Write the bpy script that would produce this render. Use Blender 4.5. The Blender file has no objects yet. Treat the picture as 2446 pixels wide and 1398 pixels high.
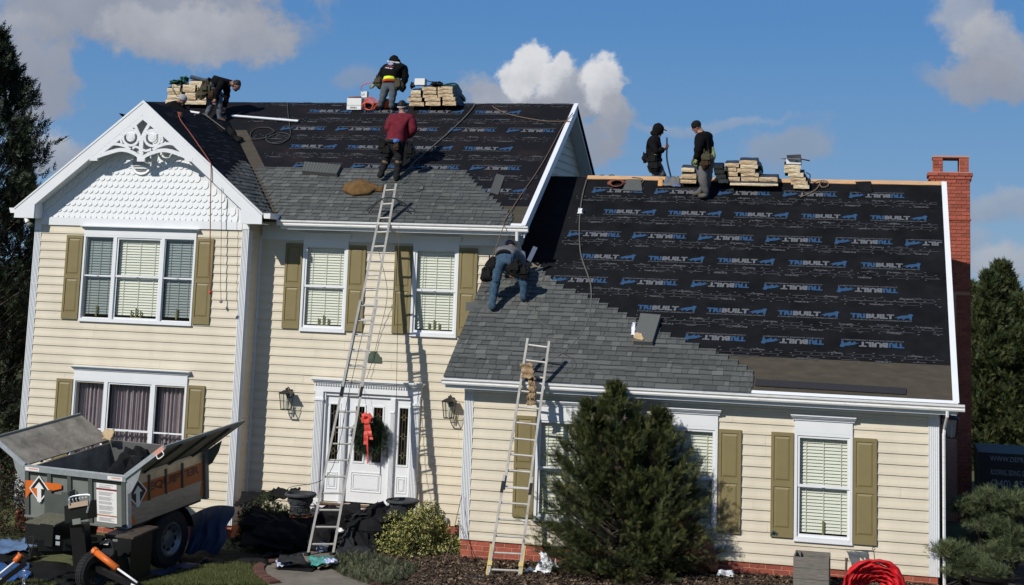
import bpy, math, random
import numpy as np
from mathutils import Vector, Matrix
random.seed(7); rng = np.random.default_rng(11)
R_ = math.radians
sc = bpy.context.scene
COL = sc.collection
# ------------------------------------------------------------------ camera
CX, CY, CZ = 8.5094, -29.4439, 5.355
YAW, PITCH, ROLL, FPX = .247, .1341, .0341, 3501.81
SHX, SHY = 36.64, -517.77
_f = np.array([-math.sin(YAW)*math.cos(PITCH), math.cos(YAW)*math.cos(PITCH), math.sin(PITCH)])
_r = np.array([math.cos(YAW), math.sin(YAW), 0.]); _u = np.cross(_r, _f)
RV = _r*math.cos(ROLL)+_u*math.sin(ROLL); UV = -_r*math.sin(ROLL)+_u*math.cos(ROLL); FV = _f
CAMP = np.array([CX, CY, CZ])
cd = bpy.data.cameras.new('camera'); cam = bpy.data.objects.new('camera', cd); COL.objects.link(cam)
cd.sensor_width = 36; cd.lens = FPX/2446*36; cd.shift_x = -SHX/2446; cd.shift_y = SHY/2446
cd.clip_start = .5; cd.clip_end = 2000
M = Matrix.Identity(4)
for i in range(3):
    M[i][0] = RV[i]; M[i][1] = UV[i]; M[i][2] = -FV[i]; M[i][3] = CAMP[i]
cam.matrix_world = M
sc.camera = cam
# ------------------------------------------------------------------ light
SUN = np.array([.56, 1., -.86]); SUN /= np.linalg.norm(SUN)      # direction the light travels
sl = bpy.data.lights.new('sun', 'SUN'); sl.energy = 4.35; sl.angle = R_(.53); sl.color = (1, .955, .88)
so = bpy.data.objects.new('sun', sl); COL.objects.link(so)
so.rotation_euler = Vector(SUN).to_track_quat('-Z', 'Y').to_euler(); so.location = (-20, -40, 40)
sc.view_settings.view_transform = 'Standard'; sc.view_settings.look = 'None'
sc.view_settings.gamma = 1; sc.view_settings.exposure = .02; sc.view_settings.use_curve_mapping = False
world = bpy.data.worlds.new('World'); sc.world = world; world.use_nodes = True
nt = world.node_tree; N = nt.nodes; Lk = nt.links; N.clear()
sky = N.new('ShaderNodeTexSky'); sky.sky_type = 'NISHITA'; sky.sun_disc = False
sky.sun_elevation = math.asin(-SUN[2]); sky.sun_rotation = math.atan2(-SUN[0], -SUN[1]) % (2*math.pi)
sky.altitude = 100; sky.air_density = 1.25; sky.dust_density = .3; sky.ozone_density = 3.5
bg = N.new('ShaderNodeBackground'); bg.inputs[1].default_value = .085
outw = N.new('ShaderNodeOutputWorld')
tcw = N.new('ShaderNodeTexCoord')
def wm(op, a, b=None, c=None, cl=False):
    n = N.new('ShaderNodeMath'); n.operation = op; n.use_clamp = cl
    for i, v in enumerate((a, b, c)):
        if v is None: continue
        if isinstance(v, (int, float)): n.inputs[i].default_value = v
        else: Lk.new(v, n.inputs[i])
    return n.outputs[0]
def wdot(vec, v):
    n = N.new('ShaderNodeVectorMath'); n.operation = 'DOT_PRODUCT'; Lk.new(vec, n.inputs[0]); n.inputs[1].default_value = tuple(v)
    return n.outputs['Value']
def wnoise(scale, detail, rough=.55, off=(0, 0, 0), st=(1, 1, 1)):
    mp = N.new('ShaderNodeMapping'); mp.inputs['Location'].default_value = off; mp.inputs['Scale'].default_value = st
    Lk.new(tcw.outputs['Generated'], mp.inputs[0])
    n = N.new('ShaderNodeTexNoise'); n.inputs['Scale'].default_value = scale; n.inputs['Detail'].default_value = detail; n.inputs['Roughness'].default_value = rough
    Lk.new(mp.outputs[0], n.inputs['Vector'])
    return n
gen = tcw.outputs['Generated']
# tangent coordinates of the southern-to-northern sky (fixed directions in the world)
cc = wm('MAXIMUM', wdot(gen, FV), .05)
n1 = wnoise(9, 7, .6); sp = N.new('ShaderNodeSeparateColor'); Lk.new(n1.outputs['Color'], sp.inputs[0])
ax = wm('ADD', wm('DIVIDE', wdot(gen, RV), cc), wm('MULTIPLY', wm('SUBTRACT', sp.outputs[0], .5), .085))
ay = wm('ADD', wm('DIVIDE', wdot(gen, UV), cc), wm('MULTIPLY', wm('SUBTRACT', sp.outputs[1], .5), .07))
nd = wnoise(34, 6, .62, (3, 1, 2)).outputs[0]
nl = wnoise(24, 5, .6, (1.02, .0, -.03)).outputs[0]
front = wm('GREATER_THAN', wdot(gen, FV), .1)
sepd = N.new('ShaderNodeSeparateXYZ'); Lk.new(gen, sepd.inputs[0])
rmp = N.new('ShaderNodeValToRGB'); Lk.new(wm('ABSOLUTE', sepd.outputs[2]), rmp.inputs[0]); els = rmp.color_ramp.elements
for i, (p_, c_) in enumerate(((0, (.21, .38, .58)), (.07, (.135, .30, .56)), (.17, (.075, .235, .535)), (.4, (.05, .17, .44)), (1, (.03, .11, .33)))):
    e = els[i] if i < 2 else els.new(p_); e.position = p_; e.color = c_+(1,)
sc10 = N.new('ShaderNodeVectorMath'); sc10.operation = 'SCALE'; Lk.new(rmp.outputs[0], sc10.inputs[0]); sc10.inputs['Scale'].default_value = 11.4
skm = N.new('ShaderNodeMix'); skm.data_type = 'RGBA'; skm.inputs[0].default_value = .88
Lk.new(sky.outputs[0], skm.inputs[6]); Lk.new(sc10.outputs[0], skm.inputs[7])
col = skm.outputs[2]
def mixc(fac, a, b):
    n = N.new('ShaderNodeMix'); n.data_type = 'RGBA'
    if isinstance(fac, (int, float)): n.inputs[0].default_value = fac
    else: Lk.new(fac, n.inputs[0])
    for i, v in ((6, a), (7, b)):
        if isinstance(v, tuple): n.inputs[i].default_value = v+(1,)
        else: Lk.new(v, n.inputs[i])
    return n.outputs[2]
DARKC = (2.6, 2.9, 3.75); MIDC = (4.2, 4.5, 5.2); LITC = (8.0, 8.15, 8.5)
# px centre, radii, opacity, brightness, edge softness
CL = [(300, 10, 480, 105, .95, .22, .5), (470, 60, 230, 85, .9, .42, .45), (60, 205, 150, 115, .92, .16, .45), (20, 60, 190, 60, .7, .3, .6),
      (660, 70, 130, 45, .35, .2, .8), (130, 365, 170, 60, .85, .5, .6), (840, 215, 70, 38, .5, .2, .7),
      (1215, 245, 150, 62, .9, .3, .55), (1238, 168, 68, 66, 1, .95, .36), (1320, 196, 66, 44, 1, .8, .4), (1385, 245, 125, 60, .95, .3, .5),
      (1458, 225, 62, 66, 1, .78, .4), (1290, 262, 120, 42, .95, .28, .55), (1490, 300, 60, 75, .9, .3, .45), (1410, 340, 110, 60, .85, .18, .5),
      (1720, 297, 260, 16, .4, .4, .7), (1875, 348, 120, 46, .6, .22, .7),
      (2330, 40, 110, 105, .75, .42, .6), (2420, 130, 110, 105, .9, .48, .5), (2380, 215, 150, 60, .85, .25, .5), (2250, 210, 70, 30, .4, .2, .8),
      (2390, 500, 130, 42, .6, .35, .7), (2400, 640, 160, 60, .8, .55, .6), (2300, 570, 90, 40, .45, .3, .8)]
for (px, py, rx, ry, op, br, soft) in CL:
    a0 = (px-1223-SHX)/FPX; b0 = -(py-699-SHY)/FPX
    dx = wm('DIVIDE', wm('SUBTRACT', ax, a0), rx/FPX); dy = wm('DIVIDE', wm('SUBTRACT', ay, b0), ry/FPX)
    ln = wm('SQRT', wm('ADD', wm('MULTIPLY', dx, dx), wm('MULTIPLY', dy, dy)))
    v = wm('ADD', wm('SUBTRACT', 1.12, ln), wm('MULTIPLY', wm('SUBTRACT', nd, .5), 1.75))
    mr = N.new('ShaderNodeMapRange'); mr.interpolation_type = 'SMOOTHSTEP'; Lk.new(v, mr.inputs[0]); mr.inputs[2].default_value = soft; mr.inputs[3].default_value = 0; mr.inputs[4].default_value = op
    dens = wm('MULTIPLY', mr.outputs[0], front)
    sh = wm('ADD', wm('ADD', wm('MULTIPLY', dy, .28), wm('MULTIPLY', dx, -.1)), wm('ADD', br, wm('MULTIPLY', wm('SUBTRACT', nl, .5), 1.5)), None, True)
    c = mixc(sh, mixc(.45, DARKC, MIDC), LITC if br > .6 else MIDC if br < .3 else (5.6, 5.8, 6.3))
    col = mixc(dens, col, c)
# scattered cloud over the rest of the sky
ng = wnoise(2.6, 8, .6, (5, 2, 1), (1, 1, 2)).outputs[0]
mr = N.new('ShaderNodeMapRange'); mr.interpolation_type = 'SMOOTHSTEP'; Lk.new(ng, mr.inputs[0]); mr.inputs[1].default_value = .5; mr.inputs[2].default_value = .68; mr.inputs[4].default_value = .85
away = N.new('ShaderNodeMapRange'); Lk.new(wdot(gen, FV), away.inputs[0]); away.inputs[1].default_value = .93; away.inputs[2].default_value = .8
col = mixc(wm('MULTIPLY', mr.outputs[0], away.outputs[0]), col, (5, 5.2, 5.8))
Lk.new(col, bg.inputs[0]); Lk.new(bg.outputs[0], outw.inputs[0])

# ------------------------------------------------------------------ measured planes of the place
W = 9.347; YE = 2.805; YL = 2.124; XL = -11.52; XLR = -5.957; XM = .22
YR, ZR = 7.43, 9.733; SM = .6432                       # main roof
YW, ZW = 5.89, 7.766; SW = .7316                       # wing roof
XGA, ZGA, SG, YGF = -8.671, 9.094, .81, 1.724          # front gable
LAP = .2032
def raydir(px, py): return FV+RV*(px-1223-SHX)/FPX-UV*(py-699-SHY)/FPX
def at(px, py, **k):
    """point of the real plane X=, Y=, Z= or of a roof plane that is seen in direction (px, py)"""
    if 'X' in k: n, c = (1, 0, 0), k['X']
    elif 'Y' in k: n, c = (0, 1, 0), k['Y']
    elif 'Z' in k: n, c = (0, 0, 1), k['Z']
    elif k.get('roof') == 'wing': n, c = (0, -SW, 1), ZW-SW*YW+k.get('h', 0)
    elif k.get('roof') == 'main': n, c = (0, -SM, 1), ZR-SM*YR+k.get('h', 0)
    elif k.get('roof') == 'gable': n, c = (SG, 0, 1), ZGA+SG*XGA+k.get('h', 0)
    n = np.array(n, float); d = raydir(px, py)
    return CAMP+d*((c-CAMP@n)/(d@n))
def gz(x, y):
    z = float(np.interp(x, [-14, -11, -5.6, -3, 0, 9.3, 14], [-1.0, -.95, -.76, -.52, -.40, -.17, -.15]))
    if y < -12: z += min(1, (-12-y)/14)**2*(3-2*min(1, (-12-y)/14))*3.9-0*z
    return z
# ------------------------------------------------------------------ materials
MATS = {}
def mat(name, c, rough=.7, var=.12, scale=6., bump=0., bscale=40., metal=0., objvar=0., c2=None, stretch=(1, 1, 1), spec=.4, thr=None, coat=0):
    if name in MATS: return MATS[name]
    m = bpy.data.materials.new(name); m.use_nodes = True; t = m.node_tree; b = t.nodes['Principled BSDF']
    b.inputs['Roughness'].default_value = rough; b.inputs['Metallic'].default_value = metal; b.inputs['Specular IOR Level'].default_value = spec
    if coat: b.inputs['Coat Weight'].default_value = coat
    tc = t.nodes.new('ShaderNodeTexCoord'); mp = t.nodes.new('ShaderNodeMapping'); mp.inputs['Scale'].default_value = stretch
    t.links.new(tc.outputs['Object'], mp.inputs[0])
    no = t.nodes.new('ShaderNodeTexNoise'); no.inputs['Scale'].default_value = scale; no.inputs['Detail'].default_value = 6; no.inputs['Roughness'].default_value = .62
    t.links.new(mp.outputs[0], no.inputs[0])
    rp = t.nodes.new('ShaderNodeValToRGB')
    lo, hi = (.3, .7) if thr is None else thr
    rp.color_ramp.elements[0].position = lo; rp.color_ramp.elements[1].position = hi
    if c2 is None:
        ca = tuple(max(0, v*(1-var)) for v in c); cb = tuple(v*(1+var) for v in c)
    else: ca, cb = c, c2
    rp.color_ramp.elements[0].color = ca+(1,); rp.color_ramp.elements[1].color = cb+(1,)
    t.links.new(no.outputs[0], rp.inputs[0]); out = rp.outputs[0]
    if objvar:
        oi = t.nodes.new('ShaderNodeObjectInfo'); hs = t.nodes.new('ShaderNodeHueSaturation')
        mr = t.nodes.new('ShaderNodeMapRange'); mr.inputs[3].default_value = 1-objvar; mr.inputs[4].default_value = 1+objvar
        t.links.new(oi.outputs['Random'], mr.inputs[0]); t.links.new(mr.outputs[0], hs.inputs['Value']); t.links.new(out, hs.inputs['Color']); out = hs.outputs[0]
    t.links.new(out, b.inputs['Base Color'])
    if bump:
        n2 = t.nodes.new('ShaderNodeTexNoise'); n2.inputs['Scale'].default_value = bscale; n2.inputs['Detail'].default_value = 4
        t.links.new(mp.outputs[0], n2.inputs[0])
        bp = t.nodes.new('ShaderNodeBump'); bp.inputs['Strength'].default_value = bump; bp.inputs['Distance'].default_value = .02
        t.links.new(n2.outputs[0], bp.inputs['Height']); t.links.new(bp.outputs[0], b.inputs['Normal'])
    MATS[name] = m
    return m
def glass(name='window_glass', tint=(.94, .95, .935), refl=.55):
    m = bpy.data.materials.new(name); m.use_nodes = True; t = m.node_tree; t.nodes.remove(t.nodes['Principled BSDF'])
    tr = t.nodes.new('ShaderNodeBsdfTransparent'); tr.inputs[0].default_value = tint+(1,)
    gl = t.nodes.new('ShaderNodeBsdfGlossy'); gl.inputs['Roughness'].default_value = .02; gl.inputs['Color'].default_value = (.9, .95, 1, 1)
    lw = t.nodes.new('ShaderNodeLayerWeight'); lw.inputs[0].default_value = .5
    pw = t.nodes.new('ShaderNodeMath'); pw.operation = 'POWER'; pw.inputs[1].default_value = 3.5; t.links.new(lw.outputs['Facing'], pw.inputs[0])
    fr = t.nodes.new('ShaderNodeMath'); fr.operation = 'MULTIPLY_ADD'; fr.inputs[1].default_value = .7; fr.inputs[2].default_value = .045; t.links.new(pw.outputs[0], fr.inputs[0])
    mx = t.nodes.new('ShaderNodeMixShader'); o = t.nodes['Material Output']
    t.links.new(fr.outputs[0], mx.inputs[0]); t.links.new(tr.outputs[0], mx.inputs[1]); t.links.new(gl.outputs[0], mx.inputs[2]); t.links.new(mx.outputs[0], o.inputs[0])
    MATS[name] = m
    return m
M_SID = mat('cream_siding', (.605, .545, .428), .55, .07, 1.6, .02, 60, objvar=.03, stretch=(1, 1, .5))
M_WHT = mat('white_trim', (.69, .705, .715), .45, .03, 2.5)
M_WGR = mat('white_trim_weathered', (.58, .57, .52), .6, .0, 9, c2=(.72, .72, .71), thr=(.3, .5), stretch=(.6, 2, 2))
M_OLV = mat('olive_shutter_paint', (.198, .160, .070), .55, .06, 3)
M_BRK = mat('red_brick', (.30, .075, .045), .85, .22, 18, .4, 60, objvar=.22)
M_MOR = mat('pink_mortar', (.50, .24, .17), .9, .12, 20, .3, 50)
M_UND = mat('black_underlayment', (.0085, .009, .0102), .75, .4, 1.6, .7, 3.5, spec=.05)
M_UNR = mat('black_underlayment_dusty', (.010, .0105, .0125), .75, 0, 1.1, .7, 3.5, c2=(.026, .018, .017), thr=(.48, .8), spec=.05)
M_PBL = mat('blue_print', (.018, .056, .122), .6, .2, 9)
M_PGR = mat('grey_print', (.105, .11, .12), .6, .2, 9)
M_PDM = mat('faint_grey_print', (.052, .055, .06), .7, .35, 5)
M_ICE = mat('brown_ice_shield', (.052, .043, .028), .8, .25, 3, .3, 70, stretch=(1, 3, 3))
M_PLY = mat('plywood', (.50, .30, .15), .8, .25, 5, stretch=(1, 9, 9))
M_SH = [mat('grey_shingle_%s' % n, c, .92, .16, 60, .5, 160, objvar=.08) for n, c in (('dark', (.066, .070, .066)), ('mid', (.079, .084, .079)), ('light', (.095, .101, .094)), ('pale', (.115, .122, .112)))]
M_GAL = mat('galvanised_metal', (.50, .54, .57), .4, .15, 12, metal=.6)
M_BLK = mat('black_metal', (.012, .012, .013), .45, .2, 8)
M_BLKR = mat('black_rubber', (.014, .014, .014), .85, .2, 20, .2)
M_ALU = mat('ladder_aluminium', (.36, .33, .28), .6, .0, 6, metal=.25, c2=(.50, .49, .46))
M_FEL = mat('black_roofing_felt', (.008, .0082, .0092), .8, .3, 4, .3, 30, spec=.12)
M_FLG = mat('grey_roofing_felt', (.022, .023, .025), .85, .3, 6, .3, 30, spec=.12)
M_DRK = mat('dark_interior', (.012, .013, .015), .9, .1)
M_BLD = mat('white_blind', (.645, .655, .565), .6, .03, 3)
M_GLS = glass()
M_WOOD = mat('weathered_grey_wood', (.10, .092, .08), .85, 0, 5, .3, 40, c2=(.24, .22, .19), thr=(.3, .75), stretch=(1, 12, 12))
# ------------------------------------------------------------------ mesh helpers
ORG = {}
def props(o, label=None, cat=None, group=None, kind=None, category=None):
    cat = cat or category
    for k, v in (('label', label), ('category', cat), ('group', group), ('kind', kind)):
        if v: o[k] = v
    return o
def thing(name, label, cat, loc=(0, 0, 0), group=None):
    o = bpy.data.objects.new(name, None); COL.objects.link(o); o.location = loc; o.empty_display_size = .2
    ORG[o.name] = np.array(loc, float)
    return props(o, label, cat, group)
class MB:
    def __init__(s): s.v = []; s.f = []; s.m = []
    def add(s, vs, fs, mi=0):
        b = len(s.v); s.v += [tuple(map(float, p)) for p in vs]; s.f += [tuple(b+i for i in f) for f in fs]; s.m += [mi]*len(fs); return s
    def box(s, x0, x1, y0, y1, z0, z1, mi=0):
        return s.add([(x0, y0, z0), (x1, y0, z0), (x1, y1, z0), (x0, y1, z0), (x0, y0, z1), (x1, y0, z1), (x1, y1, z1), (x0, y1, z1)],
                     [(0, 3, 2, 1), (4, 5, 6, 7), (0, 1, 5, 4), (1, 2, 6, 5), (2, 3, 7, 6), (3, 0, 4, 7)], mi)
    def obox(s, c, a, b, d, mi=0):
        c, a, b, d = (np.array(q, float) for q in (c, a, b, d))
        P = [c+i*a+j*b+k*d for k in (-1, 1) for j in (-1, 1) for i in (-1, 1)]
        P = [P[0], P[1], P[3], P[2], P[4], P[5], P[7], P[6]]
        return s.add(P, [(0, 3, 2, 1), (4, 5, 6, 7), (0, 1, 5, 4), (1, 2, 6, 5), (2, 3, 7, 6), (3, 0, 4, 7)], mi)
    def bar(s, p, q, w, h, up=(0, 0, 1), mi=0):
        p, q = np.array(p, float), np.array(q, float); d = q-p; L = np.linalg.norm(d); d /= L
        x = np.cross(d, up); x /= np.linalg.norm(x)+1e-9; z = np.cross(x, d)
        return s.obox((p+q)/2, d*L/2, x*w/2, z*h/2, mi)
    def slab(s, q, t, mi=0):
        """quad (4 pts) given thickness vector t"""
        q = [np.array(p, float) for p in q]; t = np.array(t, float); n = len(q)
        P = q+[p+t for p in q]
        return s.add(P, [tuple(range(n))[::-1], tuple(range(n, 2*n))]+[(i, (i+1) % n, n+(i+1) % n, n+i) for i in range(n)], mi)
    def tube(s, pts, r, n=6, mi=0, cap=True):
        pts = [np.array(p, float) for p in pts]; rs = r if isinstance(r, (list, tuple)) else [r]*len(pts)
        prev = None; V = []
        for i, p in enumerate(pts):
            d = pts[min(i+1, len(pts)-1)]-pts[max(i-1, 0)]; d = d/(np.linalg.norm(d)+1e-9)
            if prev is None:
                x = np.cross(d, (0, 0, 1) if abs(d[2]) < .9 else (1, 0, 0))
            else: x = prev-d*(prev@d)
            x = x/(np.linalg.norm(x)+1e-9); prev = x; y = np.cross(d, x)
            for k in range(n):
                a = 2*math.pi*k/n; V.append(p+(x*math.cos(a)+y*math.sin(a))*rs[i])
        F = [(i*n+k, i*n+(k+1) % n, (i+1)*n+(k+1) % n, (i+1)*n+k) for i in range(len(pts)-1) for k in range(n)]
        if cap: F += [tuple(range(n))[::-1], tuple((len(pts)-1)*n+k for k in range(n))]
        return s.add(V, F, mi)
    def lathe(s, c, prof, n=24, mi=0, axis=(0, 0, 1), ref=(1, 0, 0)):
        c = np.array(c, float); ax_ = np.array(axis, float); ax_ /= np.linalg.norm(ax_); x = np.cross(np.cross(ax_, ref), ax_); x /= np.linalg.norm(x); y = np.cross(ax_, x)
        V = [c+ax_*z+(x*math.cos(2*math.pi*k/n)+y*math.sin(2*math.pi*k/n))*r for r, z in prof for k in range(n)]
        F = [(i*n+k, i*n+(k+1) % n, (i+1)*n+(k+1) % n, (i+1)*n+k) for i in range(len(prof)-1) for k in range(n)]
        return s.add(V, F, mi)
    def blob(s, c, r, seed=0, n=10, amp=.12, mi=0, rot=None):
        g = np.random.default_rng(seed); c = np.array(c, float); ph = g.uniform(0, 6, 9)
        V = []; 
        for i in range(n+1):
            th = math.pi*i/n
            for k in range(2*n):
                a = math.pi*k/n; d = np.array([math.sin(th)*math.cos(a), math.sin(th)*math.sin(a), math.cos(th)])
                w = 1+amp*(math.sin(5*d[0]+ph[0])+math.sin(6*d[1]+ph[1])+math.sin(5*d[2]+ph[2])+.6*math.sin(11*d[0]+9*d[2]+ph[3])+.6*math.sin(12*d[1]+ph[4]))
                p = d*np.array(r, float)*w
                if rot is not None: p = np.array(rot)@p
                V.append(c+p)
        m = 2*n; F = [(i*m+k, (i+1)*m+k, (i+1)*m+(k+1) % m, i*m+(k+1) % m) for i in range(n) for k in range(m)]
        return s.add(V, F, mi)
    def build(s, name, mats, parent=None, smooth=False, **kw):
        me = bpy.data.meshes.new(name)
        o0 = ORG.get(parent.name, np.zeros(3)) if parent is not None else np.zeros(3)
        if parent is None and s.v: o0 = np.array([np.mean([p[0] for p in s.v]), np.mean([p[1] for p in s.v]), min(p[2] for p in s.v)])
        me.from_pydata([tuple(np.array(p)-o0) for p in s.v], [], s.f)
        for m in (mats if isinstance(mats, (list, tuple)) else [mats]): me.materials.append(m)
        me.polygons.foreach_set('material_index', s.m)
        if smooth: me.polygons.foreach_set('use_smooth', [True]*len(me.polygons))
        me.update()
        o = bpy.data.objects.new(name, me); COL.objects.link(o)
        if parent is not None: o.parent = parent; ORG[o.name] = o0
        else: o.location = o0; ORG[o.name] = o0
        return props(o, **kw)
def raw(mb, name, m, parent):
    """a piece whose mesh stays in its own coordinates"""
    me = bpy.data.meshes.new(name); me.from_pydata(mb.v, [], mb.f); me.materials.append(m); me.update(); o = bpy.data.objects.new(name, me); COL.objects.link(o); o.parent = parent; return o
def inst(src, loc, parent, rot=None, scale=None, name=None):
    """copy of a piece sharing its mesh, placed at a world point under parent"""
    o = src.copy(); COL.objects.link(o); o.parent = parent
    o.location = np.array(loc)-ORG.get(parent.name, np.zeros(3)) if parent is not None else loc
    if rot is not None: o.rotation_euler = rot
    if scale is not None: o.scale = scale
    return o
def mesh_np(name, V, F, mats, mi=None, parent=None, smooth=False, **kw):
    """V (n,3), F (m,k) arrays"""
    me = bpy.data.meshes.new(name); V = np.asarray(V, np.float32); F = np.asarray(F, np.int32)
    o0 = ORG.get(parent.name, np.zeros(3)) if parent is not None else np.zeros(3)
    V = V-o0.astype(np.float32)
    me.vertices.add(len(V)); me.vertices.foreach_set('co', V.ravel())
    k = F.shape[1]; me.loops.add(F.size); me.loops.foreach_set('vertex_index', F.ravel())
    me.polygons.add(len(F)); me.polygons.foreach_set('loop_start', np.arange(0, F.size, k, dtype=np.int32)); me.polygons.foreach_set('loop_total', np.full(len(F), k, np.int32))
    for m in (mats if isinstance(mats, (list, tuple)) else [mats]): me.materials.append(m)
    if mi is not None: me.polygons.foreach_set('material_index', np.asarray(mi, np.int32))
    me.update(calc_edges=True)
    o = bpy.data.objects.new(name, me); COL.objects.link(o)
    if parent is not None: o.parent = parent; ORG[o.name] = o0
    return props(o, **kw)
def bez(pts, n=12):
    """smooth curve through points (Catmull-Rom)"""
    P = [np.array(p, float) for p in pts]; P = [2*P[0]-P[1]]+P+[2*P[-1]-P[-2]]; out = []
    for i in range(1, len(P)-2):
        for k in range(n):
            t = k/n; a, b, c, d = P[i-1:i+3]
            out.append(.5*((2*b)+(-a+c)*t+(2*a-5*b+4*c-d)*t*t+(-a+3*b-3*c+d)*t**3))
    out.append(P[-2]); return out
def text_mesh(body, bold=.0, shear=0.):
    cu = bpy.data.curves.new('t', 'FONT'); cu.body = body; cu.offset = bold; cu.shear = shear; cu.resolution_u = 2
    o = bpy.data.objects.new('t', cu); COL.objects.link(o)
    dg = bpy.context.evaluated_depsgraph_get(); dg.update(); me = o.evaluated_get(dg).to_mesh()
    V = np.array([v.co[:] for v in me.vertices]); F = [tuple(p.vertices) for p in me.polygons]
    o.evaluated_get(dg).to_mesh_clear(); bpy.data.objects.remove(o); bpy.data.curves.remove(cu)
    V[:, 0] -= V[:, 0].min(); V[:, 1] -= V[:, 1].min()
    return V, F
def put_text(mb, body, org, xd, yd, w, h, mi=0, bold=.0, shear=0.):
    """text filling w x h from org along xd, yd"""
    V, F = text_mesh(body, bold, shear); V = V/np.array([V[:, 0].max(), V[:, 1].max(), 1.])
    org, xd, yd = (np.array(q, float) for q in (org, xd, yd))
    mb.add([org+xd*v[0]*w+yd*v[1]*h for v in V], F, mi)
# ------------------------------------------------------------------ the house
HOUSE = thing('house', 'cream-sided two-storey house with olive shutters, lower right wing and half-shingled roof', 'house')
def lap_board(mb, x0, x1, y, z, h=LAP):
    """one lap of siding facing -Y: profile extruded along X"""
    pr = [(-.003, h+.012), (-.006, h*.62), (-.0175, .040), (-.0125, .034), (-.023, .028), (-.0235, .0), (0, .0), (0, h+.012)]
    n = len(pr); V = [(x0, y+a, z+b) for a, b in pr]+[(x1, y+a, z+b) for a, b in pr]
    mb.add(V, [(i, (i+1) % n, n+(i+1) % n, n+i) for i in range(n)]+[tuple(range(n))[::-1], tuple(range(n, 2*n))])
def siding(x0, x1, y, zs, holes=(), h=LAP):
    for z in zs:
        iv = [(x0, x1)]
        for (a, b, c, d) in holes:
            if z+h*.5 > c and z+h*.5 < d:
                iv = [q for (p, q2) in iv for q in (((p, min(q2, a)), (max(p, b), q2)) if a < q2 and b > p else ((p, q2),)) if q[1]-q[0] > .02]
        sm = x0+random.uniform(.8, 3.4); cuts = []
        while sm < x1: cuts.append(sm); sm += 3.8
        for a, b in iv:
            e = [a]+[c for c in cuts if a+.3 < c < b-.3]+[b]
            for p, q in zip(e[:-1], e[1:]):
                mb = MB(); lap_board(mb, p+(.0015 if p > a else 0), q-(.0015 if q < b else 0), y+random.uniform(-.0015, .0015), z, h); mb.build('siding_board', M_SID, HOUSE)
def fluted(x0, x1, y, z0, z1, n=5, ret=None):
    """fluted corner board facing -Y, with its return face"""
    mb = MB(); w = (x1-x0)/(2*n+1); mb.box(x0, x1, y-.012, y+.02, z0, z1)
    for i in range(n+1): mb.box(x0+2*i*w, x0+(2*i+1)*w, y-.026, y-.0121, z0+.001, z1-.001)
    if ret:
        xo, dirn = ret; k = 4; ww = .17/(2*k+1)
        mb.box(min(xo, xo-dirn*.02), max(xo, xo-dirn*.02), y+.0201, y+.185, z0, z1)
        for i in range(k): mb.box(min(xo, xo+dirn*.012), max(xo, xo+dirn*.012), y+.021+2*i*ww, y+.021+(2*i+1)*ww, z0+.001, z1-.001)
    mb.build('corner_post', M_WHT, HOUSE)
# window openings (x0,x1,z0,z1) measured on each facade
W_LU = (-10.17, -7.26, 3.92, 5.92); W_LD = (-10.17, -7.26, .42, 2.56)
W_E1 = (-4.86, -3.74, 3.89, 5.90); W_E2 = (-2.165, -1.07, 3.89, 5.90)
W_W1 = (1.53, 2.62, .50, 2.50); W_W2 = (4.12, 5.18, .53, 2.50); W_W3 = (6.66, 7.755, .49, 2.50)
# core walls behind the siding (sheathing), with deep dark rooms behind every opening
def core(x0, x1, y, z0, z1, holes, th=.12):
    mb = MB(); xs = sorted({x0, x1}|{h[0] for h in holes}|{h[1] for h in holes}); zs = sorted({z0, z1}|{h[2] for h in holes}|{h[3] for h in holes})
    for i in range(len(xs)-1):
        for j in range(len(zs)-1):
            cx, cz = (xs[i]+xs[i+1])/2, (zs[j]+zs[j+1])/2
            if any(h[0] < cx < h[1] and h[2] < cz < h[3] for h in holes): continue
            mb.box(xs[i], xs[i+1], y, y+th, zs[j], zs[j+1])
    mb.build('wall', M_SID, HOUSE)
def shr(h, d=.07): return (h[0]+d, h[1]-d, h[2]+d, h[3]-d)
DOOR = (-4.17, -2.03, .06, 2.5)
core(XL+.02, XLR-.02, YL, -.5, 6.6, [shr(W_LU), shr(W_LD)])
core(XLR-.02, XM, YE, -.25, 6.5, [shr(W_E1), shr(W_E2), DOOR])
core(.02, W-.02, 0, .0, 3.4, [shr(W_W1), shr(W_W2), shr(W_W3)])
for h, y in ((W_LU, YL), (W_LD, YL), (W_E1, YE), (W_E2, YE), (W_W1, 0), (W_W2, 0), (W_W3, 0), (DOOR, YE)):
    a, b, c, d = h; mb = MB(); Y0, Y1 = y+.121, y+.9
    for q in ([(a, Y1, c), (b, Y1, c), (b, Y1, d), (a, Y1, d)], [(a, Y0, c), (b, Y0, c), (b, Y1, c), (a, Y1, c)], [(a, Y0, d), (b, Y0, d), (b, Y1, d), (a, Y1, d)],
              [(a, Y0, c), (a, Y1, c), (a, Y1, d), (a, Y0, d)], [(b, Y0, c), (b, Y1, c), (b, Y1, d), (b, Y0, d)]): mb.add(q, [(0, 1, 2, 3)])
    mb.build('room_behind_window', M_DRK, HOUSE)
ze = 2.0558
siding(XL+.174, XLR-.167, YL, [5.936-k*LAP for k in range(0, 32)], [W_LU, W_LD])
siding(XLR+.037, XM-.152, YE, [ze+k*LAP for k in range(-10, 20)], [W_E1, W_E2, (-4.40, -1.86, -.1, 2.8)])
siding(.192, W-.192, 0, [.176+(k)*LAP for k in range(0, 14)], [W_W1, W_W2, W_W3])
mb = MB(); lap_board(mb, .192, W-.192, 0, .0, .17); mb.build('siding_board', M_SID, HOUSE)
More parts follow.
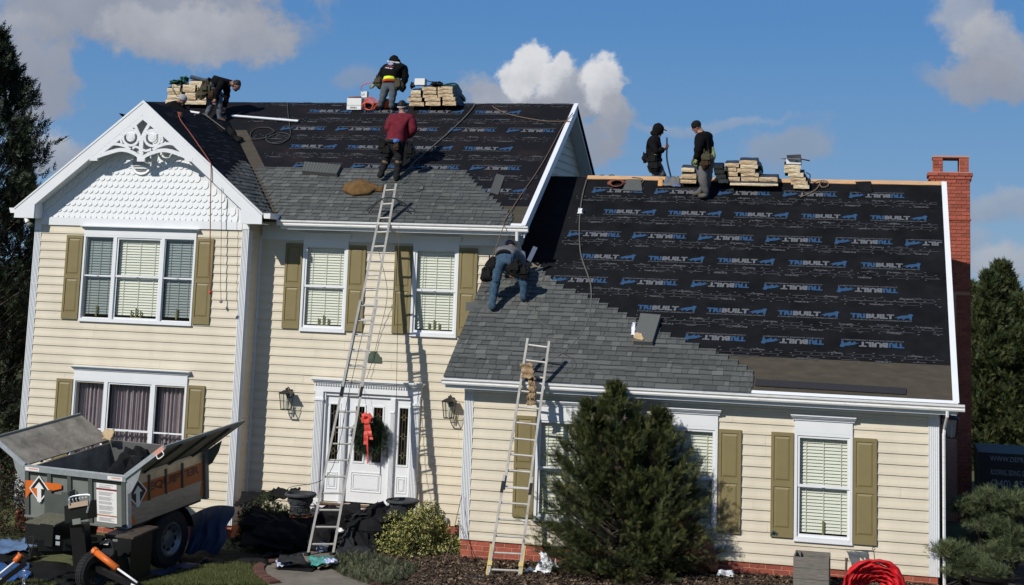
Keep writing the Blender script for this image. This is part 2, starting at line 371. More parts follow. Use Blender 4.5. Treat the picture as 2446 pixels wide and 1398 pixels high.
# side returns: left block (faces +X), main gable wall (faces +X), wing walls
def lap_side(y0, y1, x, z, sgn=1, h=LAP):
    mb = MB(); pr = [(.003, h+.012), (.006, h*.62), (.0175, .040), (.0125, .034), (.023, .028), (.0235, .0), (0, .0), (0, h+.012)]
    n = len(pr); V = [(x+sgn*a, y0, z+b) for a, b in pr]+[(x+sgn*a, y1, z+b) for a, b in pr]
    mb.add(V, [(i, (i+1) % n, n+(i+1) % n, n+i) for i in range(n)]+[tuple(range(n)), tuple(range(n, 2*n))]).build('siding_board', M_SID, HOUSE)
mb = MB(); mb.box(XLR-.12, XLR-.021, YL+.13, YE+.02, -.5, 6.5); mb.box(XL, XL+.1, YL+.13, 9, -1, 6.6); mb.box(.0, .1, .13, YE, -.4, 3.4); mb.box(W-.12, W-.02, .13, 11.5, -.3, 3.4); mb.build('wall', M_SID, HOUSE)
for k in range(0, 30): lap_side(YL+.19, YE-.03, XLR-.021, 5.936-k*LAP)
mb = MB(); mb.box(XLR-.02, XLR+.035, YE-.035, YE+.01, -.45, 6.05); mb.build('inside_corner_trim', M_WHT, HOUSE)
def zmr(y): return ZR-SM*abs(y-YR)
mb = MB(); mb.slab([(XM-.1, YE+.13, 2), (XM-.1, 12, 2), (XM-.1, 12, zmr(12)-.1), (XM-.1, YR, ZR-.12), (XM-.1, YE+.13, zmr(YE)-.1)], (.09, 0, 0)); mb.build('gable_wall', M_SID, HOUSE)
for k in range(2, 22):
    z = 5.2+k*LAP; half = (ZR-.12-z-.1)/SM; y0 = max(YE+.05, YR-half); y1 = min(11.9, YR+half)
    if y1-y0 > .1: lap_side(y0, y1, XM-.009, z)
for k in range(0, 17): lap_side(.19, 5.0, W-.019, .0+k*LAP)
mb = MB(); zz = lambda y: ZW-SW*abs(y-YW); mb.slab([(W-.115, .13, 3.3), (W-.115, 11.6, 3.3), (W-.115, YW, ZW-.1)], (.09, 0, 0)); mb.build('gable_wall', M_SID, HOUSE)
# back volume so nothing is hollow from the side
mb = MB(); mb.box(XL+.11, XM-.12, 12, 12.1, -1, 6.5); mb.box(.1, W-.13, 11.5, 11.6, -.4, 3.4); mb.build('rear_wall', M_SID, HOUSE)
# corner posts
fluted(XL, XL+.172, YL, -.447, 6.0, 4)
fluted(XLR-.165, XLR, YL, -.5, 6.15, 4, ret=(XLR, 1))
fluted(0, .19, 0, 0, 2.92, 5); fluted(W-.19, W, 0, 0, 2.92, 5, ret=(W, 1))
fluted(XM-.15, XM, YE, 4.9, 6.15, 4)
for q in ((-.005, .2, -.035, .03, 2.9205, 3.16), (W-.2, W+.005, -.035, .03, 2.9205, 3.16), (XLR-.17, XLR+.004, YL-.034, YL+.03, 6.151, 6.36), (XL-.004, XL+.18, YL-.034, YL+.03, 6.001, 6.36)): MB().box(*q).build('post_cap', M_WHT, HOUSE)
# friezes with dentil blocks under the eaves
def frieze(x0, x1, y, z0, z1, pitch=.212, dz=.13):
    mb = MB(); mb.box(x0, x1, y-.03, y+.005, z0, z1); mb.box(x0, x1, y-.045, y-.0301, z0, z0+.03); mb.build('frieze_board', M_WHT, HOUSE)
    n = int((x1-x0)/pitch); src = None
    for i in range(n):
        x = x0+.06+i*pitch
        if src is None:
            m2 = MB(); m2.box(x, x+pitch*.55, y-.056, y-.0302, z1-dz, z1-.005); src = m2.build('dentil_block', M_WHT, HOUSE)
        else: inst(src, (x-(x0+.06), 0, 0), HOUSE)
frieze(.201, W-.201, 0, 2.93, 3.25); frieze(XLR+.04, XM-.16, YE, 5.92+.03, 6.36)
# brick foundation
def brick_wall(x0, x1, z0, z1, y, src=[None], par=None, ch=.1016, L=.305):
    par = par or FOUND
    k = 0; z = z1-ch
    while z > z0-.05:
        x = x0-(L/2 if k % 2 else 0)
        while x < x1-.02:
            a, b = max(x, x0), min(x+L, x1)
            if b-a > .05:
                if src[0] is None:
                    src[0] = raw(MB().box(-.1435, .1435, 0, .08, -.043, .043), 'brick', M_BRK, par); o = src[0]
                    o.location = np.array(((a+b)/2, y-.004, z+ch/2))-ORG[par.name]
                else: o = inst(src[0], ((a+b)/2, y+random.uniform(-.006, -.002), z+ch/2), par)
                o.scale = ((b-a-.016)/.287, 1, 1); o.rotation_euler = (0, random.uniform(-.008, .008), 0)
            x += L
        k += 1; z -= ch
FOUND = MB().box(.03, W-.03, .012, .1, -.6, -.001).box(.03, .12, .1001, YE+.1, -.6, -.001).box(W-.12, W-.03, .1001, 11, -.6, -.001).build('foundation', M_MOR, HOUSE)
brick_wall(.02, W-.02, -.41, -.002, .01)
F2 = MB().box(XL+.05, XLR-.03, YL+.032, YL+.1, -1.3, -.48).box(XLR-.12, XLR-.03, YL+.1001, YE, -1.3, -.48).build('foundation', M_MOR, HOUSE)
brick_wall(XL+.04, XLR-.02, -1.0, -.47, YL+.03, [None], F2)
F3 = MB().box(XLR, .02, YE+.03, YE+.1, -.9, -.25).build('foundation', M_MOR, HOUSE)
brick_wall(-1.9, 0, -.6, -.24, YE+.02, [None], F3)
# ------------------------------------------------------------------ windows
CAND = []
def sash(par, x0, x1, z0, z1, y, t=.045, rail=None):
    mb = MB()
    zs = [(z0, (z0+z1)/2+.01, y-.002), ((z0+z1)/2-.02, z1, y-.022)] if rail is None else [(z0, rail+.015, y-.002), (rail-.015, z1, y-.022)]
    for a, b, yy in zs:
        mb.box(x0, x0+t, yy, yy+.02, a, b); mb.box(x1-t, x1, yy, yy+.02, a, b)
        mb.box(x0+t, x1-t, yy, yy+.02, a, a+t*1.15); mb.box(x0+t, x1-t, yy, yy+.02, b-t, b)
    mb.box((x0+x1)/2-.03, (x0+x1)/2+.03, zs[1][2]-.012, zs[1][2]-.0005, zs[1][0]+.01, zs[1][0]+.03)
    mb.build('sash', M_WHT, par)
    g = MB().add([(x0+t, y+.008, z0+t), (x1-t, y+.008, z0+t), (x1-t, y+.008, z1-t), (x0+t, y+.008, z1-t)], [(0, 1, 2, 3)]); g.build('pane', M_GLS, par)
M_BGR = mat('window_screen_grey', (.25, .29, .29), .8, .05)
def blinds(par, x0, x1, z0, z1, y, m=None, pitch=.062, sag=0):
    mb = MB(); z = z1-.05; mb.box(x0, x1, y-.03, y+.03, z1-.05, z1)
    i = 0
    while z > z0+.03:
        t = random.uniform(-.003, .003); mb.slab([(x0, y-.024, z-.066+t), (x1, y-.024, z-.066-t), (x1, y+.004, z-.007-t), (x0, y+.004, z-.007+t)], (0, .003, .003)); z -= pitch; i += 1
    for u in (.16, .5, .84): mb.box(x0+(x1-x0)*u-.006, x0+(x1-x0)*u+.006, y-.034, y-.03, z0+.02, z1-.05)
    mb.build('blind', m or M_BLD, par, kind='stuff')
M_CUR = mat('mauve_curtain', (.30, .25, .27), .9, .12, 6)
def curtain(par, x0, x1, z0, z1, y, seed, split=None):
    g = np.random.default_rng(seed); n = int((x1-x0)/.02); V = []; ph = g.uniform(0, 6)
    for i in range(n+1):
        x = x0+(x1-x0)*i/n; yy = y+.035*math.sin(x*52+ph+.8*math.sin(x*9))+.015*math.sin(x*131+ph)
        for z in (z0, z1): V.append((x, yy, z))
    MB().add(V, [(2*i, 2*i+2, 2*i+3, 2*i+1) for i in range(n)]).build('curtain', M_CUR, par, smooth=False)
def head(x0, x1, y, z0, z1, zc, ex=.07):
    """flat head board z0..z1 and moulded cornice z1..zc"""
    mb = MB(); mb.box(x0, x1, y-.052, y, z0, z1)
    hgt = zc-z1
    for i, (a, b, o) in enumerate(((0, .32, .075), (.32, .55, .10), (.55, .8, .125), (.8, 1, .15))):
        mb.box(x0-ex*(.3+.7*b), x1+ex*(.3+.7*b), y-o, y, z1+a*hgt+.0005, z1+b*hgt)
    mb.build('window_head', M_WHT, HOUSE)
def casing(par_y, h, t=.055):
    a, b, c, d = h; y = par_y; mb = MB()
    mb.box(a, a+t, y-.05, y+.05, c, d); mb.box(b-t, b, y-.05, y+.05, c, d); mb.box(a+t, b-t, y-.05, y+.05, d-t, d); mb.box(a+t, b-t, y-.055, y+.05, c, c+t*1.1); mb.box(a-.005, b+.005, y-.06, y-.03, c-.03, c-.0005)
    return mb.build('window', M_WHT, HOUSE)
def shutter(x0, x1, y, z0, z1, label=None):
    mb = MB(); st = .055; zm = z0+(z1-z0)*.505; t0, t1 = y-.055, y-.022
    mb.box(x0, x0+st, t0, t1, z0, z1); mb.box(x1-st, x1, t0, t1, z0, z1)
    for a, b in ((z0, z0+.16), (zm-.05, zm+.05), (z1-.07, z1)): mb.box(x0+st, x1-st, t0, t1, a, b)
    mb.box(x0+st, x1-st, t0+.016, t1, z0+.161, zm-.051); mb.box(x0+st, x1-st, t0+.016, t1, zm+.051, z1-.071)
    s = mb.build('shutter', M_OLV, HOUSE)
    if label: s['label'] = label
    for a, b in ((z0+.16, zm-.05), (zm+.05, z1-.07)):
        i, o = .016, .05; X0, X1 = x0+st, x1-st
        V = [(X0+i, t0+.016, a+i), (X1-i, t0+.016, a+i), (X1-i, t0+.016, b-i), (X0+i, t0+.016, b-i), (X0+o, t0+.003, a+o), (X1-o, t0+.003, a+o), (X1-o, t0+.003, b-o), (X0+o, t0+.003, b-o)]
        MB().add(V, [(0, 1, 5, 4), (1, 2, 6, 5), (2, 3, 7, 6), (3, 0, 4, 7), (4, 5, 6, 7)]).build('raised_panel', M_OLV, s)
def single(h, y, cornice_z, head_z0=None):
    w = casing(y, h); a, b, c, d = h; t = .055
    sash(w, a+t, b-t, c+t*1.1, d-t, y-.01); blinds(w, a+t+.01, b-t-.01, c+.13, d-.08, y+.085)
    head(a+.0, b-.0, y, d+.0005, d+(cornice_z-d)*.62 if head_z0 is None else head_z0, cornice_z)
    CAND.append(((a+b)/2, y+.03, c+.12))
single(W_E1, YE, 6.12, 6.0); single(W_E2, YE, 6.12, 6.0)
for h in (W_W1, W_W2, W_W3): single(h, 0, 2.84, 2.735)
def triple(h, y, xs, rail, kind, cz, hz):
    w = casing(y, h, .045); a, b, c, d = h
    x1, x2, x3, x4 = xs
    for p_, q_ in ((x1, x2), (x3, x4)): MB().box(p_, q_, y-.05, y+.05, c+.05, d-.045).build('mullion', M_WHT, w)
    for i, (p, q) in enumerate(((a+.045, x1), (x2, x3), (x4, b-.045))):
        sash(w, p, q, c+.05, d-.045, y-.005, .04 if i == 1 else .018, rail)
        if kind == 'blind':
            blinds(w, p+.02, q-.02, c+.13, d-.06, y+.09, None if i == 1 else M_BGR)
            CAND.append(((p+q)/2, y+.03, c+.1))
        else:
            curtain(w, p+(.0 if i == 0 else .0), q, c+.02, d-.08, y+.16, i+3)
    head(a, b, y, d+.0005, hz, cz)
triple(W_LU, YL, (-9.39, -9.30, -8.145, -8.06), 4.965, 'blind', 6.125, 6.05)
triple(W_LD, YL, (-9.37, -9.28, -8.15, -8.06), 1.43, 'curtain', 2.86, 2.77)
for x0, x1, y, z0, z1, lb in ((-10.63, -10.2, YL, 3.93, 5.9, 0), (-7.245, -6.81, YL, 3.94, 5.91, 0), (-10.615, -10.19, YL, .45, 2.54, 0), (-7.245, -6.81, YL, .45, 2.55, 0),
                          (-5.3, -4.875, YE, 3.91, 5.88, 0), (-3.735, -3.31, YE, 3.91, 5.87, 0), (-2.6, -2.175, YE, 3.91, 5.89, 0), (-1.055, -.63, YE, 3.91, 5.885, 0),
                          (1.09, 1.515, 0, .52, 2.51, 0), (2.635, 3.06, 0, .52, 2.5, 0), (3.69, 4.11, 0, .51, 2.5, 0), (5.2, 5.64, 0, .515, 2.475, 0), (6.215, 6.645, 0, .515, 2.48, 'olive shutter with a dark smudge near its foot'), (7.765, 8.205, 0, .49, 2.46, 0)):
    shutter(x0, x1, y, z0, z1, lb)
M_SMG = mat('teal_smudge', (.03, .05, .045), .8, .3, 20)
g = MB(); 
for i in range(7): g.slab([(6.23+.018*i, -.0585, .53+.02*i), (6.25+.05*i, -.0585, .53), (6.26+.055*i, -.0585, .56+.012*i), (6.23+.02*i, -.0585, .60+.02*i)], (0, .001, 0)) if i < 3 else None
g.build('paint_smudge', M_SMG, HOUSE)
# ------------------------------------------------------------------ front door
def door():
    y = YE; D = MB()
    # surround: pilasters, entablature, dentils
    for a in (-4.37, -2.04): 
        D.box(a, a+.2, y-.07, y, -.02, 2.52)
        for i in range(5): D.box(a+.015+i*.037, a+.034+i*.037, y-.085, y-.0701, .15, 2.30)
        D.box(a-.015, a+.215, y-.1, y, 2.32, 2.37); D.box(a-.01, a+.21, y-.095, y, -.02, .12)
    D.box(-4.40, -1.81, y-.06, y, 2.521, 2.72)
    for i, (z, o, e) in enumerate(((2.72, .10, .02), (2.76, .14, .05), (2.79, .17, .08))): D.box(-4.40-e, -1.81+e, y-o, y, z+.0005, z+.03+.01*(i == 0))
    s = D.build('door_surround', M_WHT, HOUSE)
    src = MB().box(-4.38, -4.35, y-.095, y-.0605, 2.665, 2.705).build('dentil_block', M_WHT, s)
    for i in range(1, 43): inst(src, (.0605*i, 0, 0), s)
    # jambs + mullions
    J = MB(); J.box(-4.17, -4.12, y-.02, y+.1, .06, 2.5); J.box(-3.70, -3.60, y-.03, y+.1, .06, 2.44); J.box(-2.55, -2.44, y-.03, y+.1, .06, 2.44); J.box(-2.07, -2.041, y-.02, y+.1, .06, 2.5); J.box(-4.12, -2.07, y-.0, y+.1, 2.44, 2.5)
    for a in (-3.69, -2.535):
        for i in range(3): J.box(a+.0+i*.03, a+.015+i*.03, y-.042, y-.0301, .1, 2.1)
        J.box(a-.012, a+.092, y-.05, y-.0302, 2.12, 2.15)
    J.build('door_frame', M_WHT, HOUSE)
    def leaf(x0, x1, z0, z1, gl, pn, name):
        yy = y+.055; mb = MB(); holes = gl
        xs = sorted({x0, x1}|{h[0] for h in holes}|{h[1] for h in holes}); zs = sorted({z0, z1}|{h[2] for h in holes}|{h[3] for h in holes})
        for i in range(len(xs)-1):
            for j in range(len(zs)-1):
                cx, cz = (xs[i]+xs[i+1])/2, (zs[j]+zs[j+1])/2
                if not any(h[0] < cx < h[1] and h[2] < cz < h[3] for h in holes): mb.box(xs[i], xs[i+1], yy, yy+.045, zs[j], zs[j+1])
        for a, b, c, d in holes:
            for q in ((a-.035, a, c-.035, d+.035), (b, b+.035, c-.035, d+.035), (a, b, c-.035, c), (a, b, d, d+.035)): mb.box(q[0], q[1], yy-.016, yy-.0005, q[2], q[3])
        o = mb.build(name, M_WHT, HOUSE)
        for a, b, c, d in holes:
            MB().add([(a, yy+.02, c), (b, yy+.02, c), (b, yy+.02, d), (a, yy+.02, d)], [(0, 1, 2, 3)]).build('pane', M_GLS, o)
            L = MB(); w = (b-a)/3; n = max(1, round((d-c)/.46))
            for i in (1, 2): 
                L.tube([(a+w*i, yy+.012, c), (a+w*i, yy+.012, d)], .004, 4)
            for k in range(n):
                zc = c+(d-c)*(k+.5)/n
                for sx in (-1, 1):
                    for sz in (-1, 1): L.tube([((a+b)/2+sx*w*.5, yy+.012, zc), ((a+b)/2, yy+.011, zc+sz*.075)], .0055, 4)
                    L.tube([((a+b)/2+sx*w*1.5, yy+.012, zc), ((a+b)/2+sx*w*.5, yy+.012, zc)], .0055, 4)
            L.build('leaded_came', mat('brass_came', (.30, .26, .16), .4, .1, metal=.7), o)
        for a, b, c, d in pn:
            for e, t in ((0, .02), (.05, .014)): 
                P = MB()
                for q in ((a+e, a+e+t, c+e, d-e), (b-e-t, b-e, c+e, d-e), (a+e+t, b-e-t, c+e, c+e+t), (a+e+t, b-e-t, d-e-t, d-e)): P.box(q[0], q[1], yy-.014, yy-.0005, q[2], q[3])
                P.build('panel_moulding', M_WHT, o)
            MB().box(a+.075, b-.075, yy-.01, yy-.0005, c+.075, d-.075).build('raised_panel', M_WHT, o)
        return o
    dl = leaf(-3.60, -2.55, .10, 2.44, [(-3.40, -3.19, 1.0, 2.22), (-2.97, -2.75, 1.0, 2.22)], [(-3.45, -2.72, .33, .77)], 'door')
    leaf(-4.12, -3.70, .08, 2.44, [(-4.02, -3.80, .98, 2.24)], [(-4.04, -3.78, .36, .73)], 'sidelight')
    leaf(-2.44, -2.07, .08, 2.44, [(-2.35, -2.14, .98, 2.24)], [(-2.37, -2.12, .36, .73)], 'sidelight')
    H = MB(); H.box(-2.63, -2.595, YE+.03, YE+.0545, 1.12, 1.36); H.tube(bez([(-2.612, YE+.03, 1.34), (-2.612, YE-.03, 1.28), (-2.612, YE-.02, 1.2), (-2.612, YE+.03, 1.16)], 4), .009); H.tube([(-2.612, YE+.03, 1.16), (-2.612, YE-.01, 1.16), (-2.70, YE-.01, 1.165)], .01)
    H.build('door_handle', mat('nickel', (.5, .5, .48), .3, .1, metal=.9), dl)
    MB().box(-4.20, -2.02, y-.10, y+.1, .03, .0595).build('threshold', mat('brown_threshold', (.12, .08, .05), .6, .2, 8), HOUSE)
    MB().box(-4.42, -1.80, y-.05, y+.02, -.24, .0295).build('sill_board', M_WHT, HOUSE)
door()
# ------------------------------------------------------------------ roofs
def roof_slab(name, q, t, m): return MB().slab(q, (0, 0, -t)).build(name, m, HOUSE)
def zwr(y): return ZW-SW*abs(y-YW)
XR0, XR1 = -.33, 9.69       # wing roof ends
XM0, XM1 = -11.9, .58       # main roof ends
yE = 2.26; yEw = -.32
M_SHEATH = mat('roof_sheathing', (.10, .08, .06), .85, .2)
Rw = roof_slab('roof', [(XR0, yEw, zwr(yEw)), (XR1, yEw, zwr(yEw)), (XR1, YW, ZW), (XM, YW, ZW), (XM, YE, zwr(YE)), (XR0, YE, zwr(YE))], .06, M_SHEATH)
roof_slab('roof', [(XM, YW, ZW), (XR1, YW, ZW), (XR1, 12.1, zwr(12.1)), (XM, 12.1, zwr(12.1))], .06, M_UND)
Rm = roof_slab('roof', [(-8.66, yE, zmr(yE)), (XM1, yE, zmr(yE)), (XM1, YR, ZR), (XM0, YR, ZR), (XM0, yE+1, zmr(yE+1))], .06, M_SHEATH)
roof_slab('roof', [(XM0, YR, ZR), (XM1, YR, ZR), (XM1, 12.6, zmr(12.6)), (XM0, 12.6, zmr(12.6))], .06, M_UND)
def zgr(x): return ZGA-SG*abs(x-XGA)
YGM = YR-(ZR-ZGA)/SM          # gable ridge meets the main roof here
XG0, XG1 = -11.86, -5.49
def yval(x): return YR-(ZR-zgr(x))/SM
Rg = roof_slab('roof', [(XGA, YGF, ZGA), (XG1, YGF, zgr(XG1)), (XG1, yE-.02, zgr(XG1)), (-5.7, yval(-5.7), zgr(-5.7)), (XGA, YGM, ZGA)], .05, M_UND)
roof_slab('roof', [(XG0, YGF, zgr(XG0)), (XGA, YGF, ZGA), (XGA, YGM, ZGA), (XG0, yval(XG0), zgr(XG0))], .05, M_UND)
# underlayment sheets laid in lapped courses up the slopes
nS = {'wing': np.array([0, -SW, 1])/math.hypot(1, SW), 'main': np.array([0, -SM, 1])/math.hypot(1, SM), 'gable': np.array([SG, 0, 1])/math.hypot(1, SG)}
def sheet(par, xa, xb, y0, y1, zf, m, lift, name='underlayment_sheet', wob=0.006):
    nx = 40; V = []; g = np.random.default_rng(int(abs(y0)*100)+3); ph = g.uniform(0, 6, 4)
    for j in range(5):
        y = y0+(y1-y0)*j/4; A = xa(y) if callable(xa) else xa; B = xb(y) if callable(xb) else xb
        for i in range(nx+1):
            x = A+(B-A)*i/nx; w = wob*(math.sin(x*1.7+ph[0]+y*2)+math.sin(x*4.1+ph[1]-y*3))*.5+wob*.3*math.sin(x*9+y*7+ph[2])
            V.append((x, y, zf(y)+lift+(.0015 if j == 0 else 0)+w))
    F = [(j*(nx+1)+i, j*(nx+1)+i+1, (j+1)*(nx+1)+i+1, (j+1)*(nx+1)+i) for j in range(4) for i in range(nx)]
    b = len(V); V += [(p[0], p[1]-.001, p[2]-.004) for p in V[:nx+1]]; F += [(i, b+i, b+i+1, i+1) for i in range(nx)]
    return MB().add(V, F).build(name, m, par)
for i, (a, b) in enumerate(((.55, 2.07), (2.05, 3.53), (3.51, 5.0), (4.98, 5.86))):
    sheet(Rw, (XR0+.02 if b < YE else lambda y: XM+.02) if b < YE+.8 else XM+.02, XR1-.1, a, b, zwr, M_UND, .016+.0*i)
sheet(Rw, XR0+.02, XR1-.02, yEw+.03, .6, zwr, M_ICE, .012, 'ice_shield_strip', .002)
for i, (a, b) in enumerate(((2.95, 4.83), (4.81, 6.55), (6.53, 7.43))):
    sheet(Rm, (lambda y: -8.67+max(0, (YGM-y))*SM/SG-.02) if b < 6 else (lambda y: -8.67+max(0, (YGM-y))*SM/SG-.02 if y < YGM else -11.85), XM1-.09, a, b, zmr, M_UNR, .016)
sheet(Rm, lambda y: -8.67+max(0, (YGM-y))*SM/SG, XM1-.02, yE+.02, 3.12, zmr, M_ICE, .012, 'ice_shield_strip', .002)
# brown strip up the valley, lying on the main roof
V = []
for k in range(9):
    y = 2.5+(6.0-2.5)*k/8; x = -8.67+max(0, (YGM-y))*SM/SG; V += [(x-.02, y, zmr(y)+.028), (x+.34, y, zmr(y)+.028)]
MB().add(V, [(2*k, 2*k+1, 2*k+3, 2*k+2) for k in range(8)]).build('valley_strip', M_ICE, Rm)
p = [at(549, 337, roof='main', h=.05), at(557, 335, roof='main', h=.05), at(562, 356, roof='main', h=.05), at(556, 359, roof='main', h=.05)]
MB().slab(p, (0, 0, -.02)).build('flashing', M_WHT, Rm)
# ice shield patch beside the main wall on the wing roof
q = [at(1283, 628, roof='wing', h=.03), at(1292, 632, roof='wing', h=.03), at(1268, 690, roof='wing', h=.03), at(1225, 690, roof='wing', h=.03), (XM+.03, YE+.1, zwr(YE+.1)+.028)]
MB().slab(q, (0, 0, -.01)).build('ice_shield_strip', mat('tan_ice_shield', (.16, .125, .08), .8, .1, 5), Rw)
# plywood ridge slot
for x0, x1 in ((1.22, 4.4), (4.41, 6.9), (6.91, 9.6)):
    MB().slab([(x0, 5.78, zwr(5.78)+.03), (x1, 5.78, zwr(5.78)+.03), (x1, 5.9, ZW+.035), (x0, 5.9, ZW+.035)], (0, 0, -.02)).build('ridge_board', M_PLY, Rw)
# rake trims, drip edges, fascia, gutters
def rake(p0, p1, w=.11, h=.2, side=1, name='rake_trim', m=None, inset=.03):
    p0, p1 = np.array(p0, float), np.array(p1, float); d = p1-p0
    mb = MB(); x = np.array([side*w, 0, 0])
    mb.slab([p0+(0, 0, .034), p1+(0, 0, .034), p1+(0, 0, .034)+x, p0+(0, 0, .034)+x], (0, 0, -.012))
    mb.slab([p0+x*.82+(0, 0, .021), p1+x*.82+(0, 0, .021), p1+x*.82+(0, 0, -h), p0+x*.82+(0, 0, -h)], (-.02*side, 0, 0))
    return mb.build(name, m or M_WHT, HOUSE)
rake((XR1-.1, yEw-.02, zwr(yEw-.02)), (XR1-.1, YW, ZW), .115, .17)
rake((XR0+.02, yEw-.02, zwr(yEw-.02)-.025), (XR0+.02, YE-.06, zwr(YE-.06)-.025), .05, .12, -1)
rake((XM1-.09, yE-.02, zmr(yE-.02)), (XM1-.09, YR, ZR), .11, .26)
rake((XM1-.09, 12.6, zmr(12.6)), (XM1-.09, YR, ZR), .05, .2)
rake((XR1-.1, 12, zwr(12)), (XR1-.1, YW, ZW), .08, .17)
# soffit of the right gable rake, in the shade
MB().slab([(XM+.0, yE, zmr(yE)-.2), (XM1-.03, yE, zmr(yE)-.2), (XM1-.03, YR, ZR-.2), (XM+.0, YR, ZR-.2)], (0, 0, -.012)).build('soffit', M_WHT, HOUSE)
MB().slab([(XM+.0, 12, zmr(12)-.2), (XM1-.03, 12, zmr(12)-.2), (XM1-.03, YR, ZR-.2), (XM+.0, YR, ZR-.2)], (0, 0, -.012)).build('soffit', M_WHT, HOUSE)
src = None
for k in range(26):           # stepped trim blocks following the rake
    y = YE+.12+k*.165
    if y > YR-.2: break
    m2 = MB().box(XM+.018, XM+.05, y, y+.1, zmr(y)-.36, zmr(y)-.2); m2.build('dentil_block', M_WHT, HOUSE)
for (x0, x1, yy, zz, nm) in ((XR0-.06, 9.80, yEw, zwr(yEw), 0), (-5.30, .67, yE, zmr(yE), 1)):
    z1 = zz+.0
    MB().box(x0+.06, x1-.14, yy-.005, yy+.03, z1-.22, z1-.01).build('fascia', M_WHT, HOUSE)
    MB().slab([(x0+.08, yy-.03, z1+.0), (x1-.12, yy-.03, z1+.0), (x1-.12, yy+.035, z1+.045), (x0+.08, yy+.035, z1+.045)], (0, 0, -.008)).build('drip_edge', M_WHT, HOUSE)
    # K-style gutter extruded along X
    pr = [(-.006, -.02), (-.006, -.145), (-.085, -.145), (-.10, -.115), (-.095, -.085), (-.125, -.055), (-.13, -.015), (-.118, -.015), (-.116, -.05), (-.086, -.08), (-.09, -.11), (-.08, -.135), (-.014, -.135), (-.014, -.02)]
    n = len(pr); V = [(x0, yy+a, z1+b) for a, b in pr]+[(x1, yy+a, z1+b) for a, b in pr]
    g = MB().add(V, [(i, n+i, n+(i+1) % n, (i+1) % n) for i in range(n)]); g.slab([(x0-.002, yy-.006, z1-.02), (x0-.002, yy-.13, z1-.02), (x0-.002, yy-.09, z1-.145), (x0-.002, yy-.006, z1-.145)], (.006, 0, 0)); g.slab([(x1-.004, yy-.006, z1-.02), (x1-.004, yy-.13, z1-.02), (x1-.004, yy-.09, z1-.145), (x1-.004, yy-.006, z1-.145)], (.006, 0, 0))
    g.build('gutter', M_WGR, HOUSE)
    yw = 0 if nm == 0 else YE
    MB().box(x0+.1, x1-.17, yy+.031, yw, z1-.16, z1-.145).build('soffit', M_WHT, HOUSE)
zc = zwr(yEw)-.22
MB().box(W-.02, XR1-.1, yEw, YE, zc+.0, zc+.015).build('soffit', M_WHT, HOUSE)
# downspouts
def spout(pts, w=.032, **k): return MB().tube(pts, w, 6).build('downspout', M_WGR, HOUSE)
zg = zwr(yEw)-.14
spout([(W+.14, yEw-.06, zg), (W+.14, yEw-.06, zg-.1), (W+.10, -.04, zg-.36), (W+.085, -.03, zg-.5)]); spout([(W+.085, -.03, zg-.45), (W+.085, -.03, -.12), (W+.10, -.05, -.18), (W+.2, -.25, -.26)])
zg = zmr(yE)-.14
spout([(.42, yE-.07, zg), (.42, yE-.07, zg-.18), (.36, YE-.05, zg-.36), (.33, YE-.03, zg-.55)], .035)
spout([at(68, 1195, Y=YL-.08), at(72, 1258, Y=YL-.08), at(64, 1272, Y=YL-.15), at(44, 1290, Y=YL-.35)])
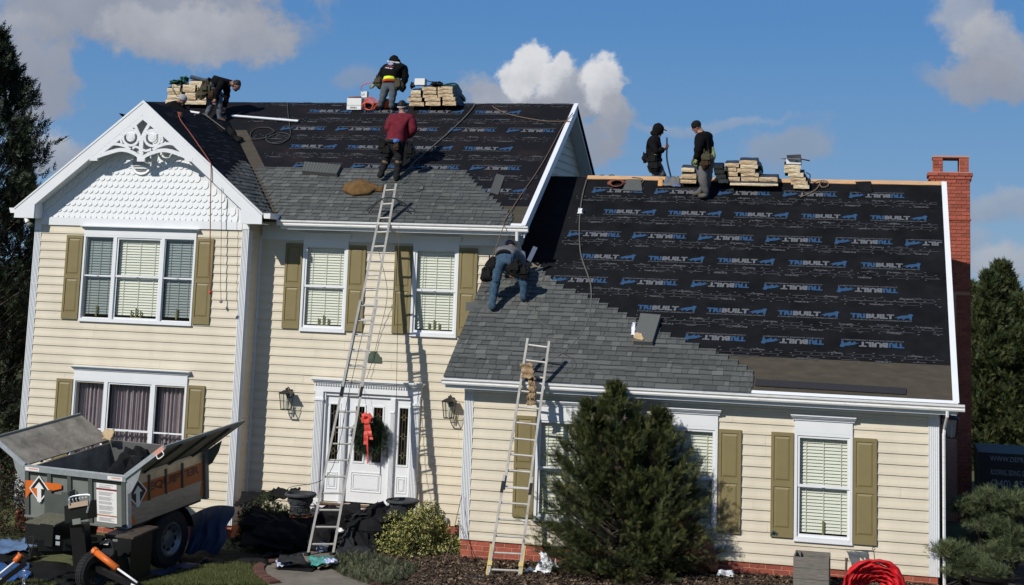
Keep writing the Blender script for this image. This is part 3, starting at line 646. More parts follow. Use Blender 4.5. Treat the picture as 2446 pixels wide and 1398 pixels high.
# ------------------------------------------------------------------ front gable
def front_gable():
    yF = YGF; t = .245
    out = lambda x, o: (x, yF, zgr(x)-o)
    # rake boards: two broad boards with mitred feet boxed out
    for s in (-1, 1):
        xe = XG0 if s < 0 else XG1; zb = 6.27
        xi = xe+s*-.52
        poly = [(XGA, yF, ZGA+.0), (xe, yF, zgr(xe)), (xe+.01*s, yF, zb), (xi, yF, zb), (xi, yF, zgr(xi)-.34), (XGA, yF, ZGA-.34)]
        V = [np.array(p) for p in poly]; fr = MB(); fr.slab(V if s > 0 else V[::-1], (0, .03, 0)); b = fr.build('rake_board', M_WHT, HOUSE)
        mb = MB(); mb.slab([(XGA, yF-.012, ZGA+.012), (xe+.02*s, yF-.012, zgr(xe)+.012-.016), (xe+.02*s, yF-.012, zgr(xe)-.05), (XGA, yF-.012, ZGA-.05)][::s], (0, .03, 0)); mb.build('drip_edge', M_WHT, b)
        # boxed return towards the wall
        mb = MB(); mb.box(min(xe, xi), max(xe, xi), yF+.031, YL+.05, zb, zb+.015); mb.box(xi-.012, xi+.012, yF+.031, YL, zb+.016, zgr(xi)-.3)
        mb.slab([(xi, yF+.031, zgr(xi)-.31), (XGA, yF+.031, ZGA-.31), (XGA, YL, ZGA-.31), (xi, YL, zgr(xi)-.31)], (0, 0, .012)); mb.build('soffit', M_WHT, HOUSE)
    # gable face
    fz = 6.13
    V = [(XL+.02, YL-.012, fz), (XLR-.02, YL-.012, fz), (XLR-.02, YL-.012, zgr(XLR)-.3), (XGA, YL-.012, ZGA-.3), (XL+.02, YL-.012, zgr(XL)-.3)]
    MB().slab(V, (0, .12, 0)).build('gable_wall', M_WHT, HOUSE)
    MB().box(XL+.17, XLR-.17, YL-.045, YL-.013, fz+.0, fz+.19).build('frieze_board', M_WHT, HOUSE)
    # frieze strips up the slopes
    for s in (-1, 1):
        x0 = XL+.2 if s < 0 else XLR-.2
        a = np.array((x0, YL-.04, zgr(x0)-.30)); b = np.array((XGA, YL-.04, ZGA-.30)); d = np.array((0, 0, -.22))
        MB().slab([a, b, b+d, a+d] if s < 0 else [a+d, b+d, b, a], (0, .027, 0)).build('frieze_board', M_WHT, HOUSE)
        for k in range(24):
            x = x0-s*(.1+k*.115)
            if abs(x-XGA) < .15: break
            MB().box(x-.03, x+.03, YL-.06, YL-.0402, zgr(x)-.43, zgr(x)-.33).build('dentil_block', M_WHT, HOUSE)
    # fish-scale shingles
    r = .066; pw = .1455; ph = .152
    sv = [(-pw/2+.004, 0), (pw/2-.004, 0)]+[]
    half = [(pw/2-.001, -.09)]+[((pw/2-.004)*math.cos(a), -.09-r*math.sin(a)) for a in (math.pi*k/8 for k in range(1, 8))]+[(-pw/2+.001, -.09)]
    poly = [(-pw/2+.001, .03), (pw/2-.001, .03)]+half
    n = len(poly); V = [(x, -.004-(.021*(-z+.03)/.19), z) for x, z in poly]; V2 = [(x, y+.012, z) for x, y, z in V]
    src = MB().add(V+V2, [tuple(range(n))[::-1], tuple(range(n, 2*n))]+[(i, (i+1) % n, n+(i+1) % n, n+i) for i in range(n)]).build('scale_shingle', M_WHT, HOUSE)
    pos = []; z = 6.455; k = 0
    while z < ZGA-.6:
        hw = (ZGA-.56-z)/SG
        m = int(hw/pw)
        for i in range(-m-1, m+2):
            x = XGA+.015+(i+.5*(k % 2))*pw
            if abs(x-XGA) < hw-.02 and XL+.25 < x < XLR-.25: pos.append((x, z))
        z += ph; k += 1
    pos.sort(key=lambda p: p[1]); extra = pos[300:]; pos = pos[:300]
    src.location = (pos[0][0], YL-.014, pos[0][1])
    for (x, z) in pos[1:]: 
        o = inst(src, (x, YL-.014, z), HOUSE)
    if extra:
        mb = MB()
        for x, z in extra: mb.add([(x+a, YL-.014+b, z+c) for a, b, c in V+V2], [tuple(range(n))[::-1], tuple(range(n, 2*n))]+[(i, (i+1) % n, n+(i+1) % n, n+i) for i in range(n)])
        mb.build('scale_shingle_field', M_WHT, HOUSE, kind='stuff')
    # round vent
    c = at(340, 389, Y=YL-.03)
    v = MB().lathe(c, [(.0, .0), (.235, .0), (.235, .03), (.285, .045), (.30, .02), (.30, -.03)], 28, axis=(0, -1, 0), ref=(1, 0, 0)).build('gable_vent', M_WHT, HOUSE, smooth=False)
    for k in range(-3, 4):
        z = k*.062; w = math.sqrt(max(0, .225**2-z*z)); MB().slab([(c[0]-w, c[1]-.045, c[2]+z-.02), (c[0]+w, c[1]-.045, c[2]+z-.02), (c[0]+w, c[1]-.005, c[2]+z+.02), (c[0]-w, c[1]-.005, c[2]+z+.02)], (0, .004, .004)).build('louvre_slat', M_WHT, v)
    # ornate bracket: flat cut-out built from strips in the plane of the rake boards
    def P(cx, cy): return at(200+cx/8.153, 250+cy/8.153, Y=yF+.0)
    bk = MB()
    T = np.array((0, .045, 0))
    def strip(pts, w0, w1=None, n=8):
        pp = bez([P(*q) for q in pts], n); w1 = w0 if w1 is None else w1
        L = len(pp); A = []; B = []
        for i, p in enumerate(pp):
            d = pp[min(i+1, L-1)]-pp[max(i-1, 0)]; nrm = np.array((-d[2], 0, d[0])); nrm /= np.linalg.norm(nrm)+1e-9; w = (w0+(w1-w0)*i/(L-1))/2
            A.append(p+nrm*w); B.append(p-nrm*w)
        V = A+B+[q+T for q in A]+[q+T for q in B]; 
        F = [(i, i+1, L+i+1, L+i) for i in range(L-1)]+[(2*L+i, 3*L+i, 3*L+i+1, 2*L+i+1) for i in range(L-1)]+[(i, 2*L+i, 2*L+i+1, i+1) for i in range(L-1)]+[(L+i, L+i+1, 3*L+i+1, 3*L+i) for i in range(L-1)]
        bk.add([v+np.array((0, random.uniform(0, .004), 0)) for v in V], F+[(0, L, 3*L, 2*L), (L-1, 3*L-1, 4*L-1, 2*L-1)])
    strip([(150, 1050), (620, 690), (1150, 225)], .115, .13); strip([(1150, 225), (1640, 640), (2080, 1060)], .13, .115)
    strip([(150, 1050), (400, 960), (720, 880), (960, 940), (1110, 1050)], .10, .075); strip([(2080, 1060), (1850, 960), (1560, 890), (1300, 950), (1110, 1050)], .10, .075)
    strip([(150, 1040), (330, 850), (560, 770), (780, 800), (900, 880)], .06, .07); strip([(2080, 1050), (1900, 850), (1680, 760), (1480, 800), (1340, 880)], .06, .07)
    strip([(985, 380), (1060, 560), (1105, 700), (1105, 860), (1110, 1060)], .075, .09); strip([(1280, 370), (1170, 560), (1130, 700), (1118, 860), (1115, 1060)], .075, .09)
    for cx, cy in ((912, 640), (1335, 650)):
        ring = [(cx+150*math.cos(a), cy+155*math.sin(a)) for a in (2*math.pi*k/14 for k in range(15))]
        strip(ring, .055, .055, 3)
        c0 = P(cx, cy-10); bk.lathe(c0+np.array((0, .02, 0)), [(0, .030), (.06, .030), (.075, .022), (.09, .028), (.115, .022), (.12, -.015)], 18, axis=(0, -1, 0), ref=(1, 0, 0))
        strip([(cx-105, cy-90), (cx, cy-140), (cx+105, cy-90)], .09)
    strip([(760, 570), (720, 680), (740, 760)], .05); strip([(1500, 570), (1530, 680), (1500, 760)], .05)
    strip([(1110, 860), (1000, 820), (950, 860)], .05); strip([(1118, 860), (1200, 900), (1310, 870)], .05)
    strip([(1080, 940), (1112, 905), (1145, 940), (1112, 985), (1080, 940)], .03)
    for cx, cy in ((190, 1065), (1112, 1080), (2040, 1080)): c0 = P(cx, cy); bk.box(c0[0]-.1, c0[0]+.1, yF-.004, yF+.052, c0[2]-.035, c0[2]+.05)
    bk.build('gable_bracket', M_WHT, HOUSE)
front_gable()
# gutter stubs beside the gable feet
for x0, x1, zz in ((XG0-.17, XG0-.01, 6.5), (XG1+.01, XG1+.2, 6.52)):
    MB().slab([(x0, YGF+.02, zz), (x1, YGF+.02, zz), (x1, YGF+.02, zz-.12), (x0+.04, YGF+.02, zz-.12)], (0, .8 if x0 > -8 else 5, 0)).build('gutter', M_WGR, HOUSE)
# ------------------------------------------------------------------ chimney behind the right end of the ridge
def chimney():
    y0 = 8.2; d = 1.1; x0, x1 = 9.40, 10.337
    ch = MB().box(x0+.02, x1-.02, y0+.02, y0+d-.02, -.5, 8.08)
    zt, zb_ = 8.60, 8.17
    ch.box(9.47, 9.70, y0+.05, y0+d-.05, 8.2, 8.56); ch.box(10.09, 10.315, y0+.05, y0+d-.05, 8.2, 8.56)
    C = ch.build('chimney', M_MOR, HOUSE)
    MB().box(9.455, 10.325, y0+.02, y0+d-.02, 8.561, 8.605).box(9.38, 10.36, y0-.02, y0+d, 8.181, 8.2).build('cap_slab', mat('pink_mortar_cap', (.42, .24, .2), .9, .1, 20), C)
    src = [None]
    def wall_f(a, b, z0_, z1_, y, L=.245, ch_=.0885, seed=0):
        z = z1_-ch_; k = seed
        while z > z0_-.01:
            x = a-(L/2 if k % 2 else L*.0)
            while x < b-.02:
                p, q = max(x, a), min(x+L, b)
                if q-p > .04:
                    if src[0] is None: src[0] = raw(MB().box(-.1435, .1435, 0, .08, -.038, .038), 'brick', M_BRK, C); o = src[0]; o.location = ((p+q)/2, y, z+ch_/2)
                    else: o = inst(src[0], ((p+q)/2, y-random.uniform(0, .004), z+ch_/2), C)
                    o.scale = ((q-p-.014)/.287, 1, 1)
                x += L
            k += 1; z -= ch_
    wall_f(x0, x1, 5.2, 7.93, y0); 
    wall_f(9.37, 10.37, 8.0, 8.105, y0-.03, seed=1); wall_f(9.34, 10.40, 8.09, 8.185, y0-.05)
    wall_f(x0+.0, x1, 7.92, 8.01, y0-.012, seed=1)
    MB().box(9.36, 10.38, y0-.01, y0+d, 8.0, 8.10).box(9.33, 10.405, y0-.03, y0+d+.02, 8.10, 8.18).build('corbel', M_BRK, C)
    for a, b in ((9.46, 9.70), (10.09, 10.32)): wall_f(a, b, 8.21, 8.56, y0+.04, L=.3)
    MB().box(9.39, 10.36, y0-.02, y0+d, 7.01, 7.05).build('corbel', M_BRK, C)
    # right side face bricks as one rough skin
    MB().box(x1-.02, x1+.0, y0+.02, y0+d-.02, -.4, 8.0).build('chimney_side', M_BRK, C)
    wall_f(10.0, x1, -.3, 5.2, y0)
chimney()
# side wall lantern, wing
# ------------------------------------------------------------------ printing on the underlayment
def roofpt(kind, x, y, h=0):
    if kind == 'wing': return np.array((x, y, zwr(y)+h))
    return np.array((x, y, zmr(y)+h))
def logo_mesh():
    """word mark 1.26 wide in the XY plane, centred: blue TRI, grey BUILT, blue running animal, tag line"""
    mb = MB(); xd, yd = (1, 0, 0), (0, 1, 0); x0 = -.63
    put_text(mb, 'TRI', (x0, -.045, 0), xd, yd, .30, .14, 0, .06, .0)
    put_text(mb, 'BUILT', (x0+.315, -.045, 0), xd, yd, .56, .14, 1, .06, .0)
    put_text(mb, 'SYNTHETIC ROOFING UNDERLAYMENT', (x0+.01, -.105, 0), xd, yd, 1.22, .033, 1, .01)
    A = [(.86, -.01), (.93, .03), (.98, .055), (1.05, .075), (1.12, .085), (1.155, .10), (1.175, .135), (1.20, .125), (1.235, .125), (1.25, .09), (1.235, .07), (1.225, .03), (1.225, -.035), (1.215, -.06), (1.17, -.06), (1.185, -.03), (1.165, .005), (1.12, .0), (1.09, -.02), (1.06, -.045), (1.03, -.045), (1.045, -.02), (1.02, -.005), (.985, -.02), (.965, -.04), (.935, -.04), (.95, -.015), (.93, .0)]
    mb.add([(x0+a, b, 0) for a, b in A], [tuple(range(len(A)))], 0)
    return mb
LG = logo_mesh()
def roof_logo(par, kind, sl, x, y, flip, src):
    s = math.atan(sl); c = roofpt(kind, x, y, .031)
    if src is None:
        me = bpy.data.meshes.new('printed_logo'); me.from_pydata(LG.v, [], LG.f); me.materials.append(M_PBL); me.materials.append(M_PGR); me.polygons.foreach_set('material_index', LG.m); me.update()
        src = bpy.data.objects.new('printed_logo', me); COL.objects.link(src); src.parent = par; o = src
        props(o)
    else: o = src.copy(); COL.objects.link(o); o.parent = par
    o.location = c-ORG[par.name]; o.rotation_euler = Matrix.Rotation(s, 3, 'X').to_euler() if not flip else (Matrix.Rotation(s, 3, 'X') @ Matrix.Rotation(math.pi, 3, 'Z')).to_euler()
    o.scale = (1, 1.12, 1)
    return src
def wing_right(y):      # right edge of the laid shingles at this depth
    return float(np.interp(y, [-.2, .02, .30, .48, .71, 1.2, 1.74, 2.11, 2.35, 2.6], [5.87, 5.86, 5.45, 5.12, 4.45, 3.32, 2.36, 1.5, 1.15, .9]))
def main_right(y): return float(np.interp(y, [2.2, 2.5, 2.76, 3.16, 3.56, 4.19], [.28, .2, -.12, -.45, -.92, -1.45]))
def vx(y): return XGA+max(0, (YGM-y))*SM/SG
src = None
for y, xs, flip in ((5.38, [.55+1.515*k for k in range(1, 7)], 1), (4.61, [3.41+1.53*k+.63 for k in range(-1, 5)], 0), (3.87, [3.96-.63+1.51*k for k in range(-1, 5)], 1), (3.13, [3.21+.63+1.54*k for k in range(-2, 5)], 0),
                    (2.44, [5.52-.63+1.54*k for k in range(-3, 4)], 1), (1.68, [3.24+.63+1.47*k for k in range(-2, 5)], 0), (.98, [7.16-.63+1.56*k for k in range(-2, 3)], 1)):
    for x in xs:
        if XM+.7 < x < XR1-.1-.2 and x+.3 > wing_right(y)-.3 and not (x-.64 < wing_right(y)-.15):
            if x+.63 < XR1-.12: src = roof_logo(Rw, 'wing', SW, x, y, flip, src)
            elif x-.63 < XR1-.5:      # cut by the rake: only the part of the word that is still on the roof
                s_, v = math.atan(SW), []
                part = MB(); lim = XR1-.13-x
                R2 = Matrix.Rotation(math.pi, 3, 'Z') if flip else Matrix.Identity(3)
                P = [np.array(R2 @ Vector(p)) for p in LG.v]
                for f, m in zip(LG.f, LG.m):
                    if max(P[i][0] for i in f) < lim:
                        part.add([roofpt('wing', x+P[i][0], y+P[i][1]*1.12*math.cos(s_), .031) for i in f], [tuple(range(len(f)))], m)
                if part.v: part.build('printed_logo', [M_PBL, M_PGR], Rw)
src = None
for y, xs, flip in ((6.95, [-6.67+.63+1.535*k for k in range(0, 5)], 0), (6.13, [-5.81-.63+1.53*k for k in range(0, 5)], 1), (5.25, [-6.41+.63+1.535*k for k in range(-1, 5)], 0), (4.45, [-6.2-.63+1.52*k for k in range(0, 5)], 1), (3.5, [-.35], 0)):
    for x in xs:
        if x-.63 > vx(y)+.36 and x+.63 < XM1-.1: src = roof_logo(Rm, 'main', SM, x, y, flip, src)
# nail-line dashes, small marks between the rows
def marks(par, kind, y0, y1, pitch, xa, xb, seed):
    g = np.random.default_rng(seed); mb = MB(); sl = {'wing': SW, 'main': SM}[kind]; k = 1/math.hypot(1, sl)
    V0, F0 = text_mesh('TRIBUILT', .03); V0 = V0/np.array([V0[:, 0].max(), V0[:, 1].max(), 1])
    def q(x, y, w, h, m=0):
        mb.add([roofpt(kind, x+a*w, y+b*h*k, .0305) for a, b in ((0, 0), (1, 0), (1, 1), (0, 1))], [(0, 1, 2, 3)], m)
    y = y0; j = 0
    while y < y1:
        A, B = xa(y), xb(y)
        for dy in (-.075, .0, .075):
            x = A+.1+g.uniform(0, .5)
            while x < B-.15:
                w = g.uniform(.12, .7) if dy else g.uniform(.8, 2)
                w = min(w, B-.1-x); 
                if w > .05: q(x, y+dy+g.uniform(-.01, .01), w, g.uniform(.006, .018), 0)
                if dy and g.random() < .5 and w > .35:
                    for e in range(3): q(x+w*.3+e*.03, y+dy+.015*(e+1)*np.sign(dy), w*.4-e*.06, .008, 0)
                x += w+g.uniform(.05, .5)
        for dy, st in ((-.11, .38), (.035, .2), (-.04, .3), (.11, .38)):
            x = A+.1+g.uniform(0, .2)
            while x < B-.12: q(x, y+dy, .04, .016, 1); x += st
        for dy, fl in ((-.13, 0), (.13, 1)):
            x = A+.3+(.6 if fl else 0)+.35*(j % 2)
            while x < B-.5:
                mb.add([roofpt(kind, x+(1-v[0] if fl else v[0])*.3, y+(dy+(.0-v[1] if fl else v[1])*.045)*k, .031) for v in V0], F0, 1); x += 1.53
        y += pitch; j += 1
    mb.build('printed_marks', [M_PDM, M_PGR2], par, kind='stuff')
M_PGR2 = mat('dull_grey_print', (.085, .088, .095), .7, .2, 9)
marks(Rw, 'wing', .62, 5.6, .745, lambda y: max(XM+.05, wing_right(y)+.1), lambda y: XR1-.12, 5)
marks(Rm, 'main', 4.86, 7.4, .83, lambda y: vx(y)+.36, lambda y: XM1-.1, 6)
marks(Rm, 'main', 4.02, 4.1, .83, lambda y: -1.3, lambda y: XM1-.1, 8)
marks(Rm, 'main', 3.28, 3.3, .83, lambda y: -.35, lambda y: XM1-.1, 9)
# ------------------------------------------------------------------ shingle strips
def strip_mesh(seed, L=1.02, ex=.152):
    g = np.random.default_rng(seed); mb = MB(); d = ex*1.35
    # bottom ply and thick tabs of the dragon-tooth layer; local x along the course, y up the slope, z out
    mb.box(0, L-.004, -.004, d, 0, .006, int(g.integers(0, 3)))
    x = 0
    while x < L-.01:
        w = min(g.uniform(.13, .30), L-x)
        if L-x-w < .07: w = L-x
        m = int(g.choice([0, 1, 1, 2, 2, 3], p=[.14, .22, .22, .2, .12, .10])); e = .004
        if g.random() < .72:
            mb.add([(x+e, -.008, .0062), (x+w-e, -.008, .0062), (x+w-e, d, .0062), (x+e, d, .0062), (x+e, -.008, .021), (x+w-e, -.008, .021), (x+w-e-.004, d, .010), (x+e+.004, d, .010)],
                   [(4, 5, 6, 7), (0, 1, 5, 4), (1, 2, 6, 5), (3, 0, 4, 7)], m)
        x += w
    x = 0
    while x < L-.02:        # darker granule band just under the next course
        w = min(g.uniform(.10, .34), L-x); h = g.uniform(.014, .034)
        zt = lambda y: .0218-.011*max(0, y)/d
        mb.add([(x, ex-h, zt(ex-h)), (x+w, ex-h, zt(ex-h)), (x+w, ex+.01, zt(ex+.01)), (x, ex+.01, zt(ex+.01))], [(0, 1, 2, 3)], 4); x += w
    return mb
M_SHB = mat('shingle_granule_band', (.030, .032, .031), .92, .2, 60)  # dark granules printed on the shingle, its own colour
SHV = []
for i in range(9):
    q = strip_mesh(100+i); me = bpy.data.meshes.new('shingle'); me.from_pydata(q.v, [], q.f)
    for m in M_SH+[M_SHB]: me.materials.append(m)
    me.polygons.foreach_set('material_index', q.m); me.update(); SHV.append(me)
EX = .152
def lay(par, fpt, ang_rot, x0f, x1f, s0, s1, yof, prm=None):
    """courses from slope distance s0 to s1"""
    s = s0; k = 0; n = 0
    while s < s1:
        y = yof(s); a = x0f(y); b = x1f(y); b += random.uniform(-.03, .03); x = a-[.0, .34, .68, .17, .51][k % 5]*1.0
        while x < b-.06:
            w = 1.02; p = max(x, a); e = min(x+w, b)
            if e-p > .07:
                o = bpy.data.objects.new('shingle', SHV[(k*7+n*5+int(x*3)) % 9]); COL.objects.link(o); o.parent = par
                o.location = fpt(p, y)-ORG[par.name]; o.rotation_euler = (ang_rot[0]+random.uniform(-.002, .002), ang_rot[1], ang_rot[2]+random.uniform(-.003, .003)); o.scale = ((e-p)/1.02, 1, 1); n += 1
            x += w
        s += EX; k += 1
    return n
cw = 1/math.hypot(1, SW); cm = 1/math.hypot(1, SM)
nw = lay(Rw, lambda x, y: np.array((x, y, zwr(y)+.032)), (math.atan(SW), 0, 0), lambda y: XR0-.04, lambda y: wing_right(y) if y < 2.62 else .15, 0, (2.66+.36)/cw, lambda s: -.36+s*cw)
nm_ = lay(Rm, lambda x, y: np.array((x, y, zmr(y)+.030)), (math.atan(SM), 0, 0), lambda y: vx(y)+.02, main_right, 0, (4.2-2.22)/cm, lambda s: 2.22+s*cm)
# courses on the shaded gable slope next to the valley
cg = 1/math.hypot(1, SG); ag = math.atan(SG); sg_ = 0; k = 0
while sg_ < 2.05:
    x = XG1+.03-sg_*cg; y0 = YGF+.02; y1 = yval(x)-.05; k += 1; y = y0-[0, .4, .7][k % 3]
    while y < y1-.1:
        p, e = max(y, y0), min(y+1.02, y1)
        if sg_ > 1.0: p = max(p, y1-1.9+(sg_-1.0)*1.5)
        if e-p > .1:
            o = bpy.data.objects.new('shingle', SHV[(k*5+int(y*3)) % 9]); COL.objects.link(o); o.parent = Rg
            ex_, ey_, ez_ = Vector((0, 1, 0)), Vector((-cg, 0, SG*cg)), Vector((SG*cg, 0, cg))
            Rm3 = Matrix((ex_, ey_, ez_)).transposed(); o.rotation_euler = Rm3.to_euler(); o.scale = ((e-p)/1.02, 1, 1)
            o.location = np.array((x, p, zgr(x)+.012))-ORG[Rg.name]
        y += 1.02
    sg_ += EX
print('SHINGLES', nw, nm_)
# reddish and pale dashes printed on the gable underlayment
g = np.random.default_rng(4); mb = MB()
for i in range(150):
    x = g.uniform(XGA+.1, -6.2); y = g.uniform(YGF+.05, yval(x)-.4) if yval(x)-.4 > YGF+.1 else None
    if y is None: continue
    L = g.uniform(.1, .45); w = g.uniform(.008, .02)
    mb.add([(x, y, zgr(x)+.006), (x+w, y, zgr(x+w)+.006), (x+w, y+L, zgr(x+w)+.006), (x, y+L, zgr(x)+.006)], [(0, 1, 2, 3)], 0)
mb.build('printed_marks', [mat('purple_grey_print', (.035, .028, .036), .8, .2)], Rg, kind='stuff')
# loose shingle strips left at the end of the courses, on the wing roof
def loose(label, p, m=None, nm='loose_shingle', th=.012, h=.05, roof='wing', gp=None):
    q = [at(px, py, roof=roof, h=h) for px, py in p]
    return MB().slab(q, (0, 0, -th)).build(nm, m or M_SH[2], None, label=label, category='shingle', group=gp)
loose('grey shingle strip sticking out past the left edge of the lower roof', [(1112, 741), (1167, 738), (1167, 722), (1113, 722)], M_SH[1])
loose('pale grey loose shingle lying just right of the bending worker in jeans', [(1292, 688), (1325, 676), (1309, 658), (1286, 664)], M_SH[3])
loose('narrow dark shingle strip propped on the upper roof above the shingle steps', [(1170, 458), (1190, 465), (1206, 420), (1186, 415)], M_SH[0], roof='main')
loose('long black starter strip lying along the lower eave left of the bare corner', [(1803, 920), (2164, 941), (2165, 927), (1806, 905)], mat('starter_black', (.02, .02, .024), .9, .2, 30), nm='starter_strip')
# ------------------------------------------------------------------ ground
gx = np.concatenate([np.linspace(-160, -20, 12), np.linspace(-18, 18, 73), np.linspace(20, 160, 12)]); gy = np.concatenate([np.linspace(-120, -34, 8), np.linspace(-30, 30, 100), np.linspace(34, 300, 12)])
V = []
for y in gy:
    for x in gx: V.append((x, y, gz(x, y)-.02+.02*math.sin(x*1.3+y*.8)*(1 if abs(x) < 18 else 0)))
n = len(gx); F = [(j*n+i, j*n+i+1, (j+1)*n+i+1, (j+1)*n+i) for j in range(len(gy)-1) for i in range(n-1)]
M_LAWN = mat('lawn', (.055, .065, .02), .95, 0, 3, .6, 60, c2=(.10, .105, .035))
o = mesh_np('ground', V, F, M_LAWN, smooth=True); props(o, kind='structure')
def patch(name, poly, lift, m, kind='structure', n=26, **kw):
    """ground sheet following the terrain inside a closed plan polygon"""
    from mathutils.geometry import delaunay_2d_cdt
    P = [Vector(p) for p in poly]; xs = [p[0] for p in poly]; ys = [p[1] for p in poly]
    pts = list(P); E = [(i, (i+1) % len(P)) for i in range(len(P))]
    for i in range(n):
        for j in range(n): pts.append(Vector((min(xs)+(max(xs)-min(xs))*(i+.5)/n, min(ys)+(max(ys)-min(ys))*(j+.5)/n)))
    r = delaunay_2d_cdt(pts, E, [list(range(len(P)))], 1, 1e-4)
    V = [(v[0], v[1], gz(v[0], v[1])-.02+.02*math.sin(v[0]*1.3+v[1]*.8)+lift(v[0], v[1]) if callable(lift) else gz(v[0], v[1])-.02+.02*math.sin(v[0]*1.3+v[1]*.8)+lift) for v in r[0]]
    mb = MB().add(V, [tuple(f) for f in r[2]]); o = mb.build(name, m, None, smooth=True); 
    return props(o, kind=kind) if kind else props(o, **kw)
def gp(px, py, z=-.5, up=0.):
    for _ in range(8): p = at(px, py, Z=z); z = gz(p[0], p[1])+up
    return (p[0], p[1])
M_MUL = mat('brown_mulch', (.035, .022, .013), .95, 0, 14, .9, 50, c2=(.10, .066, .042), thr=(.35, .7))
bed = [(-3.2, 2.9), (-2.9, .2), gp(800, 1335, -.5), gp(830, 1360, -.5), gp(880, 1385, -.5), gp(905, 1412, -.5), (1.2, -5.5), (6, -5.0), (11.5, -2.0), (12.5, 1.5), (11, 4), (9.4, 4), (9.4, -.0), (0, -.0), (0, 2.9)]
patch('mulch_bed', bed, lambda x, y: .03+.02*math.sin(x*2.1)*math.sin(y*1.7), M_MUL, n=40)
M_PAVE = mat('stone_walkway', (.11, .095, .07), .9, 0, 2.5, .35, 30, c2=(.20, .18, .145))
walk = [gp(645, 1412, -.55), gp(640, 1400, -.55), gp(612, 1372, -.55), gp(618, 1352, -.55), gp(660, 1340, -.5), (-3.2, 1.0), (-1.7, 1.0), gp(800, 1335, -.5), gp(830, 1360, -.5), gp(880, 1385, -.5), gp(905, 1412, -.5)]
patch('walkway', walk, .045, M_PAVE)
# brick edging of the walk, laid one by one
edge = bez([gp(655, 1398, -.55), gp(632, 1385, -.55), gp(618, 1372, -.55), gp(622, 1358, -.55), gp(650, 1348, -.52), gp(690, 1343, -.5)], 7)
WK = bpy.data.objects.get('walkway'); ORG['walkway'] = np.array(WK.location)
sb = None
def chainbricks(pl, wid=.2, L=.105):
    global sb
    d = 0; P = [np.array(p) for p in pl]
    for i in range(len(P)-1):
        a, b = P[i], P[i+1]; l = np.linalg.norm(b-a); t = d
        while t < l:
            p = a+(b-a)*t/l; an = math.atan2(b[1]-a[1], b[0]-a[0])
            if sb is None:
                sb = raw(MB().box(-.045, .045, -wid/2, wid/2, 0, .07), 'edging_brick', mat('old_edging_brick', (.10, .042, .03), .9, .35, 9, .3, 40, objvar=.3), WK); o = sb
            else: o = sb.copy(); COL.objects.link(o); o.parent = WK
            o.location = (p[0]-WK.location[0], p[1]-WK.location[1], gz(p[0], p[1])+random.uniform(0, .012)-WK.location[2]); o.rotation_euler = (random.uniform(-.03, .03), random.uniform(-.03, .03), an+random.uniform(-.06, .06))
            t += L
        d = t-l
chainbricks(edge); chainbricks(bez([gp(900, 1402, -.5), gp(860, 1380, -.5), gp(800, 1362, -.5), gp(760, 1350, -.5)], 7))
# stoop: brick platform and two steps before the door
ST = thing('front_stoop', 'low brick stoop with steps under the front door, mostly buried in roofing felt', 'stoop', (-3.1, 2.0, -.5))
MB().box(-4.9, -1.3, 1.35, YE-.03, -.8, -.27).build('platform', M_MOR, ST); MB().box(-4.3, -1.9, .95, 1.349, -.8, -.42).build('step', M_MOR, ST)
bs = [None]
def brow(x0, x1, y, z0, z1): brick_wall(x0, x1, z0, z1, y, bs, ST, .09, .24)
brow(-4.9, -1.3, 1.34, -.62, -.27); brow(-4.3, -1.9, .94, -.62, -.42)
for i in range(14):
    for yy in (1.45,):
        q = inst(bs[0], (-4.87+.27*i+.0, yy, -.245), ST); q.scale = (.85, 1.9, .55); q.location = np.array((-4.77+.27*i, 1.33, -.243))-ORG[ST.name]
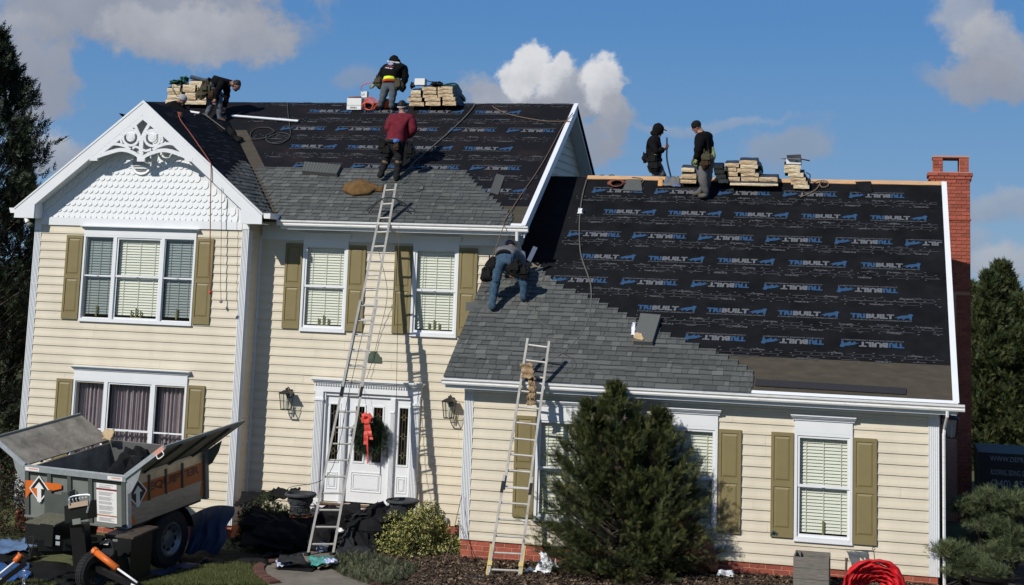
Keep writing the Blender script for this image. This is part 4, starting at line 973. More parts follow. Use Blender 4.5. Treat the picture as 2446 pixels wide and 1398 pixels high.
# ------------------------------------------------------------------ foliage
def mats_leaf(name, c, c2, rough=.6): return mat(name, c, rough, 0, 2.2, c2=c2, spec=.3)
def rotm(d, roll):
    """(n,3) directions -> rotation matrices with local +Y along d"""
    d = d/np.linalg.norm(d, axis=1)[:, None]; up = np.where(np.abs(d[:, 2:3]) < .95, np.array([[0, 0, 1.]]), np.array([[1., 0, 0]]))
    x = np.cross(d, up); x /= np.linalg.norm(x, axis=1)[:, None]; z = np.cross(x, d)
    c, s = np.cos(roll)[:, None], np.sin(roll)[:, None]; x2 = x*c+z*s; z2 = -x*s+z*c
    return np.stack([x2, d, z2], axis=2)
def sprig_template(kind, seed=0):
    g = np.random.default_rng(seed); V = []; F = []
    def leaf(p, d, L, w, up=(0, 0, 1)):
        p, d = np.array(p, float), np.array(d, float); d /= np.linalg.norm(d); s = np.cross(d, up); s = s/(np.linalg.norm(s)+1e-9)*w/2
        b = len(V); V.extend([p-s*.5, p+s*.5, p+d*L*.55+s, p+d*L]); F.append((b, b+1, b+2, b+3))
    if kind == 'yew':       # feathered spray of flat needles
        for i in range(6):
            t = i/6; y = t*.9
            for sx in (-1, 1): leaf((0, y, 0), (sx*(1-.35*t), .75, g.uniform(-.2, .35)), .42*(1-.45*t), .075)
        leaf((0, .8, 0), (0, 1, .1), .3, .09)
    elif kind == 'cypress':  # upright scale sprays
        for i in range(4):
            t = i/4
            for sx in (-1, 1): leaf((0, t*.8, 0), (sx*.75, 1, g.uniform(-.4, .4)), .38*(1-.3*t), .13, (g.uniform(-.5, .5), 0, 1))
        leaf((0, .6, 0), (0, 1, 0), .5, .12)
    elif kind == 'needle':   # pine tuft
        for i in range(14):
            a = g.uniform(0, 6.28); r = g.uniform(.25, .95); leaf((0, 0, 0), (math.cos(a)*r, 1, math.sin(a)*r), g.uniform(.7, 1.05), .045, (g.uniform(-1, 1), .2, g.uniform(-1, 1)))
    elif kind == 'leaf':
        for i in range(5):
            a = g.uniform(0, 6.28); leaf((math.cos(a)*.1, .1*i, math.sin(a)*.1), (math.cos(a), .7, math.sin(a)), .55, .34, (g.uniform(-.6, .6), .3, 1))
    return np.array(V), np.array(F)
def scatter(name, P, D, S, kind, mats, parent=None, seed=0, matsel=None, **kw):
    g = np.random.default_rng(seed); n = len(P); Vt, Ft = sprig_template(kind, seed)
    R = rotm(D, g.uniform(0, 6.28, n)); V = np.einsum('nij,kj->nki', R, Vt)*S[:, None, None]+P[:, None, :]
    F = (Ft[None]+(np.arange(n)*len(Vt))[:, None, None]).reshape(-1, 4)
    mi = np.repeat(g.integers(0, len(mats), n) if matsel is None else matsel, len(Ft))
    return mesh_np(name, V.reshape(-1, 3), F, mats, mi, parent, **kw)
def conifer(label, cat, base, H, Rf, nb, kind, mats, seed, size, up=(.5, 1.0), trunk_m=None, leaders=((0, 0, 1.0),), sub=5, per=9, name='conifer', group=None, lean=0, hmin=.03, jag=.25, dirk=1.):
    """trunk, limbs and sprays placed along forking limbs; Rf(t) is the crown radius at height fraction t"""
    g = np.random.default_rng(seed); T = thing(name, label, cat, tuple(base), group); base = np.array(base, float)
    tm = trunk_m or mat('bark', (.06, .045, .035), .95, .3, 12, .4)
    P = []; D = []; S = []; tk = MB()
    for lx, ly, lh in leaders:
        top = base+np.array((lx, ly, H*lh)); b0 = base+np.array((lx*.15, ly*.15, 0))
        tk.tube(bez([b0, b0+(top-b0)*.5+np.array((lx*.12, 0, 0)), top], 4), [.05*H/4+.02]+[max(.012, (.05*H/4+.02)*(1-(i/8)**.8)) for i in range(1, 9)], 6)
        for i in range(int(nb*lh**1.5 if lh < 1 else nb)):
            t = hmin+(1-hmin)*((i+g.random())/(nb*lh**1.5 if lh < 1 else nb)); a = g.uniform(0, 2*math.pi); r = Rf(t)*g.uniform(1-jag, 1+jag*.55)
            el = up[0]+(up[1]-up[0])*t+g.uniform(-.15, .15); o = b0+(top-b0)*max(0, t-r*math.tan(el)*.45/H); hd = np.array((math.cos(a), math.sin(a), 0))
            tip = b0+(top-b0)*t+hd*r; tip[2] += r*math.tan(el)*.35
            ax_ = tip-o; L = np.linalg.norm(ax_)
            if L < .05: continue
            if r > .25: tk.tube([o, o+ax_*.5+np.array((0, 0, -.03*L)), tip], [.012+.008*L, .008+.004*L, .004], 3)
            for j in range(sub):
                f = g.uniform(.3, 1.0)**.7; q = o+ax_*f; sd = ax_/L*dirk+g.normal(0, .45, 3)+np.array((0, 0, .25)); sd /= np.linalg.norm(sd); sl_ = L*g.uniform(.12, .3)*(1.25-f*.5)+.06
                m = max(2, int(per*(.5+g.random())))
                for u in np.linspace(.1, 1, m):
                    P.append(q+sd*sl_*u+g.normal(0, .018, 3)*size/.1); D.append(sd+g.normal(0, .45, 3)+np.array((0, 0, .15))); S.append(size*g.uniform(.7, 1.25))
            P.append(tip); D.append(ax_/L+np.array((0, 0, .3))); S.append(size*1.2)
    tk.build('trunk', tm, T)
    scatter('crown', np.array(P), np.array(D), np.array(S), kind, mats, T, seed)
    return T
# yew at the wing front
M_YEW = [mats_leaf('yew_green', (.022, .034, .010), (.052, .072, .020)), mats_leaf('yew_deep', (.012, .018, .008), (.026, .038, .013)), mats_leaf('yew_olive', (.055, .060, .016), (.11, .115, .030))]
YBASE = at(1492, 1390, Z=-.45); HY = float(at(1462, 928, Y=YBASE[1]-.1)[2]+.45)
conifer('large dark green yew with ragged upright tips in front of the wing windows', 'tree', YBASE, HY, lambda t: float(np.interp(t, [0, .12, .35, .55, .75, .9, 1], [1.45, 1.50, 1.16, .84, .46, .19, .04])), 150, 'yew', M_YEW, 21, .118, up=(.45, 1.15), jag=.42, dirk=1.9,
        leaders=((-.25, -.1, 1.0), (-.80, .0, .90), (.62, .0, .88), (1.0, -.1, .60)), sub=11, per=9, name='yew_tree')
# ------------------------------------------------------------------ other plants
def PXM(P): return FPX/float((np.array(P)-CAMP)@FV)      # pixels per metre at a point
M_CYP = [mats_leaf('cypress_green', (.014, .024, .008), (.034, .052, .018)), mats_leaf('cypress_dark', (.007, .012, .006), (.016, .026, .011)), mats_leaf('cypress_olive', (.035, .038, .010), (.065, .066, .020))]
M_ARB = [mats_leaf('arborvitae_green', (.030, .045, .014), (.062, .080, .028)), mats_leaf('arborvitae_olive', (.045, .050, .014), (.085, .088, .028))]
def tr(label, px, Y, zb, H, R, nb, seed, ms, size=.3, **k):
    p = at(px, 1000, Y=Y); return conifer(label, 'tree', (p[0], Y, zb), H, R, nb, 'cypress', ms, seed, size, up=(.5, 1.2), name='conifer_tree', **k)
pyr = lambda r, w=.75: (lambda t: r*float(np.interp(t, [0, .15, .5, .8, 1], [.9, 1, w, .4, .04])))
tr('tall leyland cypress at the far left with spreading feathery branch tips', -85, 5.0, -1.2, 12.3, pyr(2.6, .85), 330, 31, [M_CYP[0], M_CYP[1], M_CYP[1]], .30, sub=6, per=8, jag=.4)
tr('lower dark cypress between the left tree and the house corner', 15, 7.5, -1.2, 9.0, pyr(1.5, .8), 150, 32, M_CYP, .26, sub=6, per=8, jag=.35)
tr('small cypress top peeping over the left gable slope', 128, 9.5, -1.2, 8.5, pyr(1.0), 80, 33, M_CYP, .26, sub=5, per=7, jag=.35)
for i, (lb, px, Y, pt, r, n_) in enumerate((('tallest pointed arborvitae right of the chimney', 2395, 20, 642, 1.35, 330), ('slender arborvitae with thin tip beside the chimney', 2366, 19.2, 664, 1.0, 220), ('drooping arborvitae directly behind the chimney edge', 2322, 20.5, 692, 1.25, 260),
                                            ('round-topped arborvitae at the right picture edge', 2442, 19.5, 722, 1.4, 290), ('outermost arborvitae past the right picture edge', 2505, 20.0, 690, 1.4, 160), ('arborvitae hidden low behind the wing chimney', 2270, 21, 760, 1.2, 100))):
    tr(lb, px, Y, -.6, float(at(px, pt, Y=Y)[2])+.6, pyr(r, .95), n_, 41+i, [M_ARB[0], M_ARB[1], M_CYP[0]], .25, group='arborvitae hedge right of the house', sub=7, per=8, jag=.22)
# far hedge line closing the horizon
def clump(name, label, cat, c, rad, n, kind, ms, size, seed, group=None, squash=1., stems=True, shell=.45, parts=True):
    g = np.random.default_rng(seed); d = g.normal(0, 1, (n, 3)); d /= np.linalg.norm(d, axis=1)[:, None]; d[:, 2] = np.abs(d[:, 2])*1.0-.15*g.random(n)
    rr = (shell+(1-shell)*g.random(n)**.6)*(1+.16*np.sin(d[:, 0]*6+seed)+.13*np.sin(d[:, 1]*7+2*seed)+.12*np.sin(d[:, 2]*9+seed))
    P = np.array(c)+d*rr[:, None]*np.array(rad); D = d+g.normal(0, .35, (n, 3))+np.array((0, 0, .35)); S = size*g.uniform(.65, 1.3, n)
    if not parts:
        return props(scatter(name, P, D, S, kind, ms, None, seed), label, cat, group)
    T = thing(name, label, cat, tuple(np.array(c, float)), group); mb = MB()
    for k in range(12):
        q = P[g.integers(0, n)]; mb.tube(bez([np.array(c)+(0, 0, -.05), (np.array(c)+q)/2+g.normal(0, .03, 3), q], 3), [.02]*3+[.012]*3+[.005], 4)
    mb.build('stem', mat('bark', (.06, .045, .035)), T); scatter('foliage', P, D, S, kind, ms, T, seed); return T
M_FAR = [mats_leaf('far_wood_green', (.018, .026, .010), (.045, .055, .022))]
def farwood():
    g = np.random.default_rng(8); P = []; 
    for i in range(2600):
        a = g.uniform(-75, 75); x = a; y = 55+g.uniform(0, 10); h = 5.0+1.6*math.sin(a*.31)+1.2*math.sin(a*.77+1); P.append((x, y, -.5+h*g.random()**.7))
    P = np.array(P); D = g.normal(0, 1, P.shape)+np.array((0, -.3, .6)); props(scatter('far_wood', P, D, g.uniform(.8, 1.6, len(P)), 'leaf', M_FAR, None, 8), kind='stuff')
farwood()
M_VAR = [mats_leaf('variegated_gold', (.24, .235, .05), (.48, .45, .17)), mats_leaf('shrub_green', (.03, .045, .012), (.065, .085, .02)), mats_leaf('shrub_dark', (.015, .025, .008), (.03, .045, .012))]  # gold, green and darker green leaf tones, mixed at random
p = at(980, 1330, Z=-.45)
clump('variegated_shrub', 'rounded golden variegated euonymus bush below the right urn', 'shrub', (p[0]+.02, p[1]+.5, -.42), (.87, .8, .82), 3600, 'leaf', [M_VAR[0], M_VAR[0], M_VAR[1], M_VAR[2]], .085, 51, shell=.6)
p = at(1095, 1320, Z=-.4)
clump('leafy_shrub', 'small loose green shrub by the corner of the brick foundation', 'shrub', (p[0], p[1]+.55, -.38), (.32, .3, .62), 420, 'leaf', [M_VAR[1], M_VAR[0], M_VAR[2]], .08, 52)
p = at(600, 1310, Z=-.6)
clump('boxwood_bush', 'dark leafy bush half under the blue tarp beside the trailer', 'shrub', (p[0]+.0, p[1]+.9, -.62), (.85, .75, 1.0), 2600, 'leaf', [M_VAR[2], M_VAR[2], M_VAR[1]], .08, 53, shell=.55)
p = at(630, 1235, Y=1.2)
clump('dried_shrub', 'brown twiggy shrub with cream flowers left of the left urn', 'shrub', (p[0], p[1], p[2]-.35), (.5, .4, .6), 700, 'leaf', [mats_leaf('dead_leaf', (.05, .03, .02), (.10, .065, .05)), M_VAR[2]], .075, 54)
M_PIN = [mats_leaf('pine_blue_green', (.085, .11, .045), (.18, .21, .095)), mats_leaf('pine_deep', (.025, .04, .018), (.05, .07, .03))]
def pine(label, spots, seed, base):
    g = np.random.default_rng(seed); T = thing('pine_shrub', label, 'shrub', tuple(base)); P, D, S, tk = [], [], [], MB()
    for (px, py, Y, r) in spots:
        c = at(px, py, Y=Y); tk.tube(bez([np.array(base), (np.array(base)+c)/2+(0, 0, -.2), c], 4), [.05]*4+[.03]*4+[.015], 5)
        for b_ in range(int(95*r/.4)):
            d = g.normal(0, 1, 3); d /= np.linalg.norm(d); d[2] = abs(d[2])*.8-.25*g.random(); tip = c+d*r*np.array((1.15, 1, .75))*g.uniform(.55, 1.12); q = c+(tip-c)*.3+(0, 0, -.08)
            tk.tube([q, tip], [.012, .005], 3)
            for u in np.linspace(.45, 1, 5): P.append(q+(tip-q)*u+g.normal(0, .03, 3)); D.append((tip-q)/np.linalg.norm(tip-q)*.8+g.normal(0, .4, 3)+(0, 0, .6)); S.append(.135*g.uniform(.7, 1.3))
    tk.build('trunk', mat('bark', (.06, .045, .035)), T); scatter('needles', np.array(P), np.array(D), np.array(S), 'needle', M_PIN, T, seed)
b = at(2390, 1340, Y=.6)
pine('layered bushy pine with long needles at the right edge', [(2320, 1215, .8, .42), (2385, 1195, .7, .45), (2440, 1225, .8, .5), (2370, 1260, .6, .42), (2430, 1290, .5, .45), (2490, 1200, .9, .5), (2395, 1325, .3, .38)], 61, (b[0], 1.0, -.3))
pine('low pale-green pine tuft in front of the right corner post', [(2275, 1320, -.2, .34), (2320, 1345, -.3, .3), (2360, 1370, -.4, .32), (2290, 1370, -.3, .25)], 62, tuple(at(2310, 1395, Y=-.1)+(0, 0, -.0)))
p = at(15, 1215, Y=1.2)
clump('autumn_shrub', 'reddish-brown shrub at the lower left behind the trailer', 'shrub', (p[0]-.3, p[1], -.9), (1.1, .8, 1.9), 1500, 'leaf', [mats_leaf('autumn_leaf', (.03, .02, .01), (.085, .05, .03)), M_VAR[2]], .10, 55)
# ground cover, grass, mulch chips
def ground_scatter(name, n, region, kind, ms, size, seed, lift=0., up=1.4, label=None):
    g = np.random.default_rng(seed); P = []
    while len(P) < n:
        x, y = region(g); P.append((x, y, gz(x, y)+lift))
    P = np.array(P); D = g.normal(0, .5, P.shape)+np.array((0, 0, up)); return props(scatter(name, P, D, size*g.uniform(.6, 1.3, n), kind, ms, None, seed), kind='stuff')
def inpoly(poly):
    A = np.array(poly)
    def f(g):
        while 1:
            x, y = g.uniform(A[:, 0].min(), A[:, 0].max()), g.uniform(A[:, 1].min(), A[:, 1].max()); c = False; j = len(A)-1
            for i in range(len(A)):
                if (A[i, 1] > y) != (A[j, 1] > y) and x < (A[j, 0]-A[i, 0])*(y-A[i, 1])/(A[j, 1]-A[i, 1])+A[i, 0]: c = not c
                j = i
            if c: return x, y
    return f
# low juniper carpet
jun = [gp(778, 1352), gp(830, 1332), gp(885, 1330), gp(925, 1348), gp(1000, 1362), gp(975, 1388), gp(940, 1402), gp(880, 1402), gp(815, 1380)]
ground_scatter('ground_cover', 4200, inpoly(jun), 'yew', [mats_leaf('juniper', (.075, .085, .045), (.16, .165, .09)), mats_leaf('juniper_dark', (.025, .032, .018), (.05, .06, .03))], .11, 71, .05, .7)  # a lighter and a darker needle tone, mixed at random
grass = [gp(330, 1400, -.7), gp(500, 1348, -.65), gp(560, 1338, -.62), gp(625, 1342, -.6), gp(612, 1362, -.58), gp(640, 1402, -.58)]
def gblades(n, reg, seed, name='grass'):
    g = np.random.default_rng(seed); P = []
    for i in range(n): x, y = reg(g); P.append((x, y, gz(x, y)))
    P = np.array(P); a = g.uniform(0, 6.28, n); h = g.uniform(.035, .085, n); w = .006; dx, dy = np.cos(a)*w, np.sin(a)*w; l = g.normal(0, .025, (n, 2))
    V = np.stack([P+np.stack([dx, dy, 0*a], 1), P-np.stack([dx, dy, 0*a], 1), P+np.stack([l[:, 0], l[:, 1], h], 1)], 1).reshape(-1, 3)
    F = np.arange(3*n).reshape(-1, 3); ms = [mat('grass_green', (.060, .080, .018), .8, .25, 6), mat('grass_straw', (.17, .15, .06), .8, .2, 6)]
    props(mesh_np(name, V, F, ms, (g.random(n) < .22).astype(int)), kind='stuff')
gblades(30000, inpoly(grass), 72); gblades(5000, inpoly([gp(-10, 1400, -.8), gp(60, 1388, -.8), gp(330, 1400, -.7), gp(250, 1420, -.7)]), 73)
def chips(n, reg, seed):
    g = np.random.default_rng(seed); P = []
    for i in range(n): x, y = reg(g); P.append((x, y, gz(x, y)+.03+.02*math.sin(x*2.1)*math.sin(y*1.7)+g.uniform(0, .025)))
    P = np.array(P); a = g.uniform(0, 6.28, n); L = g.uniform(.02, .06, n); w = g.uniform(.006, .02, n); t = g.normal(0, .35, n)
    u = np.stack([np.cos(a), np.sin(a), t], 1)*L[:, None]; v = np.stack([-np.sin(a), np.cos(a), g.normal(0, .4, n)], 1)*w[:, None]
    V = np.stack([P-u-v, P+u-v, P+u+v, P-u+v], 1).reshape(-1, 3); F = np.arange(4*n).reshape(-1, 4)
    ms = [mat('mulch_chip', (.05, .032, .02), .95, .4, 9), mat('mulch_chip_pale', (.16, .115, .075), .9, .3, 9), mat('dead_leaf_tan', (.22, .15, .09), .85, .3, 9)]
    props(mesh_np('mulch_chips', V, F, ms, g.choice(3, n, p=[.74, .2, .06])), kind='stuff')
chips(34000, inpoly([gp(880, 1330), gp(1000, 1300), (0, -.02), (9.3, -.02), gp(2240, 1440, -.2), gp(1500, 1450, -.4), gp(900, 1450, -.5)]), 74)
for lb, px, py, r in (('low weedy tuft between yew and white cloth', 1605, 1378, .22), ('low leafy tuft at the right foot of the yew', 1570, 1390, .2)):
    p = at(px, py, Z=-.35); clump('weed_tuft', lb, 'plant', tuple(p), (r, r, r*.9), 160, 'leaf', M_VAR[1:], .06, int(px), parts=False)
# ------------------------------------------------------------------ cloth helper
def crumple(P00, P10, P11, P01, nx, ny, amp, seed, fold=3., th=0.006, drop=None):
    g = np.random.default_rng(seed); ph = g.uniform(0, 6.28, 12); fr = g.uniform(.7, 1.6, 12)*fold
    P = [np.array(q, float) for q in (P00, P10, P11, P01)]; nrm = np.cross(P[1]-P[0], P[3]-P[0]); nrm /= np.linalg.norm(nrm)+1e-9
    V = []
    for j in range(ny+1):
        for i in range(nx+1):
            u, v = i/nx, j/ny; q = P[0]*(1-u)*(1-v)+P[1]*u*(1-v)+P[2]*u*v+P[3]*(1-u)*v
            w = math.sin(fr[0]*u*6+ph[0]+fr[1]*v*3)+.7*math.sin(fr[2]*v*6+ph[1]+2*u)+.5*abs(math.sin(fr[3]*(u+v)*7+ph[2]))*2-.5+.35*math.sin(fr[4]*u*17+ph[3]+fr[5]*v*9)
            q = q+nrm*amp*w
            if i in (0, nx) or j in (0, ny): q = q+g.normal(0, amp*.5, 3)
            V.append(q)
    F = [(j*(nx+1)+i, j*(nx+1)+i+1, (j+1)*(nx+1)+i+1, (j+1)*(nx+1)+i) for j in range(ny) for i in range(nx)]
    b = len(V); V2 = [v-nrm*th for v in V]
    rim = [i for i in range(nx)]
    F2 = [tuple(b+k for k in f[::-1]) for f in F]
    per = [(i, i+1) for i in range(nx)]+[(j*(nx+1)+nx, (j+1)*(nx+1)+nx) for j in range(ny)]+[(ny*(nx+1)+i+1, ny*(nx+1)+i) for i in range(nx)]+[((j+1)*(nx+1), j*(nx+1)) for j in range(ny)]
    return MB().add(V+V2, F+F2+[(c, a, b+a, b+c) for a, c in per])
def clothing(name, label, cat, q, m, amp=.02, seed=0, n=(14, 10), fold=2., th=.006, group=None):
    return crumple(*q, n[0], n[1], amp, seed, fold, th).build(name, m, None, smooth=True, label=label, cat=cat, group=group)
def rope(name, label, pts, r, m, n=8, cat='rope', k=5, group=None):
    return MB().tube(bez(pts, n), r, k).build(name, m, None, smooth=True, label=label, cat=cat, group=group)
M_BLU = mat('blue_tarp', (.02, .075, .22), .5, .25, 3, .3, 12)
M_NVY = mat('navy_tarp', (.018, .035, .075), .7, .3, 3, .3, 12)
# ------------------------------------------------------------------ dump trailer
tA = np.array((-8.356, -2.542, 1.2)); tB = np.array((-5.862, -3.022, 1.2)); tC = np.array((-5.351, -.693, 1.5))
tu = (tB-tA)/np.linalg.norm(tB-tA); tv = (tC-tB)/np.linalg.norm(tC-tB); tn = np.cross(tu, tv); tn /= np.linalg.norm(tn)
WB, LB, HB = float(np.linalg.norm(tB-tA)), float(np.linalg.norm(tC-tB)), .98
def T(a, b, c): return tA+tu*a+tv*b+tn*c
TR = thing('dump_trailer', 'raised grey and orange dump trailer with both side doors folded outward', 'trailer', tuple(T(WB/2, LB/2, -1.9)))
M_TGR = mat('trailer_grey_paint', (.17, .185, .17), .5, .12, 3, spec=.5); M_TDG = mat('trailer_dark_grey', (.075, .085, .078), .45, .12, 3)
M_ORG = mat('orange_decal', (.62, .135, .018), .45, .08, 4); M_SIL = mat('brushed_steel', (.30, .30, .29), .38, .18, 3, metal=.75, stretch=(1, 1, 6))
M_DIR = mat('dirty_steel', (.13, .115, .09), .7, 0, 2.6, .4, 12, c2=(.33, .30, .245), thr=(.3, .72), stretch=(1, 1, 1)); M_DEC = mat('white_decal', (.75, .74, .72), .5, .03); M_DKD = mat('black_decal', (.012, .012, .012), .5, .1)
def tq(mb, a, b, c, mi=0): pass
def tbox(mb, a0, a1, b0, b1, c0, c1, mi=0): return mb.obox(T((a0+a1)/2, (b0+b1)/2, (c0+c1)/2), tu*(a1-a0)/2, tv*(b1-b0)/2, tn*(c1-c0)/2, mi)
tbox(MB(), 0, WB, 0, .04, -HB, -.0).build('front_panel', M_TGR, TR); tbox(MB(), 0, WB, LB-.04, LB, -HB, .02).build('rear_panel', M_SIL, TR)
tbox(MB(), 0, .04, .041, LB-.041, -HB, -.04).build('side_panel', M_DIR, TR); sp_ = tbox(MB(), WB-.04, WB, .041, LB-.041, -HB, -.04).build('side_panel', M_SIL, TR)
tbox(MB(), .041, WB-.041, .041, LB-.041, -HB, -HB+.05).build('floor_panel', M_TDG, TR)
FP = MB()
for a in (.0, .58, 1.09, 1.62, WB-.1): tbox(FP, a, a+.1, -.035, -.001, -HB, -.07)
FP.build('rib', M_TDG, TR, kind='stuff'); tbox(MB(), -.02, WB+.02, -.05, .05, -.085, .02).build('top_rail', M_GAL, TR)
mb = MB()
for a0, a1 in ((.11, .57), (.69, 1.08), (1.20, 1.61), (1.73, WB-.12)): tbox(mb, a0, a1, -.02, -.001, -.15, -.09)
mb.build('slot', M_DKD, TR, kind='stuff')
tbox(MB(), -.02, WB+.02, -.04, .02, -HB-.02, -HB+.02).build('lower_rail', M_TGR, TR)
def tpoly(mb, pts, side, off, mi=0):
    """flat decal on front ('f', coords a,c) or right side ('s', coords b,c)"""
    P = [T(a, -.003-off, c) if side == 'f' else T(WB+.003+off, a, c) for a, c in pts]; mb.add(P, [tuple(range(len(P)))], mi)
DX = MB(); tpoly(DX, [(.02, -.27), (.95, -.27), (.95, -.36), (.42, -.50), (.14, -.50), (.02, -.64)], 'f', .036)
DX.build('orange_panel', M_ORG, TR)
def arrowmark(side, cx, cy, s, off, name):
    mb = MB(); dm = lambda k: [(cx-s*k, cy), (cx, cy-s*1.05*k), (cx+s*k, cy), (cx, cy+s*1.05*k)]
    tpoly(mb, dm(1), side, off, 0); tpoly(mb, dm(.86), side, off+.001, 1)
    tpoly(mb, [(cx-s*.8, cy+.03*s), (cx, cy-s*.9), (cx, cy-.2*s), (cx-.3*s, cy+.05*s)], side, off+.002, 2) if side == 'f' else None
    tpoly(mb, [(cx-s*.2, cy-s*.95), (cx+s*.2, cy-s*.95), (cx+s*.2, cy+s*.05), (cx+s*.48, cy+s*.05), (cx, cy+s*.55), (cx-s*.48, cy+s*.05), (cx-s*.2, cy+s*.05)], side, off+.003, 0)
    mb.build(name, [M_DEC, M_DKD, M_ORG], TR)
arrowmark('f', .38, -.42, .26, .04, 'arrow_emblem')
pk = MB(); tbox(pk, .68, 1.30, -.22, -.205, -.93, -.42); tbox(pk, .68, .70, -.204, -.036, -.93, -.40); tbox(pk, 1.28, 1.30, -.204, -.036, -.93, -.34); tbox(pk, .70, 1.28, -.204, -.036, -.93, -.91); tbox(pk, .70, .86, -.22, -.205, -.42, -.36); tbox(pk, 1.12, 1.28, -.22, -.205, -.42, -.36)
pk.build('document_pocket', M_TDG, TR)
lb = MB(); tpoly(lb, [(1.80, -.92), (2.30, -.92), (2.30, -.17), (1.80, -.17)], 'f', .002); lb.build('safety_label', M_DEC, TR)
lt = MB(); xo = lambda a, c: T(a, -.008, c)
tpoly(lt, [(1.80, -.30), (2.30, -.30), (2.30, -.265), (1.80, -.265)], 'f', .004, 1); tpoly(lt, [(1.80, -.80), (2.30, -.80), (2.30, -.775), (1.80, -.775)], 'f', .004, 2)
g = np.random.default_rng(3)
for (c0, n_) in ((-.195, 1), (-.225, 2), (-.335, 4), (-.43, 4), (-.52, 3), (-.60, 5), (-.71, 3), (-.83, 4)):
    for i in range(n_):
        c = c0-.018*i; w = .38*g.uniform(.7, 1) if n_ > 1 else .34; a0 = 1.86+(.38-w)/2*(n_ < 2); tpoly(lt, [(a0, c-.007), (a0+w, c-.007), (a0+w, c), (a0, c)], 'f', .0045, 0)
lt.build('label_text', [mat('label_grey', (.2, .2, .2), .6), mat('label_maroon', (.20, .02, .03), .6), mat('label_tan', (.42, .16, .08), .6)], TR, kind='stuff')
for a in (.03, WB-.42):
    w = MB(); c = [T(a, -.052, -.07), T(a+.36, -.052, -.07), T(a+.36, -.052, .0), T(a, -.052, .0)]; w.add(c, [(0, 1, 2, 3)]); w.build('warning_sticker', M_DEC, TR)
    put_text(w2 := MB(), 'WARNING', T(a+.09, -.0535, -.045), tu, tn, .24, .03, 0, .03); w2.build('sticker_text', M_ORG, TR)
# side decals
so_ = MB(); tpoly(so_, [(.05, -.16-.42), (LB-.1, -.60), (LB-.1, -.20), (.05, -.20)], 's', .0, 0); so_.build('orange_panel', mat('orange_decal_side', (.42, .10, .02), .35, .15, 3), TR)
so_ = MB(); tpoly(so_, [(.10, -.22), (LB-.16, -.22), (LB-.16, -.05), (.10, -.05)], 's', .001, 0); so_.build('silver_band', mat('pale_band', (.42, .36, .28), .3, .3, 3, metal=.4), TR)
for b in (.62, 1.12, 1.62):
    tbox(MB(), WB+.001, WB+.03, b, b+.035, -.60, -.10).build('rib', M_TDG, TR)
arrowmark('s', .30, -.38, .27, .012, 'arrow_emblem')
put_text(tt := MB(), 'EQUIPTER', T(WB+.012, .62, -.45), tv, tn, 1.55, .19, 0, .035); tt.build('side_lettering', mat('maroon_print', (.10, .018, .008), .4, .1), TR)
tbox(MB(), WB-.02, WB+.045, -.02, .08, -HB, .0).build('corner_post', M_GAL, TR); tbox(MB(), WB-.02, WB+.05, LB-.09, LB+.02, -HB-.02, .03).build('corner_post', M_TGR, TR)
tbox(MB(), WB+.0, WB+.04, .081, LB-.091, -.05, .0).build('side_rail', M_SIL, TR)
tp = MB(); tpoly(tp, [(.06, -.95), (.26, -.93), (.09, -.66)], 's', .002); tpoly(tp, [(LB-.2, -.9), (LB-.12, -.9), (LB-.10, -.6), (LB-.17, -.66)], 's', .002); tp.build('orange_chevron', M_ORG, TR)
# folding side doors, hinged on the top edges
def tdoor(a0, sgn, wa, wc, b0, b1, nm):
    H0, H1 = T(a0, b0, .02), T(a0, b1, .02); E0, E1 = T(a0+sgn*wa, b0, wc), T(a0+sgn*wa, b1, wc); up_ = np.cross(H1-H0, E0-H0); up_ /= np.linalg.norm(up_)
    if up_[2] < 0: up_ = -up_
    d = MB().slab([H0, H1, E1, E0], -up_*.03).build('side_door', M_DIR, TR)
    fe = MB(); fe.bar(H0+tv*-.015, E0+tv*-.015, .03, .09); fe.build('door_edge', M_GAL, d); fe = MB(); fe.bar(E0, E1, .05, .05); fe.build('door_edge', M_TGR, d)
    for f in (.2, .5, .8): q0 = H0+(H1-H0)*f-up_*.05; q1 = E0+(E1-E0)*f-up_*.05; MB().bar(q0, q1, .05, .04).build('stiffener', M_TDG, d)
    for b_, q in ((H0, E0), (H1, E1)):     # gusset plates at the ends
        g_ = MB(); c = b_-up_*.03; m_ = [c, c+(q-b_)*.38-up_*.02, c+(q-b_)*.30-tn*.2, c+(q-b_)*.12-tn*.34, c-tn*.34-tu*sgn*.02]; g_.slab(m_, tv*.015); g_.build('gusset', M_GAL if b_ is H0 else M_TGR, TR)
    return d, H0, E0, up_
d1 = tdoor(WB, 1, .95, .66, -.02, LB+.02, 'r'); d2 = tdoor(0, -1, .82, .50, -.02, LB+.02, 'l')
q = d1[1]+(d1[2]-d1[1])*.80-tv*.04; MB().tube(bez([q-d1[3]*.03, q-d1[3]*.12, q+(d1[2]-d1[1])*.14-d1[3]*.12, q+(d1[2]-d1[1])*.14-d1[3]*.03], 3), .012, 6).build('handle', M_DEC, d1[0])
st = MB(); a_ = d1[1]+(d1[2]-d1[1])*.76-tv*.035; b_ = d1[1]+(d1[2]-d1[1])*.99-tv*.035; st.slab([a_-d1[3]*.045, b_-d1[3]*.045, b_+d1[3]*.045, a_+d1[3]*.045], -tv*.001); st.build('warning_sticker', mat('salmon_sticker', (.6, .3, .24), .5, .05), d1[0])
